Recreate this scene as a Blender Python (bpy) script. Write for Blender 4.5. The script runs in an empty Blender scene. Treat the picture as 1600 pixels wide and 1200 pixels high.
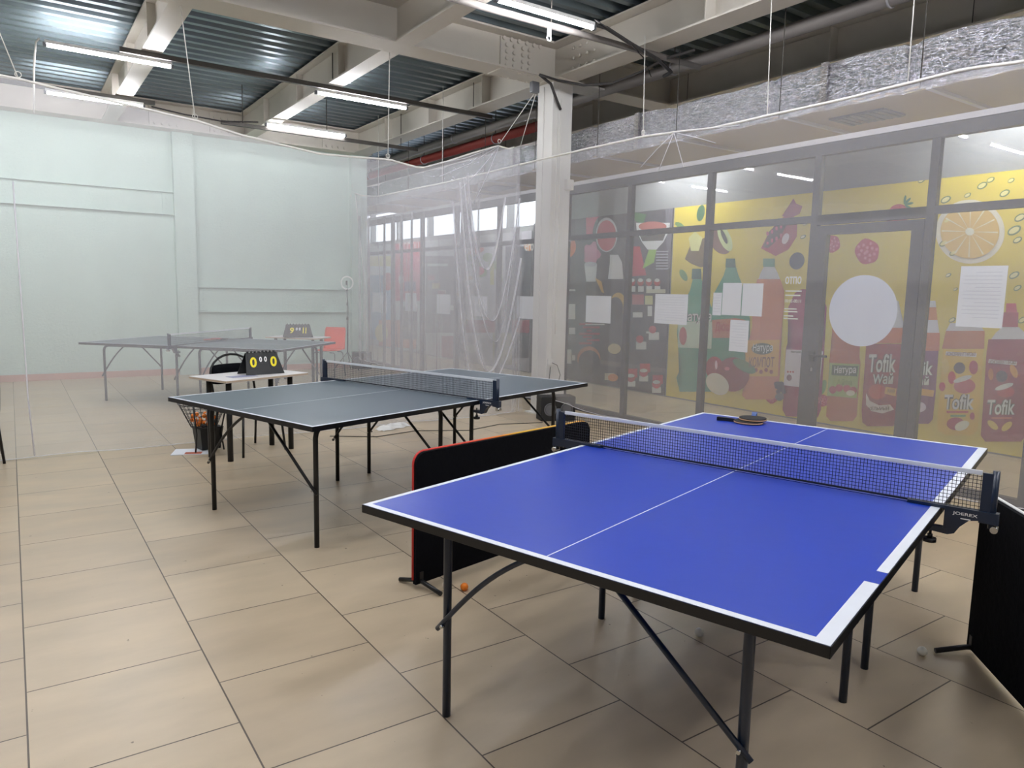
import bpy, bmesh, math, random
from mathutils import Vector, Matrix
C = bpy.context.scene.collection
SC = bpy.context.scene
PI = math.pi
random.seed(7)

# ---------------------------------------------------------------- camera, world, exposure
cam_d = bpy.data.cameras.new('camera'); cam = bpy.data.objects.new('camera', cam_d); C.objects.link(cam)
cam_d.sensor_width = 36; cam_d.lens = 25.516; cam_d.clip_start = 0.05; cam_d.clip_end = 200
cr = Vector((0.82425133, -0.56584466, 0.02072588)); cu = Vector((0.05385085, 0.11477579, 0.99193075)); cf = Vector((0.56365755, 0.81648413, -0.12507532))
cam.matrix_world = Matrix(((cr.x, cu.x, -cf.x, 0), (cr.y, cu.y, -cf.y, 0), (cr.z, cu.z, -cf.z, 1.4888), (0, 0, 0, 1)))
SC.camera = cam
w = bpy.data.worlds.new('world'); SC.world = w; w.use_nodes = True
w.node_tree.nodes['Background'].inputs[0].default_value = (0.82, 0.88, 1.0, 1)
w.node_tree.nodes['Background'].inputs[1].default_value = .9
SC.view_settings.view_transform = 'Standard'; SC.view_settings.look = 'None'
SC.view_settings.gamma = 1; SC.view_settings.use_curve_mapping = False
SC.view_settings.exposure = 1.95
TUBE = 42.0          # strength of every fluorescent tube

# ---------------------------------------------------------------- helpers
def lin(c):
    return tuple(((v/255)/12.92 if v/255 <= .04045 else ((v/255+.055)/1.055)**2.4) for v in c)
MATS = {}
def mat(name, rgb=(200,200,200), rough=.5, metal=0, spec=.5, noise=0, nscale=20, bump=0, bscale=60, emit=0, stretch=None):
    if name in MATS: return MATS[name]
    m = bpy.data.materials.new(name); m.use_nodes = True; nt = m.node_tree; b = nt.nodes['Principled BSDF']
    col = lin(rgb)+(1,)
    b.inputs['Base Color'].default_value = col; b.inputs['Roughness'].default_value = rough
    b.inputs['Metallic'].default_value = metal; b.inputs['Specular IOR Level'].default_value = spec
    tc = nt.nodes.new('ShaderNodeTexCoord'); mp = nt.nodes.new('ShaderNodeMapping'); nt.links.new(tc.outputs['Object'], mp.inputs[0])
    if stretch: mp.inputs['Scale'].default_value = stretch
    if noise:
        n = nt.nodes.new('ShaderNodeTexNoise'); n.inputs['Scale'].default_value = nscale; n.inputs['Detail'].default_value = 5
        nt.links.new(mp.outputs[0], n.inputs[0])
        r = nt.nodes.new('ShaderNodeMix'); r.data_type = 'RGBA'
        r.inputs['A'].default_value = tuple(max(0, v*(1-noise)) for v in col[:3])+(1,)
        r.inputs['B'].default_value = tuple(min(1, v*(1+noise)) for v in col[:3])+(1,)
        nt.links.new(n.outputs['Fac'], r.inputs['Factor']); nt.links.new(r.outputs['Result'], b.inputs['Base Color'])
    if bump:
        n2 = nt.nodes.new('ShaderNodeTexNoise'); n2.inputs['Scale'].default_value = bscale; n2.inputs['Detail'].default_value = 4
        nt.links.new(mp.outputs[0], n2.inputs[0])
        bp = nt.nodes.new('ShaderNodeBump'); bp.inputs['Strength'].default_value = bump; bp.inputs['Distance'].default_value = .02
        nt.links.new(n2.outputs['Fac'], bp.inputs['Height']); nt.links.new(bp.outputs[0], b.inputs['Normal'])
    if emit:
        b.inputs['Emission Color'].default_value = col; b.inputs['Emission Strength'].default_value = emit
    MATS[name] = m; return m

class MB:
    """collects shapes into one mesh"""
    def __init__(s): s.bm = bmesh.new(); s.mi = 0
    def setm(s, i): s.mi = i; return s
    def _fin(s, fs, smooth=False):
        for f in fs: f.material_index = s.mi; f.smooth = smooth
    def box(s, c, d, rz=0, bev=0, M=None):
        r = bmesh.ops.create_cube(s.bm, size=1); vs = r['verts']
        T = Matrix.Translation(c) @ Matrix.Rotation(rz, 4, 'Z') @ Matrix.Diagonal((d[0], d[1], d[2], 1))
        if M is not None: T = M @ Matrix.Diagonal((d[0], d[1], d[2], 1))
        bmesh.ops.transform(s.bm, matrix=T, verts=vs)
        fs = list({f for v in vs for f in v.link_faces})
        if bev:
            es = list({e for f in fs for e in f.edges})
            rr = bmesh.ops.bevel(s.bm, geom=es, offset=bev, segments=2, affect='EDGES', profile=.6)
            fs = [f for f in set(fs) | set(rr['faces']) if f.is_valid]
        s._fin(fs); return s
    def b6(s, x0, x1, y0, y1, z0, z1, bev=0):
        return s.box(((x0+x1)/2, (y0+y1)/2, (z0+z1)/2), (abs(x1-x0), abs(y1-y0), abs(z1-z0)), bev=bev)
    def bar(s, a, b, w, h):
        """square bar between two points"""
        a = Vector(a); b = Vector(b); d = b-a; L = d.length
        q = d.to_track_quat('X', 'Z').to_matrix().to_4x4()
        return s.box((0,0,0), (L, w, h), M=Matrix.Translation((a+b)/2) @ q)
    def tube(s, pts, r, n=10, cap=True, smooth=True, radii=None):
        pts = [Vector(p) for p in pts]; rings = []; up = None
        for i, p in enumerate(pts):
            if i == 0: t = pts[1]-pts[0]
            elif i == len(pts)-1: t = pts[-1]-pts[-2]
            else: t = (pts[i]-pts[i-1]).normalized()+(pts[i+1]-pts[i]).normalized()
            t.normalize()
            if up is None: up = Vector((0,0,1)) if abs(t.z) < .9 else Vector((1,0,0))
            x = up.cross(t).normalized(); y = t.cross(x).normalized(); up = y
            rr = radii[i] if radii else r
            rings.append([s.bm.verts.new(p+(x*math.cos(2*PI*k/n)+y*math.sin(2*PI*k/n))*rr) for k in range(n)])
        for a, b in zip(rings, rings[1:]):
            for k in range(n):
                f = s.bm.faces.new((a[k], a[(k+1)%n], b[(k+1)%n], b[k])); f.smooth = smooth; f.material_index = s.mi
        if cap:
            for rg, fl in ((rings[0], True), (rings[-1], False)):
                f = s.bm.faces.new(rg[::-1] if fl else rg); f.material_index = s.mi
        return s
    def cyl(s, a, b, r, n=16): return s.tube([a, b], r, n)
    def ball(s, c, r, n=16, sc=(1,1,1)):
        rr = bmesh.ops.create_uvsphere(s.bm, u_segments=n, v_segments=max(6, n//2), radius=r)
        bmesh.ops.transform(s.bm, matrix=Matrix.Translation(c) @ Matrix.Diagonal((*sc, 1)), verts=rr['verts'])
        s._fin({f for v in rr['verts'] for f in v.link_faces}, True); return s
    def torus(s, c, R, r, M=None, n=40, m=10, a0=0, a1=2*PI):
        M = M or Matrix.Identity(4); c = Vector(c)
        full = abs(a1-a0-2*PI) < 1e-6
        k = n if full else n+1; rings = []
        for i in range(k):
            a = a0+(a1-a0)*i/n
            rings.append([s.bm.verts.new(c+(M @ Vector(((R+r*math.cos(2*PI*j/m))*math.cos(a), (R+r*math.cos(2*PI*j/m))*math.sin(a), r*math.sin(2*PI*j/m))))) for j in range(m)])
        for i in range(n):
            a = rings[i]; b = rings[(i+1) % k]
            for j in range(m):
                f = s.bm.faces.new((a[j], b[j], b[(j+1)%m], a[(j+1)%m])); f.smooth = True; f.material_index = s.mi
        return s
    def prism(s, pts, M, d):
        """polygon pts (x,y) extruded d along local z, placed by M"""
        a = [s.bm.verts.new(M @ Vector((x, y, 0))) for x, y in pts]; b = [s.bm.verts.new(M @ Vector((x, y, d))) for x, y in pts]
        fs = [s.bm.faces.new(a[::-1]), s.bm.faces.new(b)]
        for i in range(len(pts)):
            j = (i+1) % len(pts); fs.append(s.bm.faces.new((a[i], a[j], b[j], b[i])))
        s._fin(fs); return s
    def loft(s, secs, cap=True, smooth=True):
        rings = [[s.bm.verts.new(Vector(p)) for p in sec] for sec in secs]
        n = len(rings[0])
        for a, b in zip(rings, rings[1:]):
            for k in range(n):
                f = s.bm.faces.new((a[k], a[(k+1)%n], b[(k+1)%n], b[k])); f.smooth = smooth; f.material_index = s.mi
        if cap:
            f1 = s.bm.faces.new(rings[0][::-1]); f2 = s.bm.faces.new(rings[-1]); s._fin((f1, f2))
        return s
    def grid(s, fn, nu, nv, smooth=True):
        g = [[s.bm.verts.new(fn(i/nu, j/nv)) for j in range(nv+1)] for i in range(nu+1)]
        for i in range(nu):
            for j in range(nv):
                f = s.bm.faces.new((g[i][j], g[i+1][j], g[i+1][j+1], g[i][j+1])); f.smooth = smooth; f.material_index = s.mi
        return s
    def flat(s, pts):
        f = s.bm.faces.new([s.bm.verts.new(Vector(p)) for p in pts]); s._fin((f,)); return s
    def add_mesh(s, me, M):
        vs = [s.bm.verts.new(M @ v.co) for v in me.vertices]
        for p in me.polygons:
            try: f = s.bm.faces.new([vs[i] for i in p.vertices]); f.material_index = s.mi
            except ValueError: pass
        return s
    def build(s, name, m, parent=None, **kw):
        me = bpy.data.meshes.new(name); bmesh.ops.recalc_face_normals(s.bm, faces=s.bm.faces) if kw.pop('norm', True) else None
        s.bm.to_mesh(me); s.bm.free()
        for x in (m if isinstance(m, (list, tuple)) else [m]): me.materials.append(x)
        o = bpy.data.objects.new(name, me); C.objects.link(o)
        if parent is not None: o.parent = parent
        for k, v in kw.items(): o[k] = v
        return o
def empty(name, loc, rz=0, **kw):
    o = bpy.data.objects.new(name, None); C.objects.link(o); o.location = loc; o.rotation_euler = (0,0,rz); o.empty_display_size = .1
    for k, v in kw.items(): o[k] = v
    return o
def tag(o, label, cat, group=None):
    o['label'] = label; o['category'] = cat
    if group: o['group'] = group
    return o
def thing(name, loc, rz, label, cat, group=None): return tag(empty(name, loc, rz), label, cat, group)
def copy_tree(o, parent=None):
    c = o.copy(); C.objects.link(c)
    if parent is not None: c.parent = parent
    for ch in list(o.children): copy_tree(ch, c)
    return c
DG = None
def text_mesh(s, bold=0.0, depth=0.0, shear=0):
    cu_ = bpy.data.curves.new('lettering', 'FONT'); cu_.body = s; cu_.size = 1; cu_.offset = bold; cu_.extrude = depth; cu_.shear = shear
    cu_.resolution_u = 3
    ob = bpy.data.objects.new('lettering', cu_); C.objects.link(ob)
    bpy.context.view_layer.update()
    me = bpy.data.meshes.new_from_object(ob.evaluated_get(bpy.context.evaluated_depsgraph_get()))
    bpy.data.objects.remove(ob); bpy.data.curves.remove(cu_)
    xs = [v.co.x for v in me.vertices]; ys = [v.co.y for v in me.vertices]
    return me, (min(xs), max(xs), min(ys), max(ys))
def text_on(mb, s, M, w_, h_, bold=0, shear=0, depth=0):
    """writes s into the w_ x h_ box at M (local x right, y up)"""
    me, (a, b, c_, d) = text_mesh(s, bold, depth, shear)
    S = Matrix.Diagonal((w_/(b-a), h_/(d-c_), 1, 1)) @ Matrix.Translation((-a, -c_, 0))
    mb.add_mesh(me, M @ S); bpy.data.meshes.remove(me)

# ---------------------------------------------------------------- materials
M_steel = mat('painted_beam', (206,200,190), .55, noise=.06, nscale=3, bump=.1, bscale=8)
M_col = mat('painted_column', (212,210,206), .55, noise=.05, nscale=5)
M_greywall = mat('white_wall', (186,186,186), .7, noise=.05, nscale=2)
M_mint = mat('mint_wall', (190,208,198), .75, noise=.05, nscale=3, bump=.35, bscale=28)
M_base = mat('pink_tile_skirting', (196,160,148), .5, noise=.08, nscale=4)
M_frame = mat('grey_aluminium', (62,62,68), .45, metal=.1, noise=.05, nscale=6)
M_rail = mat('white_rail', (190,188,192), .5)
M_black = mat('black_paint', (16,17,20), .42)
M_navy = mat('navy_paint', (14,32,56), .3, spec=.6, noise=.15, nscale=8)
M_fabric = mat('black_fabric', (5,6,13), .9, spec=.15, noise=.3, nscale=25, bump=.15, bscale=40)
M_galv = mat('galvanised_deck', (118,130,136), .34, metal=.85, noise=.25, nscale=3, stretch=(.5,3,1))
M_foil = None
M_white = mat('white_plastic', (228,228,226), .4)
M_paper = mat('white_paper', (226,230,236), .8)
M_plate = mat('laminate_white', (225,222,222), .35, noise=.03, nscale=9)
M_darkrail = mat('dark_steel_rail', (84,80,76), .5, metal=.4, noise=.2, nscale=6)
M_pipe = mat('grey_pipe', (140,134,130), .5, noise=.2, nscale=5, stretch=(1,.3,1))
M_red = mat('red_pipe', (150,62,54), .5, noise=.15, nscale=6)
M_cord = mat('white_cord', (222,220,214), .8)
M_cable = mat('dark_cable', (62,60,60), .7)
M_board = mat('hardboard_duct', (172,158,138), .7, noise=.1, nscale=3, stretch=(1,.3,1))
M_grey = mat('grey_metal', (105,106,110), .4, metal=.3)
M_yellow = mat('yellow_digit', (240,222,20), .5)
M_wdigit = mat('white_digit', (236,236,236), .5)
M_orange = mat('orange_plastic', (232,82,50), .38)
M_ballo = mat('orange_ball', (242,132,34), .35)
M_ballw = mat('white_ball', (226,222,208), .4, noise=.06, nscale=60)
M_line = mat('white_line', (214,218,226), .5, noise=.06, nscale=12)
M_bluetop = mat('blue_table_paint', (18,56,168), .36, noise=.05, nscale=2.5, bump=.02, bscale=12, spec=.45)
M_greytop = mat('slate_table_paint', (66,82,94), .33, noise=.07, nscale=2.5, spec=.5)
M_edge = mat('black_edge', (9,11,18), .35)
M_net = mat('black_netting', (14,17,30), .7)
M_tape = mat('net_tape', (216,220,226), .6, noise=.05, nscale=30)
M_rubber = mat('black_rubber', (22,22,24), .6)
M_wood = mat('pale_wood', (214,170,128), .5, noise=.1, nscale=12)
M_chrome = mat('chrome', (190,190,190), .25, metal=1)
M_glassframe = M_frame

def glass_mat():
    m = bpy.data.materials.new('clear_glass'); m.use_nodes = True; nt = m.node_tree; nt.nodes.clear()
    o = nt.nodes.new('ShaderNodeOutputMaterial'); mix = nt.nodes.new('ShaderNodeMixShader'); t = nt.nodes.new('ShaderNodeBsdfTransparent'); g = nt.nodes.new('ShaderNodeBsdfGlossy')
    t.inputs[0].default_value = (.94, .96, .95, 1); g.inputs['Roughness'].default_value = .01; g.inputs[0].default_value = (.95,.97,1,1)
    lw = nt.nodes.new('ShaderNodeLayerWeight'); lw.inputs[0].default_value = .5
    p = nt.nodes.new('ShaderNodeMath'); p.operation = 'POWER'; p.inputs[1].default_value = 5
    q = nt.nodes.new('ShaderNodeMath'); q.operation = 'MULTIPLY_ADD'; q.inputs[1].default_value = .93; q.inputs[2].default_value = .065
    nt.links.new(lw.outputs['Facing'], p.inputs[0]); nt.links.new(p.outputs[0], q.inputs[0]); nt.links.new(q.outputs[0], mix.inputs[0])
    nt.links.new(t.outputs[0], mix.inputs[1]); nt.links.new(g.outputs[0], mix.inputs[2]); nt.links.new(mix.outputs[0], o.inputs[0]); return m
M_glass = glass_mat()
def sheer_mat(name, dens, stripe, axis):
    m = bpy.data.materials.new(name); m.use_nodes = True; nt = m.node_tree; nt.nodes.clear()
    o = nt.nodes.new('ShaderNodeOutputMaterial'); mix = nt.nodes.new('ShaderNodeMixShader'); t = nt.nodes.new('ShaderNodeBsdfTransparent')
    d = nt.nodes.new('ShaderNodeBsdfDiffuse'); tl = nt.nodes.new('ShaderNodeBsdfTranslucent'); mm = nt.nodes.new('ShaderNodeMixShader')
    d.inputs[0].default_value = (.84,.83,.87,1); tl.inputs[0].default_value = (.84,.83,.87,1); mm.inputs[0].default_value = .45
    tc = nt.nodes.new('ShaderNodeTexCoord'); mp = nt.nodes.new('ShaderNodeMapping'); n = nt.nodes.new('ShaderNodeTexNoise')
    sc = [.6,.6,.25]; sc[axis] = stripe; mp.inputs['Scale'].default_value = sc; n.inputs['Scale'].default_value = 1; n.inputs['Detail'].default_value = 2; n.inputs['Roughness'].default_value = .5
    nt.links.new(tc.outputs['Object'], mp.inputs[0]); nt.links.new(mp.outputs[0], n.inputs[0])
    r = nt.nodes.new('ShaderNodeMapRange'); r.inputs[1].default_value = .35; r.inputs[2].default_value = .8; r.inputs[3].default_value = dens*.94; r.inputs[4].default_value = min(1, dens*1.12)
    nt.links.new(n.outputs['Fac'], r.inputs[0]); nt.links.new(r.outputs[0], mix.inputs[0])
    nt.links.new(d.outputs[0], mm.inputs[1]); nt.links.new(tl.outputs[0], mm.inputs[2])
    nt.links.new(t.outputs[0], mix.inputs[1]); nt.links.new(mm.outputs[0], mix.inputs[2]); nt.links.new(mix.outputs[0], o.inputs[0]); return m
M_sheer_x = sheer_mat('sheer_net_front', .195, 2, 0)
M_sheer_y = sheer_mat('sheer_net_side', .172, 2, 1)
M_hem = sheer_mat('sheer_net_hem', .72, 5, 0)
def foil_mat():
    m = mat('crinkled_foil', (238,238,244), .13, metal=1, noise=.05, nscale=30); nt = m.node_tree; b = nt.nodes['Principled BSDF']
    tc = nt.nodes.new('ShaderNodeTexCoord'); mp = nt.nodes.new('ShaderNodeMapping'); mp.inputs['Scale'].default_value = (1, 1, 3.4)
    nt.links.new(tc.outputs['Object'], mp.inputs[0])
    n = nt.nodes.new('ShaderNodeTexNoise'); n.inputs['Scale'].default_value = 13; n.inputs['Detail'].default_value = 4; n.inputs['Roughness'].default_value = .6; n.inputs['Distortion'].default_value = 1.6
    nt.links.new(mp.outputs[0], n.inputs[0])
    bp = nt.nodes.new('ShaderNodeBump'); bp.inputs['Strength'].default_value = 1; bp.inputs['Distance'].default_value = .05
    nt.links.new(n.outputs['Fac'], bp.inputs['Height']); nt.links.new(bp.outputs[0], b.inputs['Normal']); return m
M_foil = foil_mat()
def tube_mat():
    m = bpy.data.materials.new('lit_tube'); m.use_nodes = True; nt = m.node_tree; nt.nodes.clear()
    o = nt.nodes.new('ShaderNodeOutputMaterial'); e = nt.nodes.new('ShaderNodeEmission'); e.inputs[0].default_value = (.95,.96,1,1); e.inputs[1].default_value = TUBE
    nt.links.new(e.outputs[0], o.inputs[0]); return m
M_tube = tube_mat()
def floor_mat():
    m = bpy.data.materials.new('beige_floor_tiles'); m.use_nodes = True; nt = m.node_tree; b = nt.nodes['Principled BSDF']
    g = nt.nodes.new('ShaderNodeNewGeometry'); sp = nt.nodes.new('ShaderNodeSeparateXYZ'); cb = nt.nodes.new('ShaderNodeCombineXYZ')
    a1 = nt.nodes.new('ShaderNodeMath'); a1.operation = 'ADD'; a1.inputs[1].default_value = .2824+.6048*40
    a2 = nt.nodes.new('ShaderNodeMath'); a2.operation = 'ADD'; a2.inputs[1].default_value = .0301+.6045*40
    nt.links.new(g.outputs['Position'], sp.inputs[0]); nt.links.new(sp.outputs['Y'], a1.inputs[0]); nt.links.new(sp.outputs['X'], a2.inputs[0])
    nt.links.new(a1.outputs[0], cb.inputs[0]); nt.links.new(a2.outputs[0], cb.inputs[1])
    br = nt.nodes.new('ShaderNodeTexBrick'); br.inputs['Scale'].default_value = 1; br.inputs['Brick Width'].default_value = .6048; br.inputs['Row Height'].default_value = .6045
    br.inputs['Mortar Size'].default_value = .0034; br.inputs['Mortar Smooth'].default_value = .3; br.offset = .5; br.squash = 1
    br.inputs['Color1'].default_value = lin((193,175,148))+(1,); br.inputs['Color2'].default_value = lin((182,164,138))+(1,); br.inputs['Mortar'].default_value = lin((84,72,60))+(1,)
    nt.links.new(cb.outputs[0], br.inputs['Vector'])
    n = nt.nodes.new('ShaderNodeTexNoise'); n.inputs['Scale'].default_value = 1.6; n.inputs['Detail'].default_value = 6
    mp = nt.nodes.new('ShaderNodeMapping'); mp.inputs['Scale'].default_value = (1, 2.6, 1); nt.links.new(g.outputs['Position'], mp.inputs[0]); nt.links.new(mp.outputs[0], n.inputs[0])
    mr = nt.nodes.new('ShaderNodeMapRange'); mr.inputs[1].default_value = .3; mr.inputs[2].default_value = .7; mr.inputs[3].default_value = .86; mr.inputs[4].default_value = 1.12
    nt.links.new(n.outputs['Fac'], mr.inputs[0])
    mx = nt.nodes.new('ShaderNodeMix'); mx.data_type = 'RGBA'; mx.blend_type = 'MULTIPLY'; mx.inputs['Factor'].default_value = 1
    nt.links.new(br.outputs['Color'], mx.inputs['A']); nt.links.new(mr.outputs[0], mx.inputs['B'])
    # small dark scuffs and specks of dirt
    n3 = nt.nodes.new('ShaderNodeTexNoise'); n3.inputs['Scale'].default_value = 26; n3.inputs['Detail'].default_value = 3; nt.links.new(g.outputs['Position'], n3.inputs[0])
    cr_ = nt.nodes.new('ShaderNodeMapRange'); cr_.inputs[1].default_value = .735; cr_.inputs[2].default_value = .76; cr_.inputs[3].default_value = 0; cr_.inputs[4].default_value = .7
    nt.links.new(n3.outputs['Fac'], cr_.inputs[0])
    mx2 = nt.nodes.new('ShaderNodeMix'); mx2.data_type = 'RGBA'; mx2.inputs['B'].default_value = lin((70,52,44))+(1,)
    nt.links.new(cr_.outputs[0], mx2.inputs['Factor']); nt.links.new(mx.outputs['Result'], mx2.inputs['A']); nt.links.new(mx2.outputs['Result'], b.inputs['Base Color'])
    rr = nt.nodes.new('ShaderNodeMapRange'); rr.inputs[1].default_value = .3; rr.inputs[2].default_value = .7; rr.inputs[3].default_value = .3; rr.inputs[4].default_value = .42
    nt.links.new(n.outputs['Fac'], rr.inputs[0]); nt.links.new(rr.outputs[0], b.inputs['Roughness'])
    bp = nt.nodes.new('ShaderNodeBump'); bp.inputs['Strength'].default_value = .35; bp.inputs['Distance'].default_value = .004; bp.invert = True
    nt.links.new(br.outputs['Fac'], bp.inputs['Height']); nt.links.new(bp.outputs[0], b.inputs['Normal'])
    return m
M_floor = floor_mat()
def attr_mat(name, rough=.5):
    m = bpy.data.materials.new(name); m.use_nodes = True; nt = m.node_tree; b = nt.nodes['Principled BSDF']; b.inputs['Roughness'].default_value = rough
    a = nt.nodes.new('ShaderNodeAttribute'); a.attribute_name = 'ink'; nt.links.new(a.outputs['Color'], b.inputs['Base Color']); return m
M_print = attr_mat('printed_vinyl', .45)

# ---------------------------------------------------------------- room shell
YB = 13.2; XG = 5.98; XP = 7.93; ZD = 4.36
def struct(mb, name, m, **kw): return mb.build(name, m, kind='structure', **kw)
struct(MB().b6(-6, XP+.3, -5, 19.2, -.12, 0), 'floor', M_floor)
struct(MB().b6(-6, 5.66, YB, YB+.2, 0, 4.6), 'wall_back', M_mint)
struct(MB().b6(5.46, 5.66, YB+.2, 19.2, 0, 4.6), 'wall_return', M_mint)
struct(MB().b6(-6, -5.8, -5, YB, 0, 4.6), 'wall_left', M_greywall)
struct(MB().b6(-6, XP+.3, -5.2, -5, 0, 4.6), 'wall_front', M_greywall)
struct(MB().b6(5.46, XP+.3, 19.2, 19.4, 0, 4.6), 'wall_corridor_end', M_greywall)
mb = MB().b6(XP+.02, XP+.2, -5, 10.2, 0, 4.6).b6(XP+.02, XP+.2, 10.2, 19.2, 0, 2.72).b6(XP+.02, XP+.2, 10.2, 19.2, 3.45, 4.6)
for y in (10.2, 11.75, 13.35, 15.0, 16.6, 18.2): mb.b6(XP+.02, XP+.16, y, y+.07, 2.72, 3.45)
struct(mb, 'wall_corridor', mat('grey_corridor_wall', (142,142,142), .7, noise=.05, nscale=2))
struct(MB().b6(-5.8, 5.66, YB-.02, YB, 0, .1), 'baseboard_back', M_base)

# corrugated steel ceiling
prof = []; y = -5.0; P = .2222
while y < 19.3:
    prof += [(y, ZD+.012), (y+.075, ZD+.012), (y+.1, ZD+.075), (y+.197, ZD+.075)]; y += P
mb = MB()
lo = [mb.bm.verts.new((-6, a, z)) for a, z in prof]; hi = [mb.bm.verts.new((XP+.2, a, z)) for a, z in prof]
l2 = [mb.bm.verts.new((-6, a, ZD+.2)) for a, z in prof]; h2 = [mb.bm.verts.new((XP+.2, a, ZD+.2)) for a, z in prof]
for i in range(len(prof)-1):
    mb.bm.faces.new((lo[i], lo[i+1], hi[i+1], hi[i])); mb.bm.faces.new((l2[i], h2[i], h2[i+1], l2[i+1]))
struct(mb, 'ceiling', M_galv, norm=False)

# ---------------------------------------------------------------- steel frame
def ibeam(mb, a, b, ax, c, z0, z1, fw, tf=.018, tw=.012, wa=0, wb=0):
    """I section along x or y from a to b, centred on c"""
    if ax == 'y':
        mb.b6(c-fw/2, c+fw/2, a, b, z0, z0+tf); mb.b6(c-fw/2, c+fw/2, a, b, z1-tf, z1); mb.b6(c-tw/2, c+tw/2, a-wa, b+wb, z0+tf+.004, z1-tf-.004)
    else:
        mb.b6(a, b, c-fw/2, c+fw/2, z0, z0+tf); mb.b6(a, b, c-fw/2, c+fw/2, z1-tf, z1); mb.b6(a, b, c-tw/2, c+tw/2, z0+tf, z1-tf)
def bolt_plate(parent, xs, zs, y, n_dir, axis, name='bolt', r=.024):
    for a in xs:
        for z in zs:
            if axis == 'x': MB().cyl((a, y, z), (a, y+n_dir*.022, z), r, 6).build(name, M_steel, parent)
            else: MB().cyl((y, a, z), (y+n_dir*.022, a, z), r, 6).build(name, M_steel, parent)
beam_specs = [('y', 1.385, .2, 'painted steel beam running to the mint wall over the leftmost tube lights'),
              ('y', 3.41, .2, 'painted steel beam running to the mint wall, middle one of the ceiling'),
              ('y', 5.45, .3, 'wide painted steel beam along the room over the column'),
              ('y', 7.38, .3, 'dark shaded steel beam above the foil duct beyond the glass'),
              ('y', -.65, .2, 'painted steel beam beyond the left edge of the ceiling')]
for ax, c, fw, lab in beam_specs:
    o = tag(empty('steel_beam', (c, 7, 3.95)), lab, 'beam')
    for y0, y1 in ((-5, -.171), (.171, 6.969), (7.311, YB-.321 if c < 5.6 else 19)):
        mb = MB(); ibeam(mb, y0-7, y1-7, 'y', 0, 0, .40, fw, wa=.16 if y0 > -4 else 0, wb=.16 if y1 < 12 else (.14 if c < 5.6 else 0)); mb.build('beam', M_steel, o)
    for y in (-3.4, -1.6, .9, 2.9, 4.75, 8.55, 10.05, 11.6):
        if abs(y) > 0:
            MB().b6(-fw/2+.012, fw/2-.012, y-7-.006, y-7+.006, .02, .38).build('stiffener', M_steel, o)
o = tag(empty('steel_girder', (0, 7.14, 3.95)), 'bolted steel girder crossing the ceiling onto the column top', 'girder')
mb = MB(); ibeam(mb, -5.8, XP, 'x', 0, 0, .405, .34, .02); mb.build('beam', M_steel, o)
MB().b6(4.66, 5.36, -.03, -.008, .03, .375).build('splice_plate', M_steel, o)
bolt_plate(o, [4.74, 4.84, 4.96, 5.05], [.08, .15, .22, .29], -.03, -1, 'x')
bolt_plate(o, [4.70, 4.80, 4.90, 5.01, 5.11, 5.2], [.355], -.03, -1, 'x', r=.024)
for x in (4.75, 4.87, 4.99, 5.11): 
    for yy in (-.11, .11): MB().cyl((x, yy, 0), (x, yy, -.022), .019, 6).build('bolt', M_steel, o)
MB().b6(5.26, 5.70, -.25, .25, -.02, 0).build('cap_plate', M_steel, o)
MB().b6(5.47, 5.49, -.16, -.008, .02, .385).build('stiffener', M_steel, o)
MB().b6(4.6, 5.3, -.14, .14, -.012, 0).build('flange_plate', M_steel, o)
for yy in (6.42, 6.54, 6.66, 6.78):
    for zz in (.09, .2, .31): MB().cyl((5.44, yy-7.14, zz), (5.41, yy-7.14, zz), .019, 6).build('bolt', M_steel, o)
o = tag(empty('steel_girder', (0, YB-.17, 3.95)), 'steel girder along the top of the mint wall', 'girder')
mb = MB(); ibeam(mb, -5.8, 5.66, 'x', 0, 0, .405, .3, .02); mb.build('beam', M_steel, o)
for c0 in (1.95, 2.85, 4.75):
    MB().b6(c0, c0+.5, -.03, -.008, .03, .375).build('splice_plate', M_steel, o)
    bolt_plate(o, [c0+.08+.11*i for i in range(4)], [.08, .29], -.03, -1, 'x')
o = tag(empty('steel_girder', (0, 0, 3.95)), 'steel girder crossing the ceiling above the camera', 'girder')
mb = MB(); ibeam(mb, -5.8, XP, 'x', 0, 0, .405, .34, .02); mb.build('beam', M_steel, o)

# main column: rolled section boxed on two sides, with its cables and outlet
o = tag(empty('steel_column', (5.475, 7.15, 0)), 'white painted steel column between the nets and the glass wall', 'column')
mb = MB(); mb.b6(-.145, .145, -.15, .15, 0, 3.93, bev=.006); mb.b6(-.155, -.145, .02, .12, 0, 3.9); mb.b6(-.075, -.02, -.158, -.15, 0, 3.9); mb.build('shaft', M_col, o)
MB().b6(-.2, .2, -.2, .2, 0, .015).build('base_plate', M_col, o)
MB().tube([(-.03+.006*math.sin(z*3), -.165, z) for z in [k*.25 for k in range(4, 16)]], .006, 6).build('conduit', M_cord, o)
MB().b6(.06, .16, -.2, -.15, 2.72, 2.84).build('bracket', M_col, o)
MB().b6(-.12, -.05, -.18, -.15, .62, .69, bev=.005).build('power_outlet', M_white, o)
MB().tube([(-.08,-.185,.65), (-.02,-.21,.62), (.03,-.21,.5), (.0,-.2,.36), (-.04,-.19,.3)], .005, 6).build('cable', M_cable, o)
MB().tube([(-.3,-.12,.46), (-.2,-.17,.44), (-.12,-.18,.42), (-.1,-.18,.6)], .006, 6).build('cable', M_cable, o)
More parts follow.
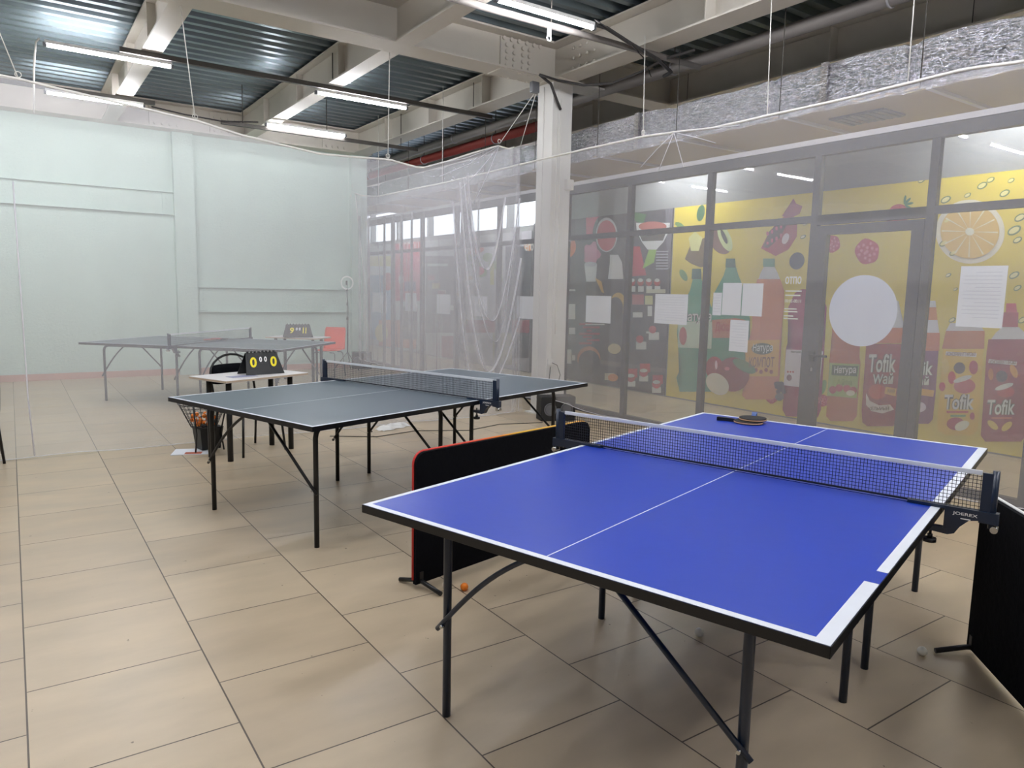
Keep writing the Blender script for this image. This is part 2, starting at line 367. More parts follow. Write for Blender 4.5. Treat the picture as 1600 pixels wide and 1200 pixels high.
# wall pilasters and wall channels
for x0, x1, lab in ((2.3, 2.6, 'mint painted steel column standing out of the mint wall'), (5.34, 5.64, 'mint painted corner column beside the glass wall')):
    mb = MB(); mb.b6(x0, x1, YB-.1, YB, .0, 3.95); mb.b6(x0-.012, x0, YB-.11, YB, 0, 3.95)
    tag(mb.build('wall_column', M_mint), lab, 'column')
for x0, x1, z0, z1, lab in ((-5.8, 2.29, 2.63, 3.0, 'mint painted steel channel bolted high on the wall at left'), (2.61, 5.33, 1.05, 1.48, 'mint painted steel channel bolted low on the wall at right')):
    o = tag(empty('wall_channel', (0, YB, z0)), lab, 'wall beam')
    h = z1-z0
    MB().b6(x0, x1, -.08, 0, h-.014, h).b6(x0, x1, -.08, 0, 0, .014).b6(x0, x1, -.018, 0, .014, h-.014).build('channel', M_mint, o)
    xp = x1-.1 if x0 < 0 else x0+.1
    MB().b6(xp-.07, xp+.07, -.035, -.018, .03, h-.03).build('end_plate', M_mint, o)
    for zz in (.1, h/2, h-.1): MB().cyl((xp, -.035, zz), (xp, -.055, zz), .022, 8).build('bolt', M_mint, o)

# ---------------------------------------------------------------- pipes, duct
def ypipe(name, x, z, r, y0, y1, m, lab):
    o = tag(empty(name, (x, y0, z)), lab, 'pipe')
    MB().cyl((0, 0, 0), (0, y1-y0, 0), r, 20).build('pipe_run', m, o)
    y = y0+1.2
    while y < y1:
        MB().torus((0, y-y0, 0), r+.006, .009, Matrix.Rotation(PI/2, 4, 'X'), 24, 6).build('clamp', M_rail, o)
        MB().cyl((0, y-y0, r), (0, y-y0, 4.36-z), .006, 6).build('hanger_rod', M_darkrail, o); y += 2.4
    return o
ypipe('grey_pipe', 6.15, 3.97, .065, -4.9, 19, M_pipe, 'thick grey pipe running along above the foil duct')
ypipe('red_pipe', 6.42, 3.88, .07, 8.7, 19, M_red, 'red pipe hung under the ceiling behind the column')
o = tag(empty('branch_pipe', (2.6, 5.5, 3.88)), 'white painted branch pipe crossing the ceiling to the thick grey pipe', 'pipe')
MB().tube([(-8, .05, .0), (0, .02, .0), (3.5, 0, 0)], .03, 14).build('pipe_run', M_pipe, o)
for x in (1.55, -1.5): MB().cyl((x, .01, .03), (x, .01, .47), .006, 6).build('hanger_rod', M_darkrail, o)
MB().b6(1.5, 1.53, -.02, .0, -.1, -.03).torus((1.515, -.01, -.12), .022, .007, Matrix.Rotation(PI/2, 4, 'X'), 16, 6).build('hook', M_white, o)

XD0, XD1, ZD0, ZD1 = 5.74, 6.85, 3.08, 3.43
o = tag(empty('air_duct', (XD0, 0, ZD0)), 'foil wrapped rectangular air duct along the glass wall', 'duct')
rnd = random.Random(4)
def crumple(u, v):
    y = -4.9+u*(YB+1.0+4.9); z = v*(ZD1-ZD0); seam = math.exp(-((y/1.22 % 1)-.5)**2*900)
    return Vector((rnd.uniform(-.008, .008)-.006*math.sin(y*3.1)-.01*math.sin(y*5.3+z*17)*.5+.02*seam, y+rnd.uniform(-.012, .012), z+rnd.uniform(-.0015, .0015)+(.012*math.sin(y*2.3)+.008*math.sin(y*7.7)-.02*seam)*v))
MB().grid(crumple, 460, 46, smooth=False).build('foil_side', M_foil, o)
MB().grid(lambda u, v: Vector((v*(XD1-XD0), -4.9+u*(YB+5.9), ZD1-ZD0+rnd.uniform(-.006, .006)-.035)), 300, 10, smooth=False).build('foil_top', M_foil, o)
MB().b6(.01, XD1-XD0-.02, -4.9, YB+1.0, .004, .02).build('bottom_board', M_board, o)
mb = MB()
mb.grid(lambda u, v: Vector((-.012+.03*math.sin(v*PI)*0+v*.05, -4.9+u*(YB+5.9), .0-.014*math.sin(v*PI)+.004*math.sin(u*400))), 300, 3).build('foil_lip', M_foil, o)
for k, y in enumerate([-3.2, -2.0, -.8, .5, 1.7, 2.92, 4.14, 5.36, 6.58, 7.8, 9.02, 10.24, 11.46, 12.7]):
    MB().b6(.0, XD1-XD0+.02, y-.02, y+.02, -.02, .003).build('cross_rail', M_rail, o)
    for x in (-.03, ): MB().cyl((x, y+.05, -.01), (x, y+.05, 1.28), .004, 6).build('hanger_rod', M_darkrail, o)
for y in (3.7, 9.6):
    mb = MB().b6(.35, .7, y-.25, y+.25, -.012, .004)
    for i in range(7): mb.b6(.36, .69, y-.22+.07*i, y-.19+.07*i, -.02, -.01)
    mb.build('vent_grille', M_grey, o)
for y in (1.4, 3.78, 6.0, 8.4):
    MB().b6(-.028, -.004, y-.03, y+.03, 0.0, .37).build('tape_seam', M_foil, o)

# ---------------------------------------------------------------- light rows
def light(x0, x1, y, z, lab):
    o = tag(empty('tube_light', ((x0+x1)/2, y, z)), lab, 'tube light', 'ceiling tube lights')
    L = (x1-x0)/2
    MB().b6(-L, L, -.022, .022, .012, .045, bev=.004).build('fixture_body', M_white, o)
    MB().tube([(-L+.02, 0, 0), (L-.02, 0, 0)], .019, 14).build('tube', M_tube, o)
    for s in (-1, 1): MB().b6(s*L-.015, s*L+.015, -.02, .02, -.02, .02).build('end_cap', M_grey, o)
    return o
LIGHTS = [(3.39,4.43,5.25,'tube light at the top of the picture near the column top'), (.44,1.6,5.25,'tube light out of sight over the left of the hall'), (-1.45,-.27,5.25,'tube light out of sight, mirrored in the right glass'),
 (.42,1.59,8.95,'tube light at the upper left, under the ceiling sheets'), (3.2,4.41,8.95,'tube light on the dark rail, left of the column, nearer one'), (-1.45,-.27,8.95,'tube light beyond the left edge, nearer row'),
 (.5,1.61,11.12,'tube light crossed by the net rope at left'), (3.22,4.43,11.12,'tube light over the far girder, between the middle and wide beam'), (-1.5,-.3,11.12,'tube light beyond the left edge, far row'),
 (3.39,4.55,1.6,'tube light above the blue table, out of view'), (.44,1.6,1.6,'tube light above the camera'), (-1.45,-.27,1.6,'tube light behind the left edge of the view'),
 (.44,1.6,-1.8,'tube light behind the camera'), (3.39,4.55,-1.8,'tube light behind the camera at right'), (2.0,3.16,-.7,'added fill tube light just behind the camera, right of the beam'), (4.5,5.66,-.7,'added fill tube light behind the right barrier, out of view'), (-3.5,-2.3,3.4,'tube light far left of the camera'), (.44,1.6,3.2,'added fill tube light over the gap between the camera and the middle table'), (3.6,4.76,3.2,'added fill tube light over the far half of the blue table, out of view')]  # added fill: tubes right of beam, behind barrier, over gap and far blue half
for k in range(5):  # added tubes, put in unseen to brighten the corridor and its posters
    y = -1.2+4.2*k
    o = tag(empty('corridor_fill_light', (7.35, y, 3.36)), 'added fill tube light in the corridor behind the glass, hidden by the foil duct', 'tube light', 'added corridor fill lights')
    MB().b6(-.14, .14, -.62, .62, .02, .05).b6(-.14, -.13, -.62, .62, -.02, .02).b6(.13, .14, -.62, .62, -.02, .02).build('fixture_body', M_white, o)  # wide hood shaped to keep the added light off the ceiling
    MB().tube([(-.0, -.58, 0), (0, .58, 0)], .019, 14).build('tube', M_tube, o)
    MB().cyl((0, -.4, .05), (0, -.4, 1.0), .004, 6).cyl((0, .4, .05), (0, .4, 1.0), .004, 6).build('hanger_rod', M_darkrail, o)
for a in LIGHTS: light(a[0], a[1], a[2], 3.85, a[3])
for y, x0, x1, z, lab in ((8.9, 1.08, 5.7, 3.92, 'dark steel rail carrying the nearer row of tube lights'), (11.16, -3, 1.75, 3.92, 'dark steel rail over the net rope at left'), (11.16, 2.6, 5.7, 3.80, 'dark steel rail of the far row of tube lights')):
    o = tag(empty('lighting_rail', (0, y, z)), lab, 'rail')
    MB().b6(x0, x1, -.025, .025, -.025, .025).build('rail', M_darkrail, o)
    for x in (x0+.3, (x0+x1)/2, x1-.3): MB().cyl((x, 0, .02), (x, 0, ZD-z), .006, 6).build('hanger_rod', M_darkrail, o)
for pts, r, lab in (([(4.43,5.25,3.88), (4.6,5.27,3.89), (5.0,5.4,3.88), (5.5,5.5,3.84), (5.95,5.75,3.86), (6.1,6.0,3.9)], .018, 'bundled cable from the near tube light to the grey pipe'),
                 ([(4.4,5.2,3.9), (4.9,5.3,3.84), (5.4,5.6,3.86), (6.0,6.1,3.9)], .006, 'thin black wire beside the near tube light'),
                 ([(5.05,6.9,3.93), (5.2,6.75,3.86), (5.45,6.6,3.82), (5.6,6.3,3.80), (5.65,5.9,3.84), (5.6,5.5,3.87), (5.7,5.2,3.9)], .014, 'dark cable sagging around the column top'),
                 ([(5.05,6.9,3.93), (5.2,6.88,3.85), (5.35,6.95,3.7), (5.42,6.97,3.62)], .016, 'short dark cable ending on the column top'),
                 ([(.38,8.95,3.9), (.35,8.95,3.86), (.33,8.98,3.72), (.32,9.02,3.6), (.31,9.05,3.4), (.3,9.1,3.2)], .009, 'white cable drooping from the leftmost tube light'),
                 ([(1.7,11.1,3.86), (2.1,11.1,3.82), (2.6,11.1,3.8), (3.1,11.1,3.86)], .01, 'thin cable strung between the far tube lights')):
    tag(MB().tube(pts, r, 8).build('ceiling_cable', M_cable if 'white' not in lab else M_cord), lab, 'cable')
tag(MB().b6(4.98, 5.08, 6.93, 6.99, 3.74, 3.86, bev=.01).build('junction_box', M_grey), 'small grey junction box under the girder beside the column', 'box')

# ---------------------------------------------------------------- glass wall
ms = [14.0, 12.69, 11.5, 10.3, 9.06, 7.95]
ms2 = [7.47, 6.31, 5.14, 3.93, 2.93, 2.10, .9, -.3, -1.5, -2.7, -3.9, -4.9]
def bay(i, y0, y1, door=False):
    w_ = empty('window_%d' % i, (XG, y1, 0)); w_['kind'] = 'structure'
    L = y0-y1
    fr = MB(); t = .032
    fr.b6(-.03, .03, L-t, L+t*0, 0, 2.84).b6(-.03, .03, 0, t, 0, 2.84)
    fr.b6(-.035, .035, 0, L, 2.74, 2.84).b6(-.03, .03, t, L-t, 2.165, 2.225)
    if not door: fr.b6(-.03, .03, t, L-t, 0, .07)
    else: fr.b6(-.03, .03, t, L-t, 2.14, 2.225)
    fr.build('window_frame', M_frame, w_)
    MB().b6(-.004, .004, t, L-t, 2.225, 2.74).build('pane', M_glass, w_)
    if not door: MB().b6(-.004, .004, t, L-t, .07, 2.165).build('pane', M_glass, w_)
    return w_
n = 1
for lst in (ms, ms2):
    for a, b in zip(lst, lst[1:]):
        bay(n, a, b, door=(a == 3.93)); n += 1
d = empty('door_1', (XG, 2.965, 0)); d['kind'] = 'structure'
dl = .93; fr = MB(); fr.b6(-.035,.025, 0, .095, .01, 2.13).b6(-.035,.025, dl-.1, dl, .01, 2.13).b6(-.035,.025, .095, dl-.1, 2.05, 2.13).b6(-.035,.025, .095, dl-.1, .01, .12)
lf = fr.build('door_leaf', M_frame, d)
MB().b6(-.004,.004,.095,dl-.1,.12,2.05).build('pane', M_glass, d)
h = MB(); h.b6(-.06,-.035, dl-.075, dl-.03, .93, 1.02).b6(-.085,-.065, dl-.21, dl-.04, .975, .995).b6(-.075,-.04, dl-.06, dl-.04, .975, .995).b6(.025,.05, dl-.075, dl-.03, .93,1.02); h.build('door_handle', M_black, d)
MB().b6(-.045,-.035, dl-.062, dl-.045, .84, .87).build('lock', M_chrome, d)
struct(MB().b6(XG-.045, XG+.02, -4.9, 7.5, 2.84, 2.885), 'trim_1', M_rail)
struct(MB().b6(XG-.045, XG+.02, 7.9, 14.0, 2.84, 2.885), 'trim_2', M_rail)
struct(MB().b6(XG-.03, XG+.03, 7.47, 7.95, 0, 2.84), 'trim_3', M_frame)

# papers stuck on the glass
def paper(name, y0, y1, z0, z1, lab, m=M_paper, x=XG-.012, lines=True, tilt=0, rot=0):
    o = tag(empty(name, (x, (y0+y1)/2, (z0+z1)/2)), lab, 'sign' if 'sign' in name else 'paper notice')
    o.rotation_euler = (tilt, 0, 0)
    W, H = abs(y1-y0)/2, (z1-z0)/2
    MB().b6(-.0015, .0015, -W, W, -H, H).build('sheet', m, o)
    if lines:
        mb = MB()
        k = 0; z = H*.8
        while z > -H*.8:
            mb.b6(-.0022, -.0015, -W*.8, W*(.8 if k % 4 else .3), z-.004, z+.002); z -= .028; k += 1
        mb.build('printed_lines', mat('faint_ink', (206,210,220), .8), o)
    return o
PN = [(7.04,6.58,1.14,1.47,'blank white paper on the glass, first right of the column'), (5.85,5.37,1.18,1.507,'white paper with faint writing on the glass over the green bottle'),
 (4.912,4.682,1.308,1.63,'left sheet of the two white sheets side by side on the glass'), (4.668,4.432,1.308,1.625,'right sheet of the two white sheets side by side on the glass'),
 (4.795,4.572,.949,1.262,'white sheet hanging alone below the pair of sheets on the glass'), (5.03,4.922,1.30,1.53,'narrow notice with dark header at the left of the paired sheets'),
 (2.672,2.354,1.302,1.757,'large white sheet on the glass right of the door'), (13.6,12.95,1.05,1.435,'pale blue sheet on the glass nearest the mint wall'),
 (12.14,11.70,1.113,1.44,'sheet on the glass second from the mint wall'), (10.94,10.50,1.111,1.435,'sheet on the glass third from the mint wall'),
 (9.81,9.36,1.114,1.42,'sheet on the glass behind the hanging net folds'), (8.57,8.13,1.126,1.44,'sheet on the glass just left of the column')]
for a in PN: paper('paper_notice', a[0], a[1], a[2], a[3], a[4], lines=('writing' in a[4] or 'pair' in a[4] or 'large' in a[4] or 'narrow' in a[4]))
mb = MB(); mb.prism([(.302*math.cos(i*PI/24), .302*math.sin(i*PI/24)) for i in range(48)], Matrix.Rotation(-PI/2, 4, 'Y'), .002)
o = mb.build('round_sign', mat('pearl_sign', (206,212,226), .6, noise=.04, nscale=30)); o.location = (XG-.008, 3.43, 1.395); tag(o, 'large round white sign on the glass of the door', 'sign')
mb = MB(); mb.prism([(.078*math.cos(i*PI/16), .078*math.sin(i*PI/16)) for i in range(32)], Matrix.Rotation(-PI/2, 4, 'Y'), .002)
o = mb.build('round_sticker', mat('dark_sticker', (58,66,78), .5)); o.location = (XG-.008, 4.09, 1.83); tag(o, 'small dark round sticker on the glass left of the door', 'sticker')
# vinyl lettering stuck on the far side of the glass, so it reads mirrored from the hall
def mirrored(mb, s, y0, z0, w_, h_, bold=.01):
    M = Matrix(((0,0,1,0), (1,0,0,y0-w_), (0,1,0,z0), (0,0,0,1)))
    text_on(mb, s, M, w_, h_, bold)
mb = MB(); mirrored(mb, 'опто', 4.20, 1.62, .17, .07, .02)
mirrored(mb, '11:00-20:00', 4.19, 1.45, .17, .03)
for z, w_ in ((1.55,.17), (1.51,.16), (1.385,.13), (1.36,.14), (1.32,.1), (1.295,.15)): mb.b6(-.0003, .0003, 4.19-w_, 4.19, z, z+.012)
o = mb.build('vinyl_lettering', mat('white_vinyl', (225,222,205), .6)); o.location = (XG-.006, 0, 0); tag(o, 'mirrored white opening hours lettering on the glass left of the door', 'lettering')

# ---------------------------------------------------------------- printed posters on the corridor wall
PRINT_YELLOW=([(3,(35,95,80),[[7.081,1.872],[7.083,1.729],[6.898,1.728],[6.919,1.869]]),
(2,(70,150,120),[[7.061,1.747],[7.107,1.559],[7.284,1.329],[7.309,0.96],[7.269,0.731],[7.181,0.506],[7.279,0.31],[7.204,0.112],[6.6,0.188],[6.581,0.386],[6.67,0.554],[6.619,0.779],[6.635,0.998],[6.703,1.345],[6.83,1.562],[6.911,1.746]]),
(3,(200,215,190),[[7.294,1.099],[6.826,1.165],[6.667,1.145],[6.663,0.776],[7.271,0.749]]),
(4,(190,70,60),[[7.112,0.925],[7.113,0.889],[7.119,0.856],[7.131,0.827],[7.147,0.806],[7.166,0.795],[7.186,0.793],[7.207,0.802],[7.225,0.821],[7.241,0.848],[7.252,0.88],[7.257,0.916],[7.256,0.953],[7.25,0.987],[7.238,1.015],[7.222,1.036],[7.203,1.047],[7.182,1.048],[7.162,1.039],[7.144,1.02],[7.128,0.993],[7.118,0.961]]),
(3,(35,95,80),[[6.5,1.999],[6.502,1.88],[6.334,1.877],[6.352,1.995]]),
(2,(70,150,120),[[6.492,1.888],[6.526,1.778],[6.682,1.52],[6.713,1.17],[6.679,0.996],[6.7,0.818],[6.652,0.289],[5.998,0.364],[6.075,0.862],[6.068,1.03],[6.06,1.198],[6.145,1.527],[6.285,1.777],[6.334,1.886]]),
(3,(205,120,90),[[6.68,1.171],[6.285,1.213],[6.13,1.195],[6.164,0.958],[6.652,0.927]]),
(3,(70,140,110),[[5.913,1.983],[5.905,1.879],[5.735,1.876],[5.743,1.979]]),
(2,(215,215,220),[[5.896,1.886],[5.947,1.79],[5.978,1.693],[5.637,1.693],[5.682,1.788],[5.745,1.884]]),
(3,(215,125,85),[[5.981,1.726],[6.028,1.57],[6.042,1.364],[6.014,1.117],[6.059,0.906],[6.058,0.357],[6.108,0.198],[6.044,0.155],[5.635,0.209],[5.583,0.265],[5.557,0.415],[5.579,0.938],[5.576,1.138],[5.558,1.378],[5.573,1.575],[5.64,1.724]]),
(4,(225,165,60),[[6.111,0.927],[5.591,0.97],[5.583,0.51],[6.066,0.458]]),
(5,(45,75,55),[[5.675,0.851],[5.68,0.83],[5.697,0.809],[5.726,0.791],[5.764,0.777],[5.808,0.767],[5.854,0.764],[5.9,0.766],[5.94,0.774],[5.973,0.788],[5.994,0.805],[6.003,0.826],[5.997,0.848],[5.979,0.868],[5.949,0.886],[5.91,0.901],[5.865,0.91],[5.819,0.913],[5.774,0.91],[5.734,0.902],[5.703,0.888],[5.683,0.871]]),
(5,(150,50,30),[[5.96,0.528],[5.965,0.511],[5.979,0.499],[5.997,0.497],[6.013,0.506],[6.02,0.522],[6.016,0.54],[6.001,0.551],[5.983,0.553],[5.967,0.544]]),
(5,(150,50,30),[[5.884,0.561],[5.888,0.544],[5.902,0.532],[5.92,0.53],[5.936,0.539],[5.943,0.555],[5.938,0.572],[5.924,0.584],[5.906,0.586],[5.891,0.577]]),
(5,(150,50,30),[[5.804,0.544],[5.809,0.527],[5.822,0.516],[5.84,0.514],[5.856,0.522],[5.862,0.538],[5.858,0.555],[5.844,0.567],[5.826,0.569],[5.811,0.56]]),
(5,(150,50,30),[[5.73,0.576],[5.734,0.56],[5.748,0.548],[5.765,0.546],[5.78,0.555],[5.787,0.571],[5.783,0.588],[5.769,0.599],[5.752,0.601],[5.737,0.592]]),
(5,(150,50,30),[[5.653,0.56],[5.657,0.543],[5.67,0.531],[5.688,0.53],[5.702,0.538],[5.709,0.554],[5.705,0.571],[5.692,0.582],[5.674,0.584],[5.659,0.575]]),
(2,(160,50,95),[[5.344,1.6],[5.428,1.553],[5.504,1.379],[5.501,1.221],[5.443,1.066],[5.5,0.864],[5.487,0.099],[5.434,0.009],[4.998,0.076],[4.964,0.175],[4.982,0.903],[5.014,1.091],[4.985,1.243],[4.989,1.394],[5.068,1.557],[5.172,1.602]]),
(3,(225,215,225),[[5.49,0.857],[4.988,0.872],[5.009,0.417],[5.492,0.407]]),
(4,(110,25,70),[[5.382,0.515],[5.385,0.495],[5.397,0.479],[5.415,0.472],[5.433,0.475],[5.448,0.488],[5.454,0.508],[5.451,0.528],[5.439,0.544],[5.421,0.551],[5.403,0.548],[5.389,0.535]]),
(4,(110,25,70),[[5.068,0.735],[5.071,0.715],[5.083,0.7],[5.099,0.693],[5.116,0.697],[5.13,0.71],[5.136,0.729],[5.133,0.748],[5.122,0.764],[5.105,0.77],[5.088,0.766],[5.075,0.754]]),
(4,(110,25,70),[[5.024,0.6],[5.027,0.581],[5.038,0.566],[5.054,0.559],[5.072,0.562],[5.085,0.575],[5.091,0.593],[5.088,0.613],[5.077,0.628],[5.06,0.635],[5.043,0.632],[5.03,0.619]]),
(4,(110,25,70),[[5.033,0.507],[5.036,0.487],[5.047,0.472],[5.064,0.465],[5.081,0.468],[5.094,0.48],[5.101,0.499],[5.098,0.519],[5.086,0.534],[5.07,0.541],[5.053,0.538],[5.039,0.525]]),
(4,(180,20,50),[[5.427,0.583],[5.431,0.573],[5.441,0.568],[5.451,0.571],[5.456,0.58],[5.452,0.589],[5.443,0.594],[5.432,0.591]]),
(4,(180,20,50),[[5.391,0.586],[5.395,0.577],[5.405,0.572],[5.415,0.575],[5.42,0.583],[5.416,0.593],[5.407,0.597],[5.396,0.595]]),
(4,(180,20,50),[[5.356,0.59],[5.359,0.58],[5.369,0.576],[5.379,0.578],[5.384,0.587],[5.381,0.596],[5.371,0.601],[5.361,0.598]]),
(2,(190,95,55),[[4.859,1.397],[4.897,1.172],[4.879,0.948],[4.9,0.811],[4.903,0.75],[4.892,0.108],[4.83,0.056],[4.555,0.1],[4.514,0.166],[4.52,0.785],[4.54,0.841],[4.544,0.972],[4.592,1.188],[4.671,1.403]]),
(3,(160,180,90),[[4.895,0.743],[4.526,0.762],[4.531,0.371],[4.896,0.354]]),
(4,(50,90,60),[[4.861,0.723],[4.539,0.739],[4.544,0.621],[4.859,0.602]]),
(4,(175,25,55),[[4.78,0.437],[4.783,0.417],[4.796,0.4],[4.814,0.389],[4.836,0.386],[4.856,0.392],[4.87,0.406],[4.877,0.425],[4.874,0.446],[4.861,0.463],[4.843,0.474],[4.821,0.477],[4.801,0.47],[4.787,0.456]]),
(4,(175,25,55),[[4.703,0.469],[4.706,0.449],[4.718,0.432],[4.736,0.421],[4.757,0.418],[4.777,0.425],[4.792,0.439],[4.798,0.458],[4.795,0.478],[4.783,0.495],[4.765,0.506],[4.743,0.508],[4.724,0.502],[4.709,0.488]]),
(4,(175,25,55),[[4.609,0.473],[4.612,0.453],[4.624,0.436],[4.642,0.425],[4.662,0.423],[4.682,0.429],[4.696,0.443],[4.703,0.462],[4.699,0.482],[4.688,0.499],[4.67,0.509],[4.649,0.512],[4.63,0.505],[4.615,0.492]]),
(4,(175,25,55),[[4.531,0.46],[4.534,0.441],[4.545,0.424],[4.563,0.413],[4.583,0.41],[4.602,0.417],[4.617,0.43],[4.623,0.449],[4.62,0.469],[4.608,0.486],[4.59,0.496],[4.57,0.499],[4.551,0.492],[4.537,0.479]]),
(5,(235,230,205),[[4.551,0.428],[4.555,0.413],[4.569,0.4],[4.59,0.391],[4.614,0.387],[4.636,0.391],[4.653,0.401],[4.659,0.415],[4.655,0.43],[4.641,0.443],[4.62,0.452],[4.596,0.455],[4.574,0.451],[4.558,0.442]]),
(2,(215,215,220),[[4.264,1.484],[4.261,1.274],[4.295,1.181],[4.058,1.194],[4.093,1.281],[4.153,1.486]]),
(2,(200,105,60),[[4.354,1.185],[4.456,1.007],[4.051,1.035],[4.059,1.2]]),
(3,(150,20,50),[[4.47,0.999],[4.462,0.542],[4.46,0.248],[4.44,0.104],[4.377,0.07],[4.089,0.117],[4.051,0.166],[4.043,0.309],[4.047,0.59],[4.064,1.027]]),
(5,(235,215,205),[[4.423,0.444],[4.372,0.363],[4.265,0.327],[4.138,0.352],[4.091,0.302],[4.214,0.241],[4.347,0.25],[4.412,0.314]]),
(4,(190,60,50),[[4.193,0.488],[4.194,0.463],[4.204,0.44],[4.221,0.419],[4.244,0.403],[4.271,0.392],[4.3,0.388],[4.328,0.392],[4.354,0.402],[4.375,0.418],[4.389,0.439],[4.395,0.462],[4.393,0.487],[4.383,0.511],[4.365,0.532],[4.342,0.548],[4.314,0.558],[4.286,0.562],[4.258,0.558],[4.232,0.548],[4.212,0.532],[4.199,0.511]]),
(6,(235,170,60),[[4.205,0.543],[4.084,0.536],[4.09,0.451],[4.212,0.464]]),
(2,(215,215,220),[[3.845,1.493],[3.845,1.426],[3.755,1.428],[3.768,1.494]]),
(2,(210,130,70),[[3.845,1.426],[3.84,1.292],[3.731,1.297],[3.755,1.428]]),
(2,(215,212,225),[[3.84,1.292],[3.906,1.154],[3.7,1.166],[3.731,1.297]]),
(2,(205,110,70),[[3.946,1.152],[3.929,0.962],[3.683,0.981],[3.694,1.166]]),
(3,(125,50,105),[[3.943,0.961],[3.926,0.465],[3.905,0.224],[3.874,0.18],[3.717,0.206],[3.682,0.259],[3.678,0.498],[3.689,0.98]]),
(6,(235,170,60),[[3.828,0.567],[3.69,0.564],[3.697,0.495],[3.835,0.498]]),
(5,(220,200,220),[[3.758,0.378],[3.762,0.353],[3.779,0.332],[3.804,0.317],[3.833,0.313],[3.861,0.32],[3.881,0.336],[3.889,0.359],[3.885,0.384],[3.868,0.405],[3.843,0.42],[3.813,0.424],[3.786,0.417],[3.767,0.4]]),
(2,(215,210,215),[[3.603,1.27],[3.639,1.189],[3.28,1.209],[3.333,1.282]]),
(2,(195,110,65),[[3.639,1.189],[3.66,1.002],[3.264,1.032],[3.274,1.209]]),
(3,(235,190,60),[[3.647,0.997],[3.639,0.637],[3.635,0.233],[3.621,0.153],[3.541,0.113],[3.288,0.157],[3.246,0.217],[3.242,0.296],[3.254,0.682],[3.269,1.026]]),
(4,(235,225,215),[[3.614,0.979],[3.323,0.983],[3.325,0.944],[3.616,0.94]]),
(4,(175,25,55),[[3.299,0.844],[3.299,0.817],[3.306,0.793],[3.318,0.777],[3.333,0.77],[3.349,0.773],[3.364,0.787],[3.375,0.809],[3.381,0.836],[3.38,0.863],[3.373,0.887],[3.361,0.904],[3.346,0.91],[3.33,0.906],[3.315,0.892],[3.304,0.871]]),
(4,(235,200,90),[[3.569,0.831],[3.569,0.801],[3.575,0.774],[3.585,0.756],[3.599,0.749],[3.614,0.753],[3.628,0.769],[3.638,0.794],[3.644,0.824],[3.644,0.855],[3.638,0.881],[3.627,0.899],[3.613,0.907],[3.599,0.902],[3.585,0.886],[3.575,0.861]]),
(4,(200,30,50),[[3.587,0.617],[3.587,0.603],[3.59,0.591],[3.595,0.58],[3.601,0.572],[3.61,0.567],[3.619,0.566],[3.627,0.569],[3.636,0.575],[3.642,0.585],[3.647,0.596],[3.65,0.609],[3.65,0.622],[3.647,0.635],[3.642,0.646],[3.635,0.654],[3.627,0.658],[3.618,0.659],[3.609,0.656],[3.601,0.65],[3.594,0.641],[3.59,0.629]]),
(4,(70,60,75),[[3.418,0.803],[3.424,0.788],[3.435,0.776],[3.448,0.767],[3.463,0.763],[3.478,0.763],[3.493,0.768],[3.506,0.777],[3.516,0.79],[3.523,0.806],[3.525,0.822],[3.522,0.839],[3.515,0.854],[3.505,0.866],[3.492,0.875],[3.477,0.879],[3.461,0.879],[3.446,0.874],[3.433,0.864],[3.424,0.851],[3.417,0.836],[3.415,0.82]]),
(5,(230,225,220),[[3.347,0.752],[3.348,0.743],[3.355,0.733],[3.368,0.721],[3.387,0.708],[3.408,0.696],[3.432,0.685],[3.456,0.676],[3.477,0.67],[3.495,0.668],[3.507,0.67],[3.514,0.675],[3.513,0.684],[3.505,0.695],[3.491,0.707],[3.473,0.72],[3.451,0.732],[3.427,0.743],[3.404,0.751],[3.382,0.757],[3.365,0.759],[3.353,0.757]]),
(4,(190,40,55),[[3.305,0.656],[3.307,0.634],[3.317,0.613],[3.334,0.594],[3.357,0.579],[3.384,0.57],[3.412,0.566],[3.441,0.569],[3.467,0.578],[3.487,0.592],[3.501,0.611],[3.508,0.633],[3.505,0.655],[3.495,0.677],[3.477,0.696],[3.454,0.711],[3.427,0.72],[3.398,0.723],[3.37,0.72],[3.344,0.711],[3.324,0.696],[3.311,0.678]]),
(4,(210,50,60),[[3.497,0.72],[3.497,0.701],[3.5,0.684],[3.505,0.669],[3.513,0.658],[3.523,0.651],[3.533,0.65],[3.544,0.654],[3.553,0.663],[3.562,0.677],[3.567,0.693],[3.571,0.712],[3.571,0.73],[3.568,0.748],[3.562,0.763],[3.554,0.774],[3.545,0.78],[3.534,0.781],[3.524,0.777],[3.514,0.768],[3.506,0.754],[3.5,0.738]]),
(7,(190,40,50),[[3.552,0.367],[3.346,0.397],[3.344,0.378],[3.55,0.347]]),
(7,(90,150,80),[[3.511,0.333],[3.366,0.355],[3.365,0.335],[3.509,0.313]]),
(4,(175,25,55),[[3.37,0.262],[3.372,0.243],[3.38,0.225],[3.394,0.208],[3.413,0.194],[3.436,0.185],[3.46,0.181],[3.484,0.183],[3.506,0.189],[3.523,0.201],[3.535,0.216],[3.54,0.234],[3.538,0.254],[3.529,0.272],[3.515,0.289],[3.495,0.302],[3.472,0.311],[3.448,0.315],[3.424,0.313],[3.403,0.307],[3.386,0.295],[3.375,0.28]]),
(5,(240,235,210),[[3.329,0.279],[3.326,0.267],[3.328,0.252],[3.336,0.236],[3.347,0.22],[3.363,0.205],[3.381,0.194],[3.4,0.185],[3.418,0.181],[3.435,0.182],[3.447,0.187],[3.456,0.197],[3.459,0.21],[3.457,0.225],[3.449,0.241],[3.437,0.257],[3.421,0.272],[3.403,0.283],[3.384,0.291],[3.366,0.295],[3.35,0.294],[3.337,0.289]]),
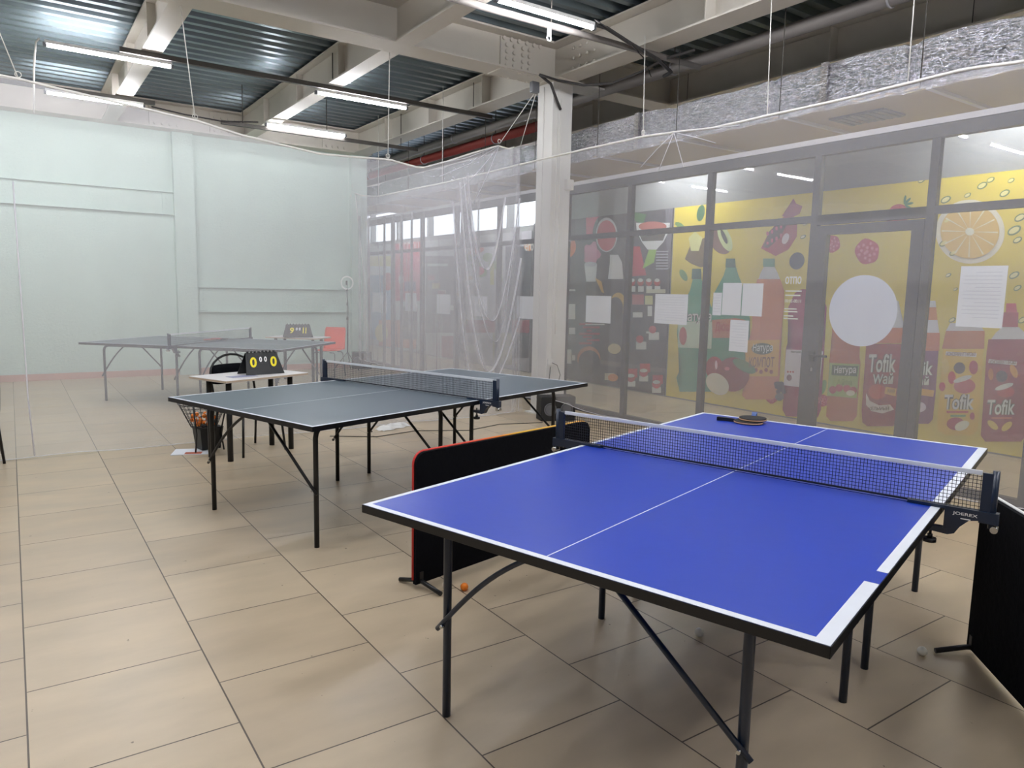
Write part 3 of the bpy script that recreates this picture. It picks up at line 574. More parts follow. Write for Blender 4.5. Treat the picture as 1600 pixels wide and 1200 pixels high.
(4,(175,25,55),[[3.283,0.354],[3.284,0.335],[3.291,0.319],[3.302,0.312],[3.315,0.315],[3.325,0.328],[3.33,0.347],[3.328,0.367],[3.321,0.382],[3.31,0.389],[3.297,0.386],[3.288,0.373]]),
(3,(200,70,90),[[3.109,1.484],[3.106,1.398],[3.008,1.401],[3.027,1.486]]),
(3,(170,40,70),[[3.134,1.397],[3.131,1.254],[2.989,1.261],[2.997,1.401]]),
(2,(215,212,218),[[3.126,1.254],[3.176,1.196],[3.21,1.131],[2.867,1.153],[2.926,1.21],[2.984,1.262]]),
(3,(150,25,60),[[3.233,1.129],[3.237,0.99],[3.219,0.429],[3.213,0.17],[3.167,0.114],[2.859,0.17],[2.822,0.239],[2.825,0.486],[2.855,1.021],[2.847,1.154]]),
(4,(235,225,225),[[3.209,0.935],[2.964,0.932],[2.965,0.895],[3.211,0.897]]),
(4,(235,160,60),[[2.958,0.852],[2.951,0.834],[2.946,0.817],[2.944,0.802],[2.946,0.789],[2.95,0.78],[2.956,0.776],[2.965,0.777],[2.975,0.783],[2.986,0.793],[2.996,0.807],[3.006,0.823],[3.013,0.84],[3.017,0.858],[3.019,0.873],[3.018,0.886],[3.014,0.895],[3.007,0.899],[2.998,0.898],[2.988,0.892],[2.977,0.882],[2.967,0.868]]),
(4,(70,50,75),[[3.031,0.783],[3.032,0.767],[3.036,0.752],[3.044,0.739],[3.055,0.729],[3.069,0.723],[3.083,0.721],[3.097,0.724],[3.11,0.731],[3.12,0.742],[3.127,0.756],[3.131,0.772],[3.13,0.788],[3.126,0.803],[3.117,0.816],[3.106,0.826],[3.093,0.832],[3.079,0.833],[3.065,0.83],[3.052,0.823],[3.042,0.812],[3.035,0.798]]),
(5,(230,225,220),[[2.974,0.717],[2.975,0.709],[2.981,0.699],[2.993,0.687],[3.01,0.675],[3.03,0.663],[3.052,0.652],[3.073,0.644],[3.093,0.639],[3.109,0.637],[3.121,0.638],[3.126,0.643],[3.126,0.651],[3.119,0.662],[3.106,0.673],[3.089,0.686],[3.069,0.698],[3.047,0.708],[3.026,0.716],[3.006,0.722],[2.99,0.723],[2.979,0.722]]),
(4,(190,40,60),[[2.958,0.641],[2.959,0.625],[2.967,0.61],[2.98,0.596],[2.997,0.585],[3.018,0.578],[3.039,0.575],[3.061,0.577],[3.08,0.583],[3.096,0.593],[3.107,0.607],[3.111,0.622],[3.109,0.639],[3.102,0.654],[3.088,0.668],[3.071,0.679],[3.05,0.686],[3.028,0.689],[3.007,0.687],[2.988,0.68],[2.973,0.67],[2.962,0.657]]),
(4,(220,130,60),[[3.155,0.788],[3.154,0.772],[3.156,0.757],[3.159,0.745],[3.163,0.736],[3.169,0.73],[3.176,0.73],[3.182,0.733],[3.188,0.742],[3.194,0.753],[3.198,0.768],[3.2,0.784],[3.201,0.8],[3.2,0.815],[3.196,0.827],[3.192,0.836],[3.186,0.842],[3.18,0.842],[3.173,0.838],[3.167,0.83],[3.161,0.818],[3.157,0.804]]),
(7,(230,120,90),[[3.132,0.364],[2.956,0.392],[2.955,0.379],[3.131,0.352]]),
(4,(240,200,90),[[3.068,0.257],[3.074,0.251],[3.083,0.248],[3.095,0.248],[3.109,0.252],[3.123,0.259],[3.136,0.268],[3.148,0.28],[3.157,0.292],[3.162,0.304],[3.164,0.315],[3.161,0.324],[3.155,0.331],[3.145,0.334],[3.133,0.333],[3.119,0.329],[3.105,0.322],[3.092,0.312],[3.08,0.301],[3.072,0.289],[3.066,0.277],[3.065,0.266]]),
(4,(240,200,90),[[2.953,0.345],[2.949,0.337],[2.949,0.326],[2.951,0.313],[2.957,0.298],[2.966,0.284],[2.977,0.271],[2.989,0.259],[3.001,0.251],[3.012,0.247],[3.022,0.247],[3.029,0.251],[3.033,0.258],[3.034,0.27],[3.031,0.283],[3.025,0.297],[3.016,0.312],[3.005,0.325],[2.993,0.336],[2.981,0.344],[2.97,0.349],[2.96,0.349]]),
(1,(110,90,60),[[7.232,2.009],[7.129,2.228],[6.903,2.288],[6.746,2.28],[6.744,1.936],[6.932,1.887],[7.11,1.943]]),
(2,(225,220,150),[[7.181,2.301],[7.069,2.384],[6.926,2.289],[6.982,2.116],[7.122,2.121]]),
(1,(60,110,70),[[6.915,2.615],[6.924,2.585],[6.938,2.559],[6.955,2.538],[6.975,2.525],[6.995,2.521],[7.014,2.525],[7.031,2.538],[7.044,2.558],[7.052,2.585],[7.055,2.615],[7.051,2.646],[7.042,2.676],[7.028,2.703],[7.011,2.723],[6.991,2.736],[6.971,2.74],[6.952,2.736],[6.935,2.723],[6.922,2.702],[6.914,2.676],[6.912,2.646]]),
(1,(110,150,80),[[7.19,1.805],[7.175,1.782],[7.165,1.759],[7.161,1.738],[7.163,1.72],[7.172,1.708],[7.187,1.702],[7.206,1.703],[7.228,1.71],[7.251,1.723],[7.273,1.741],[7.293,1.762],[7.309,1.786],[7.319,1.809],[7.323,1.83],[7.321,1.848],[7.311,1.86],[7.297,1.866],[7.277,1.865],[7.255,1.858],[7.232,1.845],[7.21,1.827]]),
(1,(110,150,80),[[7.273,2.45],[7.283,2.443],[7.299,2.44],[7.319,2.441],[7.343,2.445],[7.369,2.454],[7.394,2.465],[7.416,2.478],[7.434,2.493],[7.446,2.507],[7.451,2.519],[7.449,2.529],[7.439,2.536],[7.423,2.539],[7.402,2.538],[7.378,2.533],[7.352,2.525],[7.327,2.513],[7.305,2.5],[7.287,2.486],[7.276,2.472],[7.271,2.46]]),
(1,(120,80,70),[[6.479,2.306],[6.447,2.252],[6.429,2.198],[6.427,2.148],[6.441,2.106],[6.469,2.076],[6.51,2.058],[6.561,2.057],[6.617,2.07],[6.674,2.099],[6.728,2.14],[6.774,2.19],[6.807,2.245],[6.826,2.301],[6.828,2.352],[6.813,2.395],[6.783,2.425],[6.74,2.441],[6.688,2.442],[6.631,2.426],[6.575,2.397],[6.523,2.356]]),
(2,(205,215,150),[[6.454,2.295],[6.429,2.245],[6.413,2.197],[6.407,2.155],[6.411,2.122],[6.426,2.101],[6.45,2.093],[6.482,2.1],[6.518,2.121],[6.557,2.153],[6.594,2.196],[6.627,2.244],[6.653,2.295],[6.67,2.344],[6.676,2.387],[6.671,2.421],[6.656,2.442],[6.631,2.448],[6.599,2.441],[6.562,2.419],[6.524,2.386],[6.487,2.343]]),
(3,(60,60,50),[[6.523,2.296],[6.509,2.269],[6.497,2.243],[6.491,2.221],[6.489,2.204],[6.492,2.194],[6.5,2.192],[6.513,2.197],[6.528,2.209],[6.546,2.228],[6.564,2.252],[6.581,2.279],[6.596,2.306],[6.607,2.332],[6.614,2.355],[6.616,2.372],[6.612,2.382],[6.604,2.384],[6.592,2.378],[6.576,2.366],[6.558,2.346],[6.54,2.322]]),
(1,(170,25,60),[[5.961,2.113],[5.886,2.254],[5.741,2.443],[5.567,2.531],[5.461,2.424],[5.455,2.233],[5.559,2.083],[5.736,2.01]]),
(2,(75,20,40),[[5.934,2.128],[5.853,2.316],[5.695,2.44],[5.585,2.425],[5.68,2.244],[5.856,2.11]]),
(3,(200,60,100),[[5.859,2.395],[5.863,2.382],[5.876,2.377],[5.89,2.384],[5.897,2.398],[5.892,2.411],[5.879,2.416],[5.865,2.409]]),
(3,(200,60,100),[[5.786,2.304],[5.791,2.291],[5.804,2.286],[5.817,2.293],[5.824,2.306],[5.819,2.32],[5.806,2.324],[5.793,2.318]]),
(3,(200,60,100),[[5.714,2.214],[5.719,2.201],[5.732,2.196],[5.745,2.202],[5.752,2.216],[5.747,2.229],[5.734,2.234],[5.721,2.228]]),
(3,(200,60,100),[[5.662,2.36],[5.666,2.347],[5.678,2.342],[5.692,2.348],[5.698,2.362],[5.694,2.375],[5.681,2.38],[5.668,2.373]]),
(3,(200,60,100),[[5.85,2.284],[5.855,2.271],[5.868,2.266],[5.882,2.272],[5.888,2.286],[5.884,2.299],[5.871,2.304],[5.857,2.298]]),
(3,(200,60,100),[[5.778,2.194],[5.782,2.18],[5.795,2.175],[5.809,2.181],[5.815,2.195],[5.811,2.208],[5.798,2.213],[5.784,2.207]]),
(3,(200,60,100),[[5.724,2.34],[5.729,2.327],[5.741,2.322],[5.755,2.329],[5.761,2.342],[5.757,2.355],[5.744,2.36],[5.731,2.354]]),
(3,(200,60,100),[[5.653,2.25],[5.657,2.237],[5.67,2.232],[5.683,2.239],[5.69,2.252],[5.685,2.265],[5.673,2.27],[5.659,2.264]]),
(3,(200,60,100),[[5.842,2.173],[5.846,2.159],[5.859,2.154],[5.873,2.16],[5.88,2.174],[5.875,2.188],[5.862,2.193],[5.848,2.186]]),
(3,(200,60,100),[[5.787,2.32],[5.792,2.307],[5.805,2.302],[5.818,2.308],[5.825,2.322],[5.82,2.335],[5.808,2.34],[5.794,2.334]]),
(3,(200,60,100),[[5.716,2.23],[5.72,2.217],[5.733,2.212],[5.746,2.218],[5.753,2.232],[5.748,2.245],[5.736,2.25],[5.722,2.244]]),
(3,(200,60,100),[[5.663,2.375],[5.667,2.362],[5.68,2.358],[5.693,2.364],[5.699,2.378],[5.695,2.391],[5.683,2.395],[5.669,2.389]]),
(3,(200,60,100),[[5.852,2.3],[5.856,2.287],[5.869,2.282],[5.883,2.288],[5.89,2.302],[5.885,2.315],[5.872,2.32],[5.858,2.314]]),
(3,(200,60,100),[[5.779,2.209],[5.783,2.196],[5.796,2.191],[5.81,2.197],[5.817,2.211],[5.812,2.224],[5.799,2.229],[5.785,2.223]]),
(3,(200,60,100),[[5.725,2.356],[5.73,2.343],[5.742,2.338],[5.756,2.344],[5.762,2.358],[5.758,2.371],[5.745,2.376],[5.732,2.369]]),
(3,(200,60,100),[[5.654,2.266],[5.659,2.253],[5.671,2.248],[5.685,2.254],[5.691,2.268],[5.687,2.281],[5.674,2.286],[5.661,2.28]]),
(2,(150,35,70),[[5.681,2.493],[5.632,2.567],[5.557,2.637],[5.535,2.696],[5.495,2.632],[5.405,2.594],[5.433,2.505],[5.535,2.467]]),
(3,(225,200,210),[[5.562,2.2],[5.572,2.183],[5.583,2.168],[5.597,2.158],[5.612,2.152],[5.626,2.152],[5.638,2.157],[5.648,2.166],[5.654,2.18],[5.656,2.197],[5.654,2.216],[5.648,2.234],[5.639,2.251],[5.627,2.265],[5.613,2.276],[5.599,2.281],[5.585,2.282],[5.573,2.277],[5.563,2.267],[5.557,2.253],[5.555,2.236],[5.557,2.218]]),
(1,(190,30,70),[[4.882,2.124],[4.879,2.095],[4.889,2.069],[4.911,2.052],[4.935,2.039],[4.96,2.027],[4.991,2.025],[5.02,2.038],[5.044,2.058],[5.067,2.078],[5.087,2.103],[5.092,2.133],[5.085,2.16],[5.074,2.185],[5.061,2.209],[5.037,2.226],[5.007,2.228],[4.977,2.223],[4.948,2.217],[4.919,2.204],[4.899,2.179],[4.89,2.151]]),
(2,(225,110,130),[[4.971,2.128],[4.974,2.119],[4.983,2.115],[4.992,2.119],[4.996,2.129],[4.993,2.138],[4.985,2.142],[4.976,2.138]]),
(2,(225,110,130),[[4.988,2.114],[4.99,2.105],[4.999,2.101],[5.008,2.105],[5.013,2.115],[5.01,2.124],[5.001,2.128],[4.992,2.124]]),
(2,(225,110,130),[[4.971,2.158],[4.974,2.149],[4.982,2.146],[4.991,2.15],[4.996,2.16],[4.993,2.169],[4.984,2.172],[4.975,2.168]]),
(2,(225,110,130),[[4.944,2.097],[4.947,2.088],[4.955,2.084],[4.964,2.088],[4.969,2.098],[4.966,2.107],[4.957,2.111],[4.948,2.107]]),
(2,(225,110,130),[[5.019,2.137],[5.022,2.128],[5.031,2.125],[5.04,2.129],[5.044,2.139],[5.041,2.148],[5.033,2.152],[5.023,2.147]]),
(2,(225,110,130),[[4.929,2.152],[4.931,2.143],[4.94,2.139],[4.949,2.143],[4.954,2.153],[4.951,2.162],[4.942,2.166],[4.933,2.162]]),
(2,(225,110,130),[[4.982,2.077],[4.985,2.068],[4.994,2.064],[5.003,2.068],[5.007,2.078],[5.004,2.087],[4.996,2.091],[4.987,2.087]]),
(2,(225,110,130),[[5.004,2.18],[5.007,2.171],[5.016,2.167],[5.025,2.172],[5.03,2.181],[5.027,2.191],[5.018,2.194],[5.009,2.19]]),
(2,(225,110,130),[[4.907,2.104],[4.909,2.095],[4.918,2.091],[4.927,2.096],[4.931,2.105],[4.929,2.115],[4.92,2.118],[4.911,2.114]]),
(2,(225,110,130),[[5.036,2.106],[5.039,2.096],[5.047,2.093],[5.057,2.097],[5.061,2.107],[5.058,2.116],[5.049,2.12],[5.04,2.115]]),
(2,(225,110,130),[[4.944,2.189],[4.947,2.179],[4.956,2.176],[4.965,2.18],[4.969,2.19],[4.967,2.199],[4.958,2.203],[4.949,2.198]]),
(2,(225,110,130),[[4.942,2.058],[4.945,2.049],[4.953,2.045],[4.963,2.05],[4.967,2.059],[4.964,2.068],[4.956,2.072],[4.946,2.068]]),
(2,(225,110,130),[[5.046,2.169],[5.049,2.16],[5.058,2.156],[5.067,2.16],[5.072,2.17],[5.069,2.179],[5.06,2.183],[5.051,2.179]]),
(2,(225,110,130),[[4.889,2.141],[4.892,2.132],[4.901,2.128],[4.91,2.133],[4.914,2.142],[4.911,2.151],[4.903,2.155],[4.894,2.151]]),
(1,(190,30,70),[[4.415,2.021],[4.417,1.983],[4.423,1.944],[4.446,1.913],[4.482,1.898],[4.519,1.891],[4.558,1.885],[4.6,1.893],[4.635,1.92],[4.66,1.955],[4.682,1.991],[4.698,2.031],[4.695,2.072],[4.674,2.105],[4.649,2.132],[4.621,2.159],[4.583,2.172],[4.542,2.164],[4.505,2.146],[4.468,2.127],[4.435,2.1],[4.417,2.061]]),
(2,(225,110,130),[[4.533,2.025],[4.537,2.012],[4.549,2.007],[4.561,2.013],[4.567,2.026],[4.563,2.039],[4.552,2.044],[4.539,2.038]]),
(2,(225,110,130),[[4.555,2.005],[4.559,1.992],[4.57,1.987],[4.583,1.993],[4.589,2.006],[4.585,2.019],[4.574,2.025],[4.561,2.019]]),
(2,(225,110,130),[[4.533,2.068],[4.537,2.055],[4.548,2.05],[4.561,2.056],[4.567,2.069],[4.563,2.082],[4.551,2.087],[4.539,2.081]]),
(2,(225,110,130),[[4.496,1.982],[4.5,1.969],[4.511,1.964],[4.524,1.97],[4.53,1.983],[4.526,1.996],[4.514,2.001],[4.502,1.995]]),
(2,(225,110,130),[[4.597,2.038],[4.601,2.025],[4.613,2.019],[4.626,2.025],[4.632,2.039],[4.628,2.052],[4.616,2.057],[4.604,2.051]]),
(2,(225,110,130),[[4.476,2.059],[4.48,2.046],[4.491,2.041],[4.504,2.047],[4.51,2.061],[4.506,2.074],[4.495,2.079],[4.482,2.073]]),
(2,(225,110,130),[[4.547,1.953],[4.551,1.94],[4.563,1.935],[4.575,1.941],[4.581,1.954],[4.578,1.968],[4.566,1.973],[4.554,1.967]]),
(2,(225,110,130),[[4.578,2.098],[4.582,2.085],[4.594,2.08],[4.606,2.086],[4.613,2.1],[4.609,2.113],[4.597,2.118],[4.585,2.112]]),
(2,(225,110,130),[[4.446,1.993],[4.45,1.98],[4.461,1.975],[4.474,1.98],[4.48,1.994],[4.476,2.007],[4.465,2.012],[4.452,2.006]]),
(2,(225,110,130),[[4.62,1.993],[4.624,1.98],[4.635,1.974],[4.648,1.98],[4.654,1.994],[4.65,2.007],[4.639,2.012],[4.626,2.006]]),
(2,(225,110,130),[[4.498,2.11],[4.502,2.097],[4.513,2.092],[4.525,2.098],[4.531,2.112],[4.528,2.125],[4.516,2.13],[4.504,2.124]]),
(2,(225,110,130),[[4.493,1.928],[4.497,1.915],[4.509,1.909],[4.521,1.915],[4.527,1.929],[4.523,1.942],[4.512,1.947],[4.499,1.941]]),
(2,(225,110,130),[[4.634,2.082],[4.638,2.069],[4.65,2.063],[4.663,2.069],[4.669,2.083],[4.665,2.096],[4.653,2.101],[4.641,2.095]]),
(2,(225,110,130),[[4.424,2.045],[4.427,2.032],[4.439,2.027],[4.451,2.032],[4.457,2.046],[4.453,2.059],[4.442,2.064],[4.43,2.058]]),
(1,(190,30,70),[[5.565,0.251],[5.562,0.227],[5.573,0.203],[5.592,0.185],[5.613,0.169],[5.636,0.155],[5.664,0.149],[5.69,0.157],[5.711,0.169],[5.733,0.183],[5.749,0.202],[5.753,0.227],[5.746,0.251],[5.738,0.275],[5.725,0.298],[5.703,0.315],[5.676,0.321],[5.65,0.322],[5.623,0.323],[5.598,0.315],[5.581,0.296],[5.572,0.274]]),
(2,(225,110,130),[[5.645,0.241],[5.648,0.232],[5.656,0.228],[5.664,0.23],[5.668,0.238],[5.665,0.246],[5.657,0.251],[5.649,0.248]]),
(2,(225,110,130),[[5.66,0.226],[5.663,0.218],[5.671,0.213],[5.679,0.216],[5.683,0.223],[5.68,0.232],[5.672,0.236],[5.664,0.234]]),
(2,(225,110,130),[[5.645,0.267],[5.647,0.259],[5.655,0.254],[5.663,0.257],[5.667,0.264],[5.665,0.273],[5.657,0.277],[5.649,0.275]]),
(2,(225,110,130),[[5.621,0.218],[5.624,0.21],[5.631,0.205],[5.64,0.208],[5.643,0.215],[5.641,0.224],[5.633,0.228],[5.625,0.226]]),
(2,(225,110,130),[[5.688,0.242],[5.691,0.233],[5.698,0.229],[5.707,0.231],[5.711,0.239],[5.708,0.247],[5.7,0.252],[5.692,0.249]]),
(2,(225,110,130),[[5.607,0.268],[5.61,0.26],[5.617,0.255],[5.625,0.258],[5.629,0.265],[5.627,0.274],[5.619,0.278],[5.611,0.276]]),
(2,(225,110,130),[[5.656,0.195],[5.658,0.187],[5.666,0.182],[5.674,0.185],[5.678,0.192],[5.676,0.201],[5.668,0.205],[5.66,0.203]]),
(2,(225,110,130),[[5.675,0.281],[5.677,0.273],[5.685,0.268],[5.693,0.27],[5.697,0.278],[5.695,0.287],[5.687,0.291],[5.679,0.289]]),
(2,(225,110,130),[[5.588,0.23],[5.59,0.222],[5.598,0.217],[5.606,0.22],[5.61,0.227],[5.607,0.236],[5.6,0.24],[5.592,0.238]]),
(2,(225,110,130),[[5.703,0.212],[5.706,0.203],[5.714,0.199],[5.722,0.201],[5.726,0.209],[5.723,0.217],[5.715,0.222],[5.707,0.219]]),
(2,(225,110,130),[[5.621,0.297],[5.624,0.289],[5.631,0.285],[5.639,0.287],[5.643,0.295],[5.641,0.303],[5.633,0.307],[5.625,0.305]]),
(2,(225,110,130),[[5.62,0.185],[5.622,0.177],[5.63,0.172],[5.638,0.174],[5.642,0.182],[5.64,0.191],[5.632,0.195],[5.624,0.193]]),
(2,(225,110,130),[[5.712,0.265],[5.715,0.256],[5.723,0.252],[5.731,0.254],[5.735,0.262],[5.732,0.27],[5.724,0.275],[5.716,0.273]]),
(2,(225,110,130),[[5.572,0.265],[5.574,0.256],[5.582,0.252],[5.59,0.254],[5.594,0.262],[5.591,0.27],[5.584,0.275],[5.576,0.272]]),
(1,(190,30,70),[[4.877,0.295],[4.878,0.275],[4.881,0.254],[4.894,0.236],[4.913,0.225],[4.932,0.218],[4.953,0.212],[4.975,0.213],[4.993,0.224],[5.006,0.24],[5.017,0.256],[5.026,0.275],[5.023,0.297],[5.012,0.315],[5.0,0.332],[4.985,0.348],[4.965,0.358],[4.944,0.358],[4.924,0.352],[4.904,0.346],[4.887,0.335],[4.878,0.316]]),
(2,(225,110,130),[[4.939,0.287],[4.941,0.28],[4.947,0.276],[4.954,0.278],[4.957,0.284],[4.955,0.292],[4.949,0.295],[4.942,0.293]]),
(2,(225,110,130),[[4.951,0.275],[4.953,0.267],[4.959,0.264],[4.966,0.266],[4.969,0.272],[4.967,0.279],[4.961,0.283],[4.954,0.281]]),
(2,(225,110,130),[[4.939,0.309],[4.941,0.302],[4.947,0.298],[4.954,0.3],[4.957,0.307],[4.955,0.314],[4.949,0.317],[4.942,0.315]]),
(2,(225,110,130),[[4.92,0.268],[4.922,0.261],[4.928,0.257],[4.934,0.259],[4.938,0.265],[4.936,0.272],[4.93,0.276],[4.923,0.274]]),
(2,(225,110,130),[[4.973,0.288],[4.975,0.281],[4.981,0.277],[4.988,0.279],[4.991,0.285],[4.989,0.292],[4.983,0.296],[4.976,0.294]]),
(2,(225,110,130),[[4.909,0.31],[4.911,0.303],[4.917,0.299],[4.924,0.301],[4.927,0.307],[4.925,0.314],[4.919,0.318],[4.912,0.316]]),
(2,(225,110,130),[[4.947,0.248],[4.949,0.241],[4.955,0.237],[4.962,0.239],[4.965,0.246],[4.963,0.253],[4.957,0.257],[4.95,0.255]]),
(2,(225,110,130),[[4.963,0.321],[4.965,0.314],[4.971,0.31],[4.978,0.312],[4.981,0.318],[4.979,0.325],[4.973,0.329],[4.966,0.327]]),
(2,(225,110,130),[[4.894,0.278],[4.896,0.271],[4.902,0.267],[4.908,0.269],[4.911,0.275],[4.909,0.282],[4.903,0.286],[4.897,0.284]]),
(2,(225,110,130),[[4.985,0.262],[4.987,0.255],[4.993,0.252],[5.0,0.254],[5.003,0.26],[5.001,0.267],[4.995,0.271],[4.988,0.269]]),
(2,(225,110,130),[[4.92,0.334],[4.922,0.327],[4.929,0.324],[4.935,0.326],[4.938,0.332],[4.936,0.339],[4.93,0.343],[4.924,0.341]]),
(2,(225,110,130),[[4.919,0.24],[4.921,0.233],[4.927,0.229],[4.933,0.231],[4.936,0.237],[4.934,0.244],[4.928,0.248],[4.922,0.246]]),
(2,(225,110,130),[[4.992,0.307],[4.994,0.3],[5.0,0.296],[5.007,0.298],[5.01,0.305],[5.008,0.312],[5.002,0.316],[4.995,0.314]]),
(2,(225,110,130),[[4.881,0.307],[4.883,0.3],[4.889,0.296],[4.896,0.298],[4.899,0.304],[4.897,0.311],[4.891,0.315],[4.884,0.313]]),
(1,(190,30,50),[[4.13,2.445],[4.119,2.415],[4.118,2.384],[4.126,2.355],[4.143,2.331],[4.167,2.312],[4.197,2.301],[4.229,2.299],[4.262,2.306],[4.293,2.321],[4.32,2.343],[4.339,2.371],[4.349,2.402],[4.35,2.434],[4.342,2.463],[4.324,2.488],[4.3,2.506],[4.27,2.516],[4.237,2.518],[4.204,2.51],[4.174,2.495],[4.148,2.472]]),
(1,(170,25,45),[[4.197,2.305],[4.198,2.282],[4.206,2.262],[4.22,2.245],[4.239,2.234],[4.261,2.228],[4.285,2.23],[4.308,2.238],[4.33,2.251],[4.347,2.27],[4.359,2.292],[4.365,2.316],[4.363,2.339],[4.355,2.359],[4.341,2.376],[4.321,2.387],[4.299,2.392],[4.275,2.391],[4.252,2.382],[4.23,2.368],[4.213,2.35],[4.202,2.328]]),
(2,(60,120,60),[[4.171,2.603],[4.168,2.6],[4.165,2.594],[4.162,2.585],[4.161,2.573],[4.161,2.56],[4.162,2.547],[4.165,2.535],[4.168,2.525],[4.171,2.517],[4.175,2.512],[4.179,2.512],[4.183,2.514],[4.186,2.521],[4.188,2.53],[4.189,2.541],[4.189,2.554],[4.188,2.567],[4.186,2.579],[4.183,2.59],[4.179,2.598],[4.175,2.602]]),
(2,(60,120,60),[[4.115,2.571],[4.114,2.567],[4.114,2.561],[4.118,2.553],[4.123,2.544],[4.131,2.535],[4.139,2.526],[4.148,2.518],[4.157,2.512],[4.165,2.509],[4.171,2.508],[4.176,2.509],[4.177,2.514],[4.177,2.52],[4.173,2.528],[4.168,2.537],[4.16,2.546],[4.152,2.555],[4.142,2.562],[4.134,2.568],[4.126,2.572],[4.119,2.573]]),
(2,(60,120,60),[[4.082,2.516],[4.083,2.513],[4.087,2.508],[4.095,2.505],[4.105,2.501],[4.117,2.499],[4.13,2.497],[4.143,2.497],[4.155,2.498],[4.164,2.499],[4.17,2.502],[4.173,2.506],[4.173,2.51],[4.168,2.514],[4.16,2.518],[4.15,2.521],[4.138,2.524],[4.125,2.525],[4.112,2.526],[4.101,2.525],[4.091,2.523],[4.085,2.52]]),
(2,(60,120,60),[[4.086,2.449],[4.09,2.447],[4.096,2.447],[4.106,2.45],[4.117,2.454],[4.129,2.46],[4.142,2.468],[4.153,2.476],[4.163,2.484],[4.17,2.491],[4.173,2.497],[4.174,2.501],[4.17,2.503],[4.164,2.503],[4.154,2.501],[4.143,2.496],[4.131,2.49],[4.118,2.483],[4.107,2.475],[4.097,2.467],[4.09,2.46],[4.087,2.454]]),
(1,(235,225,205),[[3.19,2.168],[3.189,2.12],[3.195,2.075],[3.209,2.031],[3.23,1.991],[3.258,1.955],[3.291,1.925],[3.33,1.9],[3.374,1.883],[3.42,1.872],[3.47,1.869],[3.521,1.874],[3.571,1.887],[3.621,1.907],[3.668,1.935],[3.711,1.969],[3.749,2.009],[3.781,2.054],[3.805,2.102],[3.823,2.152],[3.831,2.204],[3.832,2.254],[3.824,2.303],[3.807,2.349],[3.783,2.39],[3.752,2.426],[3.715,2.456],[3.673,2.478],[3.627,2.493],[3.578,2.5],[3.528,2.5],[3.478,2.491],[3.429,2.475],[3.382,2.453],[3.338,2.424],[3.298,2.39],[3.264,2.351],[3.235,2.308],[3.213,2.263],[3.198,2.216]]),
(2,(225,185,100),[[3.234,2.17],[3.234,2.13],[3.239,2.092],[3.251,2.055],[3.269,2.021],[3.293,1.991],[3.322,1.966],[3.355,1.945],[3.392,1.931],[3.432,1.922],[3.475,1.92],[3.518,1.924],[3.561,1.935],[3.603,1.953],[3.643,1.976],[3.679,2.005],[3.711,2.038],[3.738,2.075],[3.759,2.116],[3.773,2.158],[3.781,2.201],[3.781,2.243],[3.774,2.284],[3.76,2.322],[3.74,2.357],[3.714,2.387],[3.682,2.412],[3.647,2.431],[3.607,2.444],[3.566,2.45],[3.523,2.449],[3.481,2.442],[3.439,2.429],[3.398,2.411],[3.361,2.386],[3.327,2.358],[3.298,2.325],[3.273,2.289],[3.254,2.251],[3.241,2.211]]),
(3,(240,228,190),[[3.499,2.185],[3.245,2.171],[3.244,2.156]]),
(3,(240,228,190),[[3.499,2.185],[3.267,2.05],[3.274,2.038]]),
(3,(240,228,190),[[3.499,2.185],[3.35,1.962],[3.363,1.956]]),
(3,(240,228,190),[[3.499,2.185],[3.476,1.933],[3.491,1.933]]),
(3,(240,228,190),[[3.499,2.185],[3.611,1.971],[3.626,1.979]]),
(3,(240,228,190),[[3.499,2.185],[3.719,2.069],[3.728,2.083]]),
(3,(240,228,190),[[3.499,2.185],[3.768,2.2],[3.769,2.216]]),
(3,(240,228,190),[[3.499,2.185],[3.743,2.327],[3.735,2.34]]),
(3,(240,228,190),[[3.499,2.185],[3.652,2.414],[3.638,2.42]]),
(3,(240,228,190),[[3.499,2.185],[3.522,2.437],[3.507,2.435]]),
(3,(240,228,190),[[3.499,2.185],[3.39,2.393],[3.377,2.384]]),
(3,(240,228,190),[[3.499,2.185],[3.29,2.296],[3.282,2.282]]),
(4,(240,232,205),[[3.458,2.183],[3.458,2.172],[3.462,2.163],[3.469,2.155],[3.479,2.15],[3.49,2.147],[3.502,2.148],[3.513,2.152],[3.524,2.158],[3.532,2.167],[3.538,2.177],[3.541,2.187],[3.54,2.198],[3.536,2.208],[3.529,2.215],[3.52,2.221],[3.508,2.223],[3.497,2.222],[3.485,2.218],[3.475,2.212],[3.466,2.204],[3.46,2.194]]),
(1,(110,130,80),[[4.246,2.791],[4.243,2.777],[4.25,2.762],[4.265,2.748],[4.286,2.739],[4.308,2.736],[4.327,2.74],[4.339,2.75],[4.342,2.764],[4.335,2.78],[4.319,2.793],[4.298,2.802],[4.276,2.805],[4.258,2.801]]),
(2,(235,220,150),[[4.257,2.786],[4.256,2.777],[4.262,2.766],[4.274,2.757],[4.289,2.75],[4.306,2.747],[4.319,2.749],[4.327,2.755],[4.329,2.764],[4.323,2.775],[4.311,2.784],[4.295,2.791],[4.279,2.794],[4.265,2.792]]),
(1,(110,130,80),[[3.988,2.755],[3.986,2.745],[3.991,2.734],[4.002,2.724],[4.017,2.717],[4.032,2.715],[4.046,2.718],[4.054,2.725],[4.056,2.736],[4.051,2.747],[4.04,2.757],[4.025,2.764],[4.01,2.766],[3.997,2.763]]),
(2,(235,220,150),[[3.996,2.752],[3.995,2.745],[4.0,2.737],[4.008,2.73],[4.019,2.725],[4.03,2.723],[4.04,2.725],[4.046,2.729],[4.047,2.736],[4.043,2.743],[4.034,2.75],[4.023,2.755],[4.012,2.758],[4.002,2.756]]),
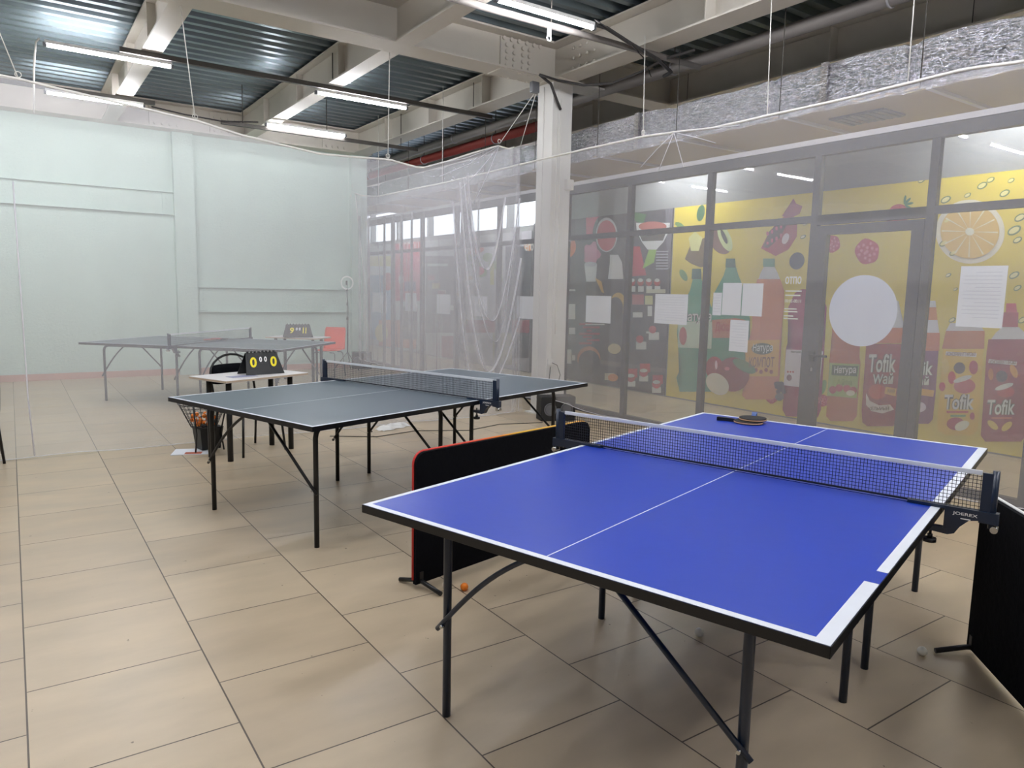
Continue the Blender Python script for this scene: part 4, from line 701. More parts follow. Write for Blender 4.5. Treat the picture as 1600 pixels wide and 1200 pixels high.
(1,(110,130,80),[[3.386,2.647],[3.383,2.633],[3.39,2.617],[3.404,2.603],[3.423,2.593],[3.444,2.59],[3.461,2.594],[3.473,2.604],[3.476,2.618],[3.469,2.634],[3.455,2.648],[3.435,2.658],[3.415,2.661],[3.397,2.658]]),
(2,(235,220,150),[[3.397,2.642],[3.396,2.633],[3.401,2.622],[3.412,2.612],[3.426,2.604],[3.441,2.601],[3.454,2.603],[3.462,2.609],[3.463,2.619],[3.458,2.63],[3.447,2.64],[3.432,2.647],[3.417,2.65],[3.405,2.648]]),
(1,(110,130,80),[[3.327,2.69],[3.325,2.678],[3.329,2.666],[3.34,2.655],[3.355,2.648],[3.371,2.645],[3.384,2.648],[3.393,2.656],[3.395,2.667],[3.39,2.68],[3.379,2.691],[3.364,2.698],[3.349,2.7],[3.335,2.697]]),
(2,(235,220,150),[[3.335,2.685],[3.334,2.678],[3.338,2.67],[3.346,2.662],[3.357,2.657],[3.369,2.654],[3.379,2.656],[3.385,2.66],[3.386,2.668],[3.381,2.676],[3.373,2.684],[3.362,2.689],[3.35,2.692],[3.341,2.69]]),
(1,(110,130,80),[[3.153,2.661],[3.152,2.652],[3.155,2.641],[3.164,2.632],[3.176,2.626],[3.189,2.624],[3.2,2.626],[3.208,2.633],[3.209,2.642],[3.205,2.653],[3.196,2.662],[3.184,2.668],[3.172,2.67],[3.16,2.668]]),
(2,(235,220,150),[[3.16,2.657],[3.159,2.651],[3.163,2.644],[3.169,2.638],[3.179,2.633],[3.188,2.631],[3.196,2.632],[3.201,2.636],[3.202,2.643],[3.198,2.65],[3.191,2.656],[3.182,2.661],[3.173,2.663],[3.165,2.662]]),
(1,(110,130,80),[[3.526,2.561],[3.524,2.551],[3.529,2.54],[3.538,2.53],[3.552,2.524],[3.566,2.521],[3.578,2.524],[3.586,2.531],[3.588,2.54],[3.583,2.551],[3.573,2.561],[3.56,2.568],[3.546,2.57],[3.534,2.568]]),
(2,(235,220,150),[[3.534,2.557],[3.533,2.551],[3.536,2.543],[3.544,2.536],[3.554,2.531],[3.564,2.529],[3.573,2.53],[3.578,2.534],[3.579,2.541],[3.575,2.548],[3.568,2.555],[3.558,2.56],[3.548,2.562],[3.539,2.561]]),
(1,(110,130,80),[[3.183,2.554],[3.18,2.54],[3.186,2.524],[3.2,2.51],[3.218,2.5],[3.238,2.497],[3.255,2.5],[3.266,2.51],[3.268,2.524],[3.262,2.54],[3.249,2.554],[3.23,2.564],[3.211,2.567],[3.194,2.564]]),
(2,(235,220,150),[[3.193,2.548],[3.192,2.539],[3.197,2.529],[3.207,2.519],[3.221,2.511],[3.236,2.508],[3.248,2.51],[3.255,2.516],[3.256,2.525],[3.251,2.536],[3.241,2.546],[3.227,2.553],[3.213,2.556],[3.201,2.554]]),
(1,(110,130,80),[[3.713,2.544],[3.71,2.529],[3.717,2.512],[3.732,2.497],[3.753,2.487],[3.775,2.483],[3.794,2.487],[3.807,2.497],[3.81,2.512],[3.803,2.529],[3.787,2.544],[3.766,2.554],[3.744,2.558],[3.725,2.554]]),
(2,(235,220,150),[[3.725,2.538],[3.723,2.528],[3.729,2.517],[3.741,2.506],[3.757,2.498],[3.773,2.495],[3.787,2.497],[3.795,2.503],[3.796,2.513],[3.79,2.524],[3.778,2.535],[3.763,2.543],[3.746,2.546],[3.733,2.544]]),
(1,(110,130,80),[[3.027,2.318],[3.024,2.302],[3.031,2.285],[3.045,2.269],[3.065,2.258],[3.086,2.253],[3.104,2.256],[3.116,2.267],[3.119,2.282],[3.113,2.3],[3.098,2.316],[3.078,2.327],[3.057,2.331],[3.039,2.328]]),
(2,(235,220,150),[[3.038,2.311],[3.037,2.301],[3.042,2.289],[3.054,2.278],[3.068,2.27],[3.084,2.266],[3.097,2.267],[3.105,2.273],[3.106,2.283],[3.101,2.295],[3.089,2.307],[3.075,2.315],[3.059,2.319],[3.046,2.318]]),
(1,(110,130,80),[[3.055,2.207],[3.052,2.188],[3.059,2.167],[3.077,2.148],[3.101,2.133],[3.126,2.128],[3.149,2.131],[3.163,2.144],[3.166,2.163],[3.159,2.184],[3.141,2.203],[3.117,2.217],[3.091,2.223],[3.069,2.219]]),
(2,(235,220,150),[[3.068,2.199],[3.067,2.187],[3.073,2.172],[3.087,2.158],[3.105,2.148],[3.124,2.143],[3.14,2.144],[3.149,2.152],[3.151,2.164],[3.144,2.179],[3.13,2.192],[3.112,2.203],[3.094,2.208],[3.078,2.206]]),
(1,(110,130,80),[[3.038,2.105],[3.035,2.093],[3.04,2.078],[3.052,2.065],[3.068,2.056],[3.085,2.052],[3.099,2.054],[3.109,2.062],[3.111,2.075],[3.106,2.089],[3.094,2.102],[3.078,2.112],[3.061,2.116],[3.047,2.113]]),
(2,(235,220,150),[[3.046,2.1],[3.045,2.092],[3.05,2.082],[3.059,2.073],[3.071,2.065],[3.083,2.062],[3.093,2.063],[3.1,2.068],[3.101,2.076],[3.097,2.086],[3.087,2.095],[3.076,2.102],[3.063,2.105],[3.053,2.105]]),
(1,(110,130,80),[[3.697,2.323],[3.695,2.313],[3.699,2.302],[3.71,2.292],[3.724,2.284],[3.738,2.282],[3.751,2.284],[3.759,2.291],[3.761,2.301],[3.756,2.312],[3.746,2.322],[3.732,2.329],[3.717,2.332],[3.705,2.33]]),
(2,(235,220,150),[[3.705,2.319],[3.704,2.313],[3.708,2.305],[3.715,2.298],[3.726,2.292],[3.737,2.29],[3.746,2.291],[3.751,2.295],[3.752,2.301],[3.748,2.309],[3.74,2.316],[3.73,2.322],[3.719,2.324],[3.71,2.323]]),
(1,(110,130,80),[[3.697,2.105],[3.694,2.092],[3.701,2.077],[3.714,2.063],[3.733,2.052],[3.753,2.048],[3.77,2.05],[3.781,2.059],[3.783,2.073],[3.777,2.088],[3.763,2.102],[3.744,2.112],[3.725,2.117],[3.708,2.114]]),
(2,(235,220,150),[[3.707,2.1],[3.706,2.091],[3.711,2.08],[3.722,2.07],[3.736,2.063],[3.75,2.059],[3.763,2.06],[3.77,2.065],[3.771,2.074],[3.766,2.084],[3.755,2.094],[3.741,2.102],[3.727,2.106],[3.715,2.105]]),
(1,(110,130,80),[[3.601,2.002],[3.599,1.991],[3.604,1.977],[3.616,1.965],[3.632,1.956],[3.649,1.952],[3.663,1.954],[3.673,1.961],[3.675,1.973],[3.67,1.987],[3.658,1.999],[3.642,2.008],[3.625,2.012],[3.61,2.01]]),
(2,(235,220,150),[[3.61,1.997],[3.609,1.99],[3.613,1.98],[3.623,1.972],[3.634,1.965],[3.647,1.961],[3.657,1.962],[3.664,1.967],[3.665,1.974],[3.66,1.983],[3.651,1.992],[3.639,1.999],[3.627,2.002],[3.616,2.002]]),
(1,(110,130,80),[[3.64,1.772],[3.638,1.764],[3.642,1.754],[3.65,1.745],[3.662,1.738],[3.674,1.735],[3.685,1.736],[3.691,1.741],[3.693,1.75],[3.689,1.76],[3.681,1.769],[3.669,1.776],[3.657,1.779],[3.646,1.777]]),
(2,(235,220,150),[[3.646,1.768],[3.645,1.763],[3.649,1.756],[3.655,1.75],[3.664,1.745],[3.673,1.742],[3.68,1.742],[3.685,1.745],[3.686,1.751],[3.682,1.757],[3.676,1.764],[3.667,1.769],[3.658,1.772],[3.651,1.772]]),
(1,(110,130,80),[[3.565,1.627],[3.563,1.62],[3.566,1.613],[3.573,1.605],[3.582,1.6],[3.592,1.597],[3.6,1.598],[3.605,1.602],[3.607,1.609],[3.604,1.616],[3.597,1.624],[3.588,1.629],[3.578,1.632],[3.57,1.631]]),
(2,(235,220,150),[[3.57,1.624],[3.569,1.62],[3.572,1.614],[3.577,1.609],[3.584,1.605],[3.591,1.603],[3.597,1.603],[3.6,1.605],[3.601,1.61],[3.598,1.615],[3.593,1.62],[3.586,1.624],[3.579,1.627],[3.573,1.626]]),
(1,(110,130,80),[[3.557,1.323],[3.555,1.313],[3.559,1.301],[3.569,1.29],[3.583,1.281],[3.597,1.276],[3.61,1.277],[3.618,1.283],[3.62,1.293],[3.615,1.305],[3.605,1.316],[3.592,1.325],[3.577,1.33],[3.565,1.329]]),
(2,(235,220,150),[[3.564,1.318],[3.563,1.311],[3.567,1.303],[3.575,1.295],[3.585,1.288],[3.596,1.284],[3.605,1.284],[3.61,1.288],[3.611,1.294],[3.607,1.303],[3.599,1.311],[3.589,1.318],[3.579,1.322],[3.57,1.322]]),
(1,(110,130,80),[[3.028,1.778],[3.026,1.764],[3.032,1.748],[3.045,1.732],[3.063,1.721],[3.082,1.716],[3.098,1.717],[3.109,1.726],[3.112,1.74],[3.106,1.757],[3.093,1.772],[3.075,1.784],[3.055,1.789],[3.039,1.787]]),
(2,(235,220,150),[[3.038,1.772],[3.037,1.762],[3.042,1.751],[3.052,1.74],[3.066,1.732],[3.08,1.727],[3.092,1.728],[3.099,1.733],[3.1,1.742],[3.095,1.753],[3.085,1.764],[3.071,1.773],[3.057,1.778],[3.046,1.777]]),
(1,(110,130,80),[[2.999,1.652],[2.997,1.641],[3.001,1.628],[3.012,1.616],[3.025,1.607],[3.04,1.602],[3.053,1.604],[3.061,1.611],[3.063,1.622],[3.059,1.634],[3.049,1.647],[3.035,1.656],[3.02,1.66],[3.007,1.658]]),
(2,(235,220,150),[[3.007,1.647],[3.006,1.639],[3.01,1.631],[3.017,1.622],[3.028,1.615],[3.039,1.611],[3.048,1.612],[3.053,1.616],[3.054,1.623],[3.051,1.632],[3.043,1.64],[3.032,1.647],[3.021,1.651],[3.012,1.651]]),
(1,(110,130,80),[[4.064,2.226],[4.063,2.221],[4.065,2.215],[4.071,2.21],[4.078,2.206],[4.086,2.204],[4.093,2.205],[4.097,2.209],[4.098,2.214],[4.096,2.22],[4.09,2.225],[4.083,2.229],[4.075,2.231],[4.068,2.23]]),
(2,(235,220,150),[[4.068,2.224],[4.067,2.221],[4.07,2.216],[4.074,2.213],[4.079,2.21],[4.085,2.208],[4.09,2.209],[4.093,2.211],[4.094,2.214],[4.091,2.218],[4.087,2.222],[4.081,2.225],[4.076,2.226],[4.071,2.226]]),
(1,(110,130,80),[[2.923,1.354],[2.921,1.342],[2.926,1.327],[2.938,1.313],[2.953,1.302],[2.97,1.296],[2.984,1.297],[2.994,1.305],[2.996,1.317],[2.991,1.332],[2.979,1.347],[2.964,1.358],[2.947,1.363],[2.933,1.362]]),
(2,(235,220,150),[[2.932,1.348],[2.931,1.34],[2.935,1.33],[2.944,1.32],[2.956,1.311],[2.968,1.307],[2.979,1.307],[2.985,1.311],[2.986,1.319],[2.982,1.33],[2.973,1.34],[2.961,1.348],[2.949,1.353],[2.938,1.353]]),
(1,(110,130,80),[[6.038,2.422],[6.036,2.414],[6.041,2.404],[6.052,2.396],[6.067,2.39],[6.083,2.388],[6.096,2.39],[6.104,2.395],[6.106,2.404],[6.101,2.413],[6.09,2.422],[6.075,2.428],[6.059,2.43],[6.046,2.428]]),
(2,(235,220,150),[[6.046,2.419],[6.045,2.413],[6.05,2.407],[6.058,2.401],[6.069,2.396],[6.081,2.394],[6.09,2.395],[6.096,2.399],[6.097,2.404],[6.092,2.411],[6.084,2.417],[6.073,2.421],[6.061,2.423],[6.052,2.422]]),
(1,(110,130,80),[[5.331,2.245],[5.329,2.235],[5.335,2.224],[5.347,2.213],[5.363,2.206],[5.38,2.203],[5.395,2.205],[5.404,2.212],[5.406,2.222],[5.4,2.233],[5.388,2.243],[5.372,2.25],[5.355,2.253],[5.34,2.251]]),
(2,(235,220,150),[[5.34,2.24],[5.339,2.234],[5.344,2.226],[5.353,2.219],[5.365,2.214],[5.378,2.211],[5.389,2.212],[5.395,2.216],[5.396,2.222],[5.391,2.23],[5.382,2.237],[5.369,2.243],[5.357,2.245],[5.346,2.245]]),
(1,(110,130,80),[[5.324,2.391],[5.323,2.384],[5.327,2.375],[5.337,2.367],[5.35,2.361],[5.364,2.359],[5.375,2.361],[5.383,2.366],[5.384,2.374],[5.38,2.383],[5.37,2.391],[5.357,2.397],[5.343,2.399],[5.332,2.397]]),
(2,(235,220,150),[[5.332,2.388],[5.331,2.383],[5.335,2.377],[5.342,2.372],[5.352,2.367],[5.362,2.365],[5.37,2.366],[5.375,2.369],[5.376,2.375],[5.372,2.381],[5.365,2.386],[5.355,2.39],[5.345,2.392],[5.337,2.392]]),
(1,(110,130,80),[[5.956,2.837],[5.953,2.824],[5.961,2.811],[5.977,2.799],[5.999,2.791],[6.022,2.788],[6.042,2.792],[6.054,2.801],[6.057,2.813],[6.049,2.827],[6.032,2.839],[6.011,2.847],[5.988,2.849],[5.968,2.845]]),
(2,(235,220,150),[[5.968,2.832],[5.967,2.824],[5.974,2.815],[5.986,2.806],[6.003,2.8],[6.019,2.798],[6.033,2.8],[6.042,2.805],[6.043,2.813],[6.036,2.823],[6.024,2.831],[6.007,2.837],[5.99,2.839],[5.976,2.838]]),
(3,(165,20,45),[[6.438,0.532],[6.441,0.488],[6.456,0.445],[6.481,0.409],[6.516,0.38],[6.557,0.363],[6.601,0.358],[6.644,0.366],[6.683,0.387],[6.715,0.418],[6.736,0.458],[6.746,0.502],[6.742,0.548],[6.727,0.591],[6.7,0.628],[6.664,0.656],[6.623,0.672],[6.579,0.675],[6.536,0.666],[6.498,0.645],[6.468,0.614],[6.447,0.576]]),
(4,(140,15,45),[[6.008,0.49],[6.013,0.425],[6.04,0.363],[6.085,0.308],[6.146,0.265],[6.218,0.238],[6.295,0.228],[6.372,0.237],[6.441,0.266],[6.497,0.31],[6.535,0.368],[6.551,0.433],[6.544,0.501],[6.515,0.565],[6.466,0.62],[6.402,0.662],[6.328,0.687],[6.251,0.694],[6.176,0.682],[6.11,0.652],[6.058,0.608],[6.023,0.552]]),
(5,(240,190,200),[[6.538,0.566],[6.538,0.549],[6.539,0.533],[6.542,0.519],[6.547,0.51],[6.553,0.504],[6.559,0.503],[6.565,0.508],[6.571,0.517],[6.576,0.529],[6.58,0.545],[6.582,0.562],[6.582,0.58],[6.581,0.596],[6.578,0.609],[6.573,0.619],[6.567,0.625],[6.561,0.625],[6.555,0.621],[6.549,0.612],[6.544,0.599],[6.54,0.584]]),
(5,(220,120,140),[[6.331,0.534],[6.332,0.526],[6.337,0.519],[6.344,0.513],[6.354,0.508],[6.365,0.505],[6.377,0.504],[6.389,0.504],[6.4,0.507],[6.408,0.512],[6.413,0.518],[6.416,0.526],[6.415,0.533],[6.41,0.54],[6.402,0.547],[6.392,0.552],[6.381,0.555],[6.369,0.556],[6.357,0.555],[6.347,0.552],[6.339,0.547],[6.333,0.541]]),
(6,(235,225,205),[[6.347,0.211],[6.381,0.183],[6.426,0.165],[6.48,0.158],[6.536,0.162],[6.593,0.178],[6.643,0.204],[6.684,0.239],[6.711,0.28],[6.723,0.322],[6.718,0.363],[6.697,0.399],[6.661,0.427],[6.614,0.444],[6.56,0.451],[6.503,0.445],[6.448,0.428],[6.399,0.401],[6.36,0.367],[6.334,0.327],[6.323,0.286],[6.327,0.247]]),
(5,(60,120,75),[[5.915,0.528],[5.932,0.513],[5.962,0.504],[6.003,0.502],[6.051,0.507],[6.104,0.52],[6.157,0.538],[6.205,0.56],[6.244,0.585],[6.271,0.611],[6.285,0.635],[6.282,0.656],[6.264,0.671],[6.233,0.679],[6.191,0.681],[6.141,0.675],[6.088,0.662],[6.036,0.644],[5.99,0.621],[5.952,0.596],[5.926,0.571],[5.913,0.548]]),
(1,(55,60,85),[[6.716,0.236],[6.717,0.213],[6.724,0.191],[6.735,0.173],[6.751,0.158],[6.769,0.149],[6.788,0.147],[6.807,0.151],[6.825,0.161],[6.839,0.177],[6.848,0.197],[6.853,0.22],[6.852,0.243],[6.845,0.265],[6.833,0.284],[6.817,0.298],[6.799,0.307],[6.78,0.309],[6.761,0.305],[6.744,0.294],[6.73,0.278],[6.72,0.259]]),
(3,(50,45,75),[[5.557,0.415],[5.563,0.395],[5.581,0.382],[5.603,0.379],[5.623,0.388],[5.632,0.407],[5.626,0.427],[5.608,0.44],[5.585,0.443],[5.566,0.433]]),
(3,(50,45,75),[[5.509,0.388],[5.514,0.369],[5.532,0.355],[5.555,0.352],[5.574,0.362],[5.583,0.38],[5.577,0.4],[5.559,0.413],[5.537,0.416],[5.517,0.407]]),
(3,(50,45,75),[[5.461,0.362],[5.466,0.342],[5.484,0.328],[5.506,0.326],[5.525,0.335],[5.534,0.353],[5.528,0.373],[5.511,0.387],[5.488,0.389],[5.469,0.38]]),
(3,(50,45,75),[[5.522,0.322],[5.528,0.302],[5.545,0.288],[5.568,0.285],[5.588,0.295],[5.596,0.313],[5.591,0.333],[5.573,0.347],[5.55,0.349],[5.531,0.34]]),
(3,(50,45,75),[[5.484,0.424],[5.49,0.404],[5.507,0.39],[5.53,0.388],[5.549,0.397],[5.557,0.415],[5.552,0.435],[5.534,0.449],[5.512,0.451],[5.492,0.442]]),
(3,(50,45,75),[[5.546,0.384],[5.551,0.364],[5.569,0.35],[5.592,0.348],[5.611,0.357],[5.62,0.375],[5.614,0.395],[5.596,0.409],[5.573,0.412],[5.554,0.402]]),
(3,(50,45,75),[[5.497,0.357],[5.503,0.338],[5.52,0.324],[5.543,0.321],[5.562,0.33],[5.571,0.349],[5.565,0.368],[5.548,0.382],[5.525,0.385],[5.506,0.375]]),
(3,(50,45,75),[[5.449,0.331],[5.455,0.311],[5.472,0.297],[5.495,0.295],[5.514,0.304],[5.522,0.322],[5.517,0.342],[5.499,0.356],[5.477,0.358],[5.458,0.349]]),
(3,(50,45,75),[[5.521,0.419],[5.526,0.4],[5.544,0.386],[5.566,0.383],[5.586,0.393],[5.594,0.411],[5.589,0.431],[5.571,0.445],[5.548,0.447],[5.529,0.438]]),
(3,(50,45,75),[[5.473,0.393],[5.478,0.373],[5.495,0.359],[5.518,0.357],[5.537,0.366],[5.546,0.384],[5.54,0.404],[5.523,0.418],[5.5,0.42],[5.481,0.411]]),
(4,(90,90,110),[[5.472,0.264],[5.473,0.25],[5.48,0.236],[5.491,0.224],[5.506,0.215],[5.523,0.208],[5.541,0.206],[5.559,0.208],[5.575,0.213],[5.588,0.222],[5.597,0.233],[5.6,0.247],[5.599,0.261],[5.592,0.274],[5.581,0.286],[5.566,0.296],[5.549,0.302],[5.53,0.304],[5.512,0.303],[5.496,0.297],[5.484,0.288],[5.475,0.277]]),
(1,(120,160,80),[[4.921,0.439],[4.929,0.414],[4.939,0.391],[4.952,0.373],[4.965,0.36],[4.977,0.355],[4.989,0.356],[4.998,0.365],[5.005,0.381],[5.007,0.402],[5.006,0.426],[5.002,0.452],[4.994,0.478],[4.983,0.5],[4.971,0.519],[4.958,0.531],[4.945,0.536],[4.934,0.534],[4.924,0.525],[4.918,0.51],[4.916,0.489],[4.916,0.465]])],[
(6,(225,222,215),'Натура',(7.22,1.093),0.173,0.533,0.025,(60,45,50)),
(6,(190,60,60),'Дюш',(6.613,0.999),0.148,0.258,0.015,0),
(7,(225,222,215),'Натура',(5.978,0.769),0.125,0.298,0.024,0),
(7,(120,60,30),'КОМПОТ',(6.024,0.581),0.134,0.376,0.036,0),
(5,(60,60,60),'Натура',(5.415,0.815),0.031,0.133,0.01,0),
(7,(225,222,215),'Натура',(4.827,0.606),0.105,0.266,0.028,0),
(7,(120,140,40),'Айва',(4.785,0.49),0.074,0.188,0.022,0),
(7,(225,222,215),'Tofik',(4.421,0.678),0.208,0.308,0.031,(50,40,50)),
(7,(225,222,215),'Wай',(4.358,0.554),0.122,0.228,0.026,(50,40,50)),
(7,(90,60,30),'ЖАҢА',(4.184,0.467),0.057,0.084,0.011,0),
(7,(70,20,30),'КЕЛЬМЫЙ',(4.377,0.253),0.051,0.23,0.034,0),
(7,(225,222,215),'fik',(3.867,0.707),0.149,0.143,0.015,(50,40,50)),
(7,(225,222,215),'ай',(3.857,0.598),0.095,0.104,0.012,(50,40,50)),
(7,(110,60,60),'КОНСЕРВАНТТАРСЫЗ',(3.603,0.934),0.039,0.27,0.023,0),
(7,(225,222,215),'Tofik',(3.584,0.376),0.159,0.284,0.041,(50,60,60)),
(7,(110,60,60),'КОНСЕРВАНТТАРСЫЗ',(3.198,0.885),0.044,0.226,0.021,0),
(7,(225,222,215),'Tofik',(3.18,0.383),0.152,0.243,0.037,(50,60,60))])
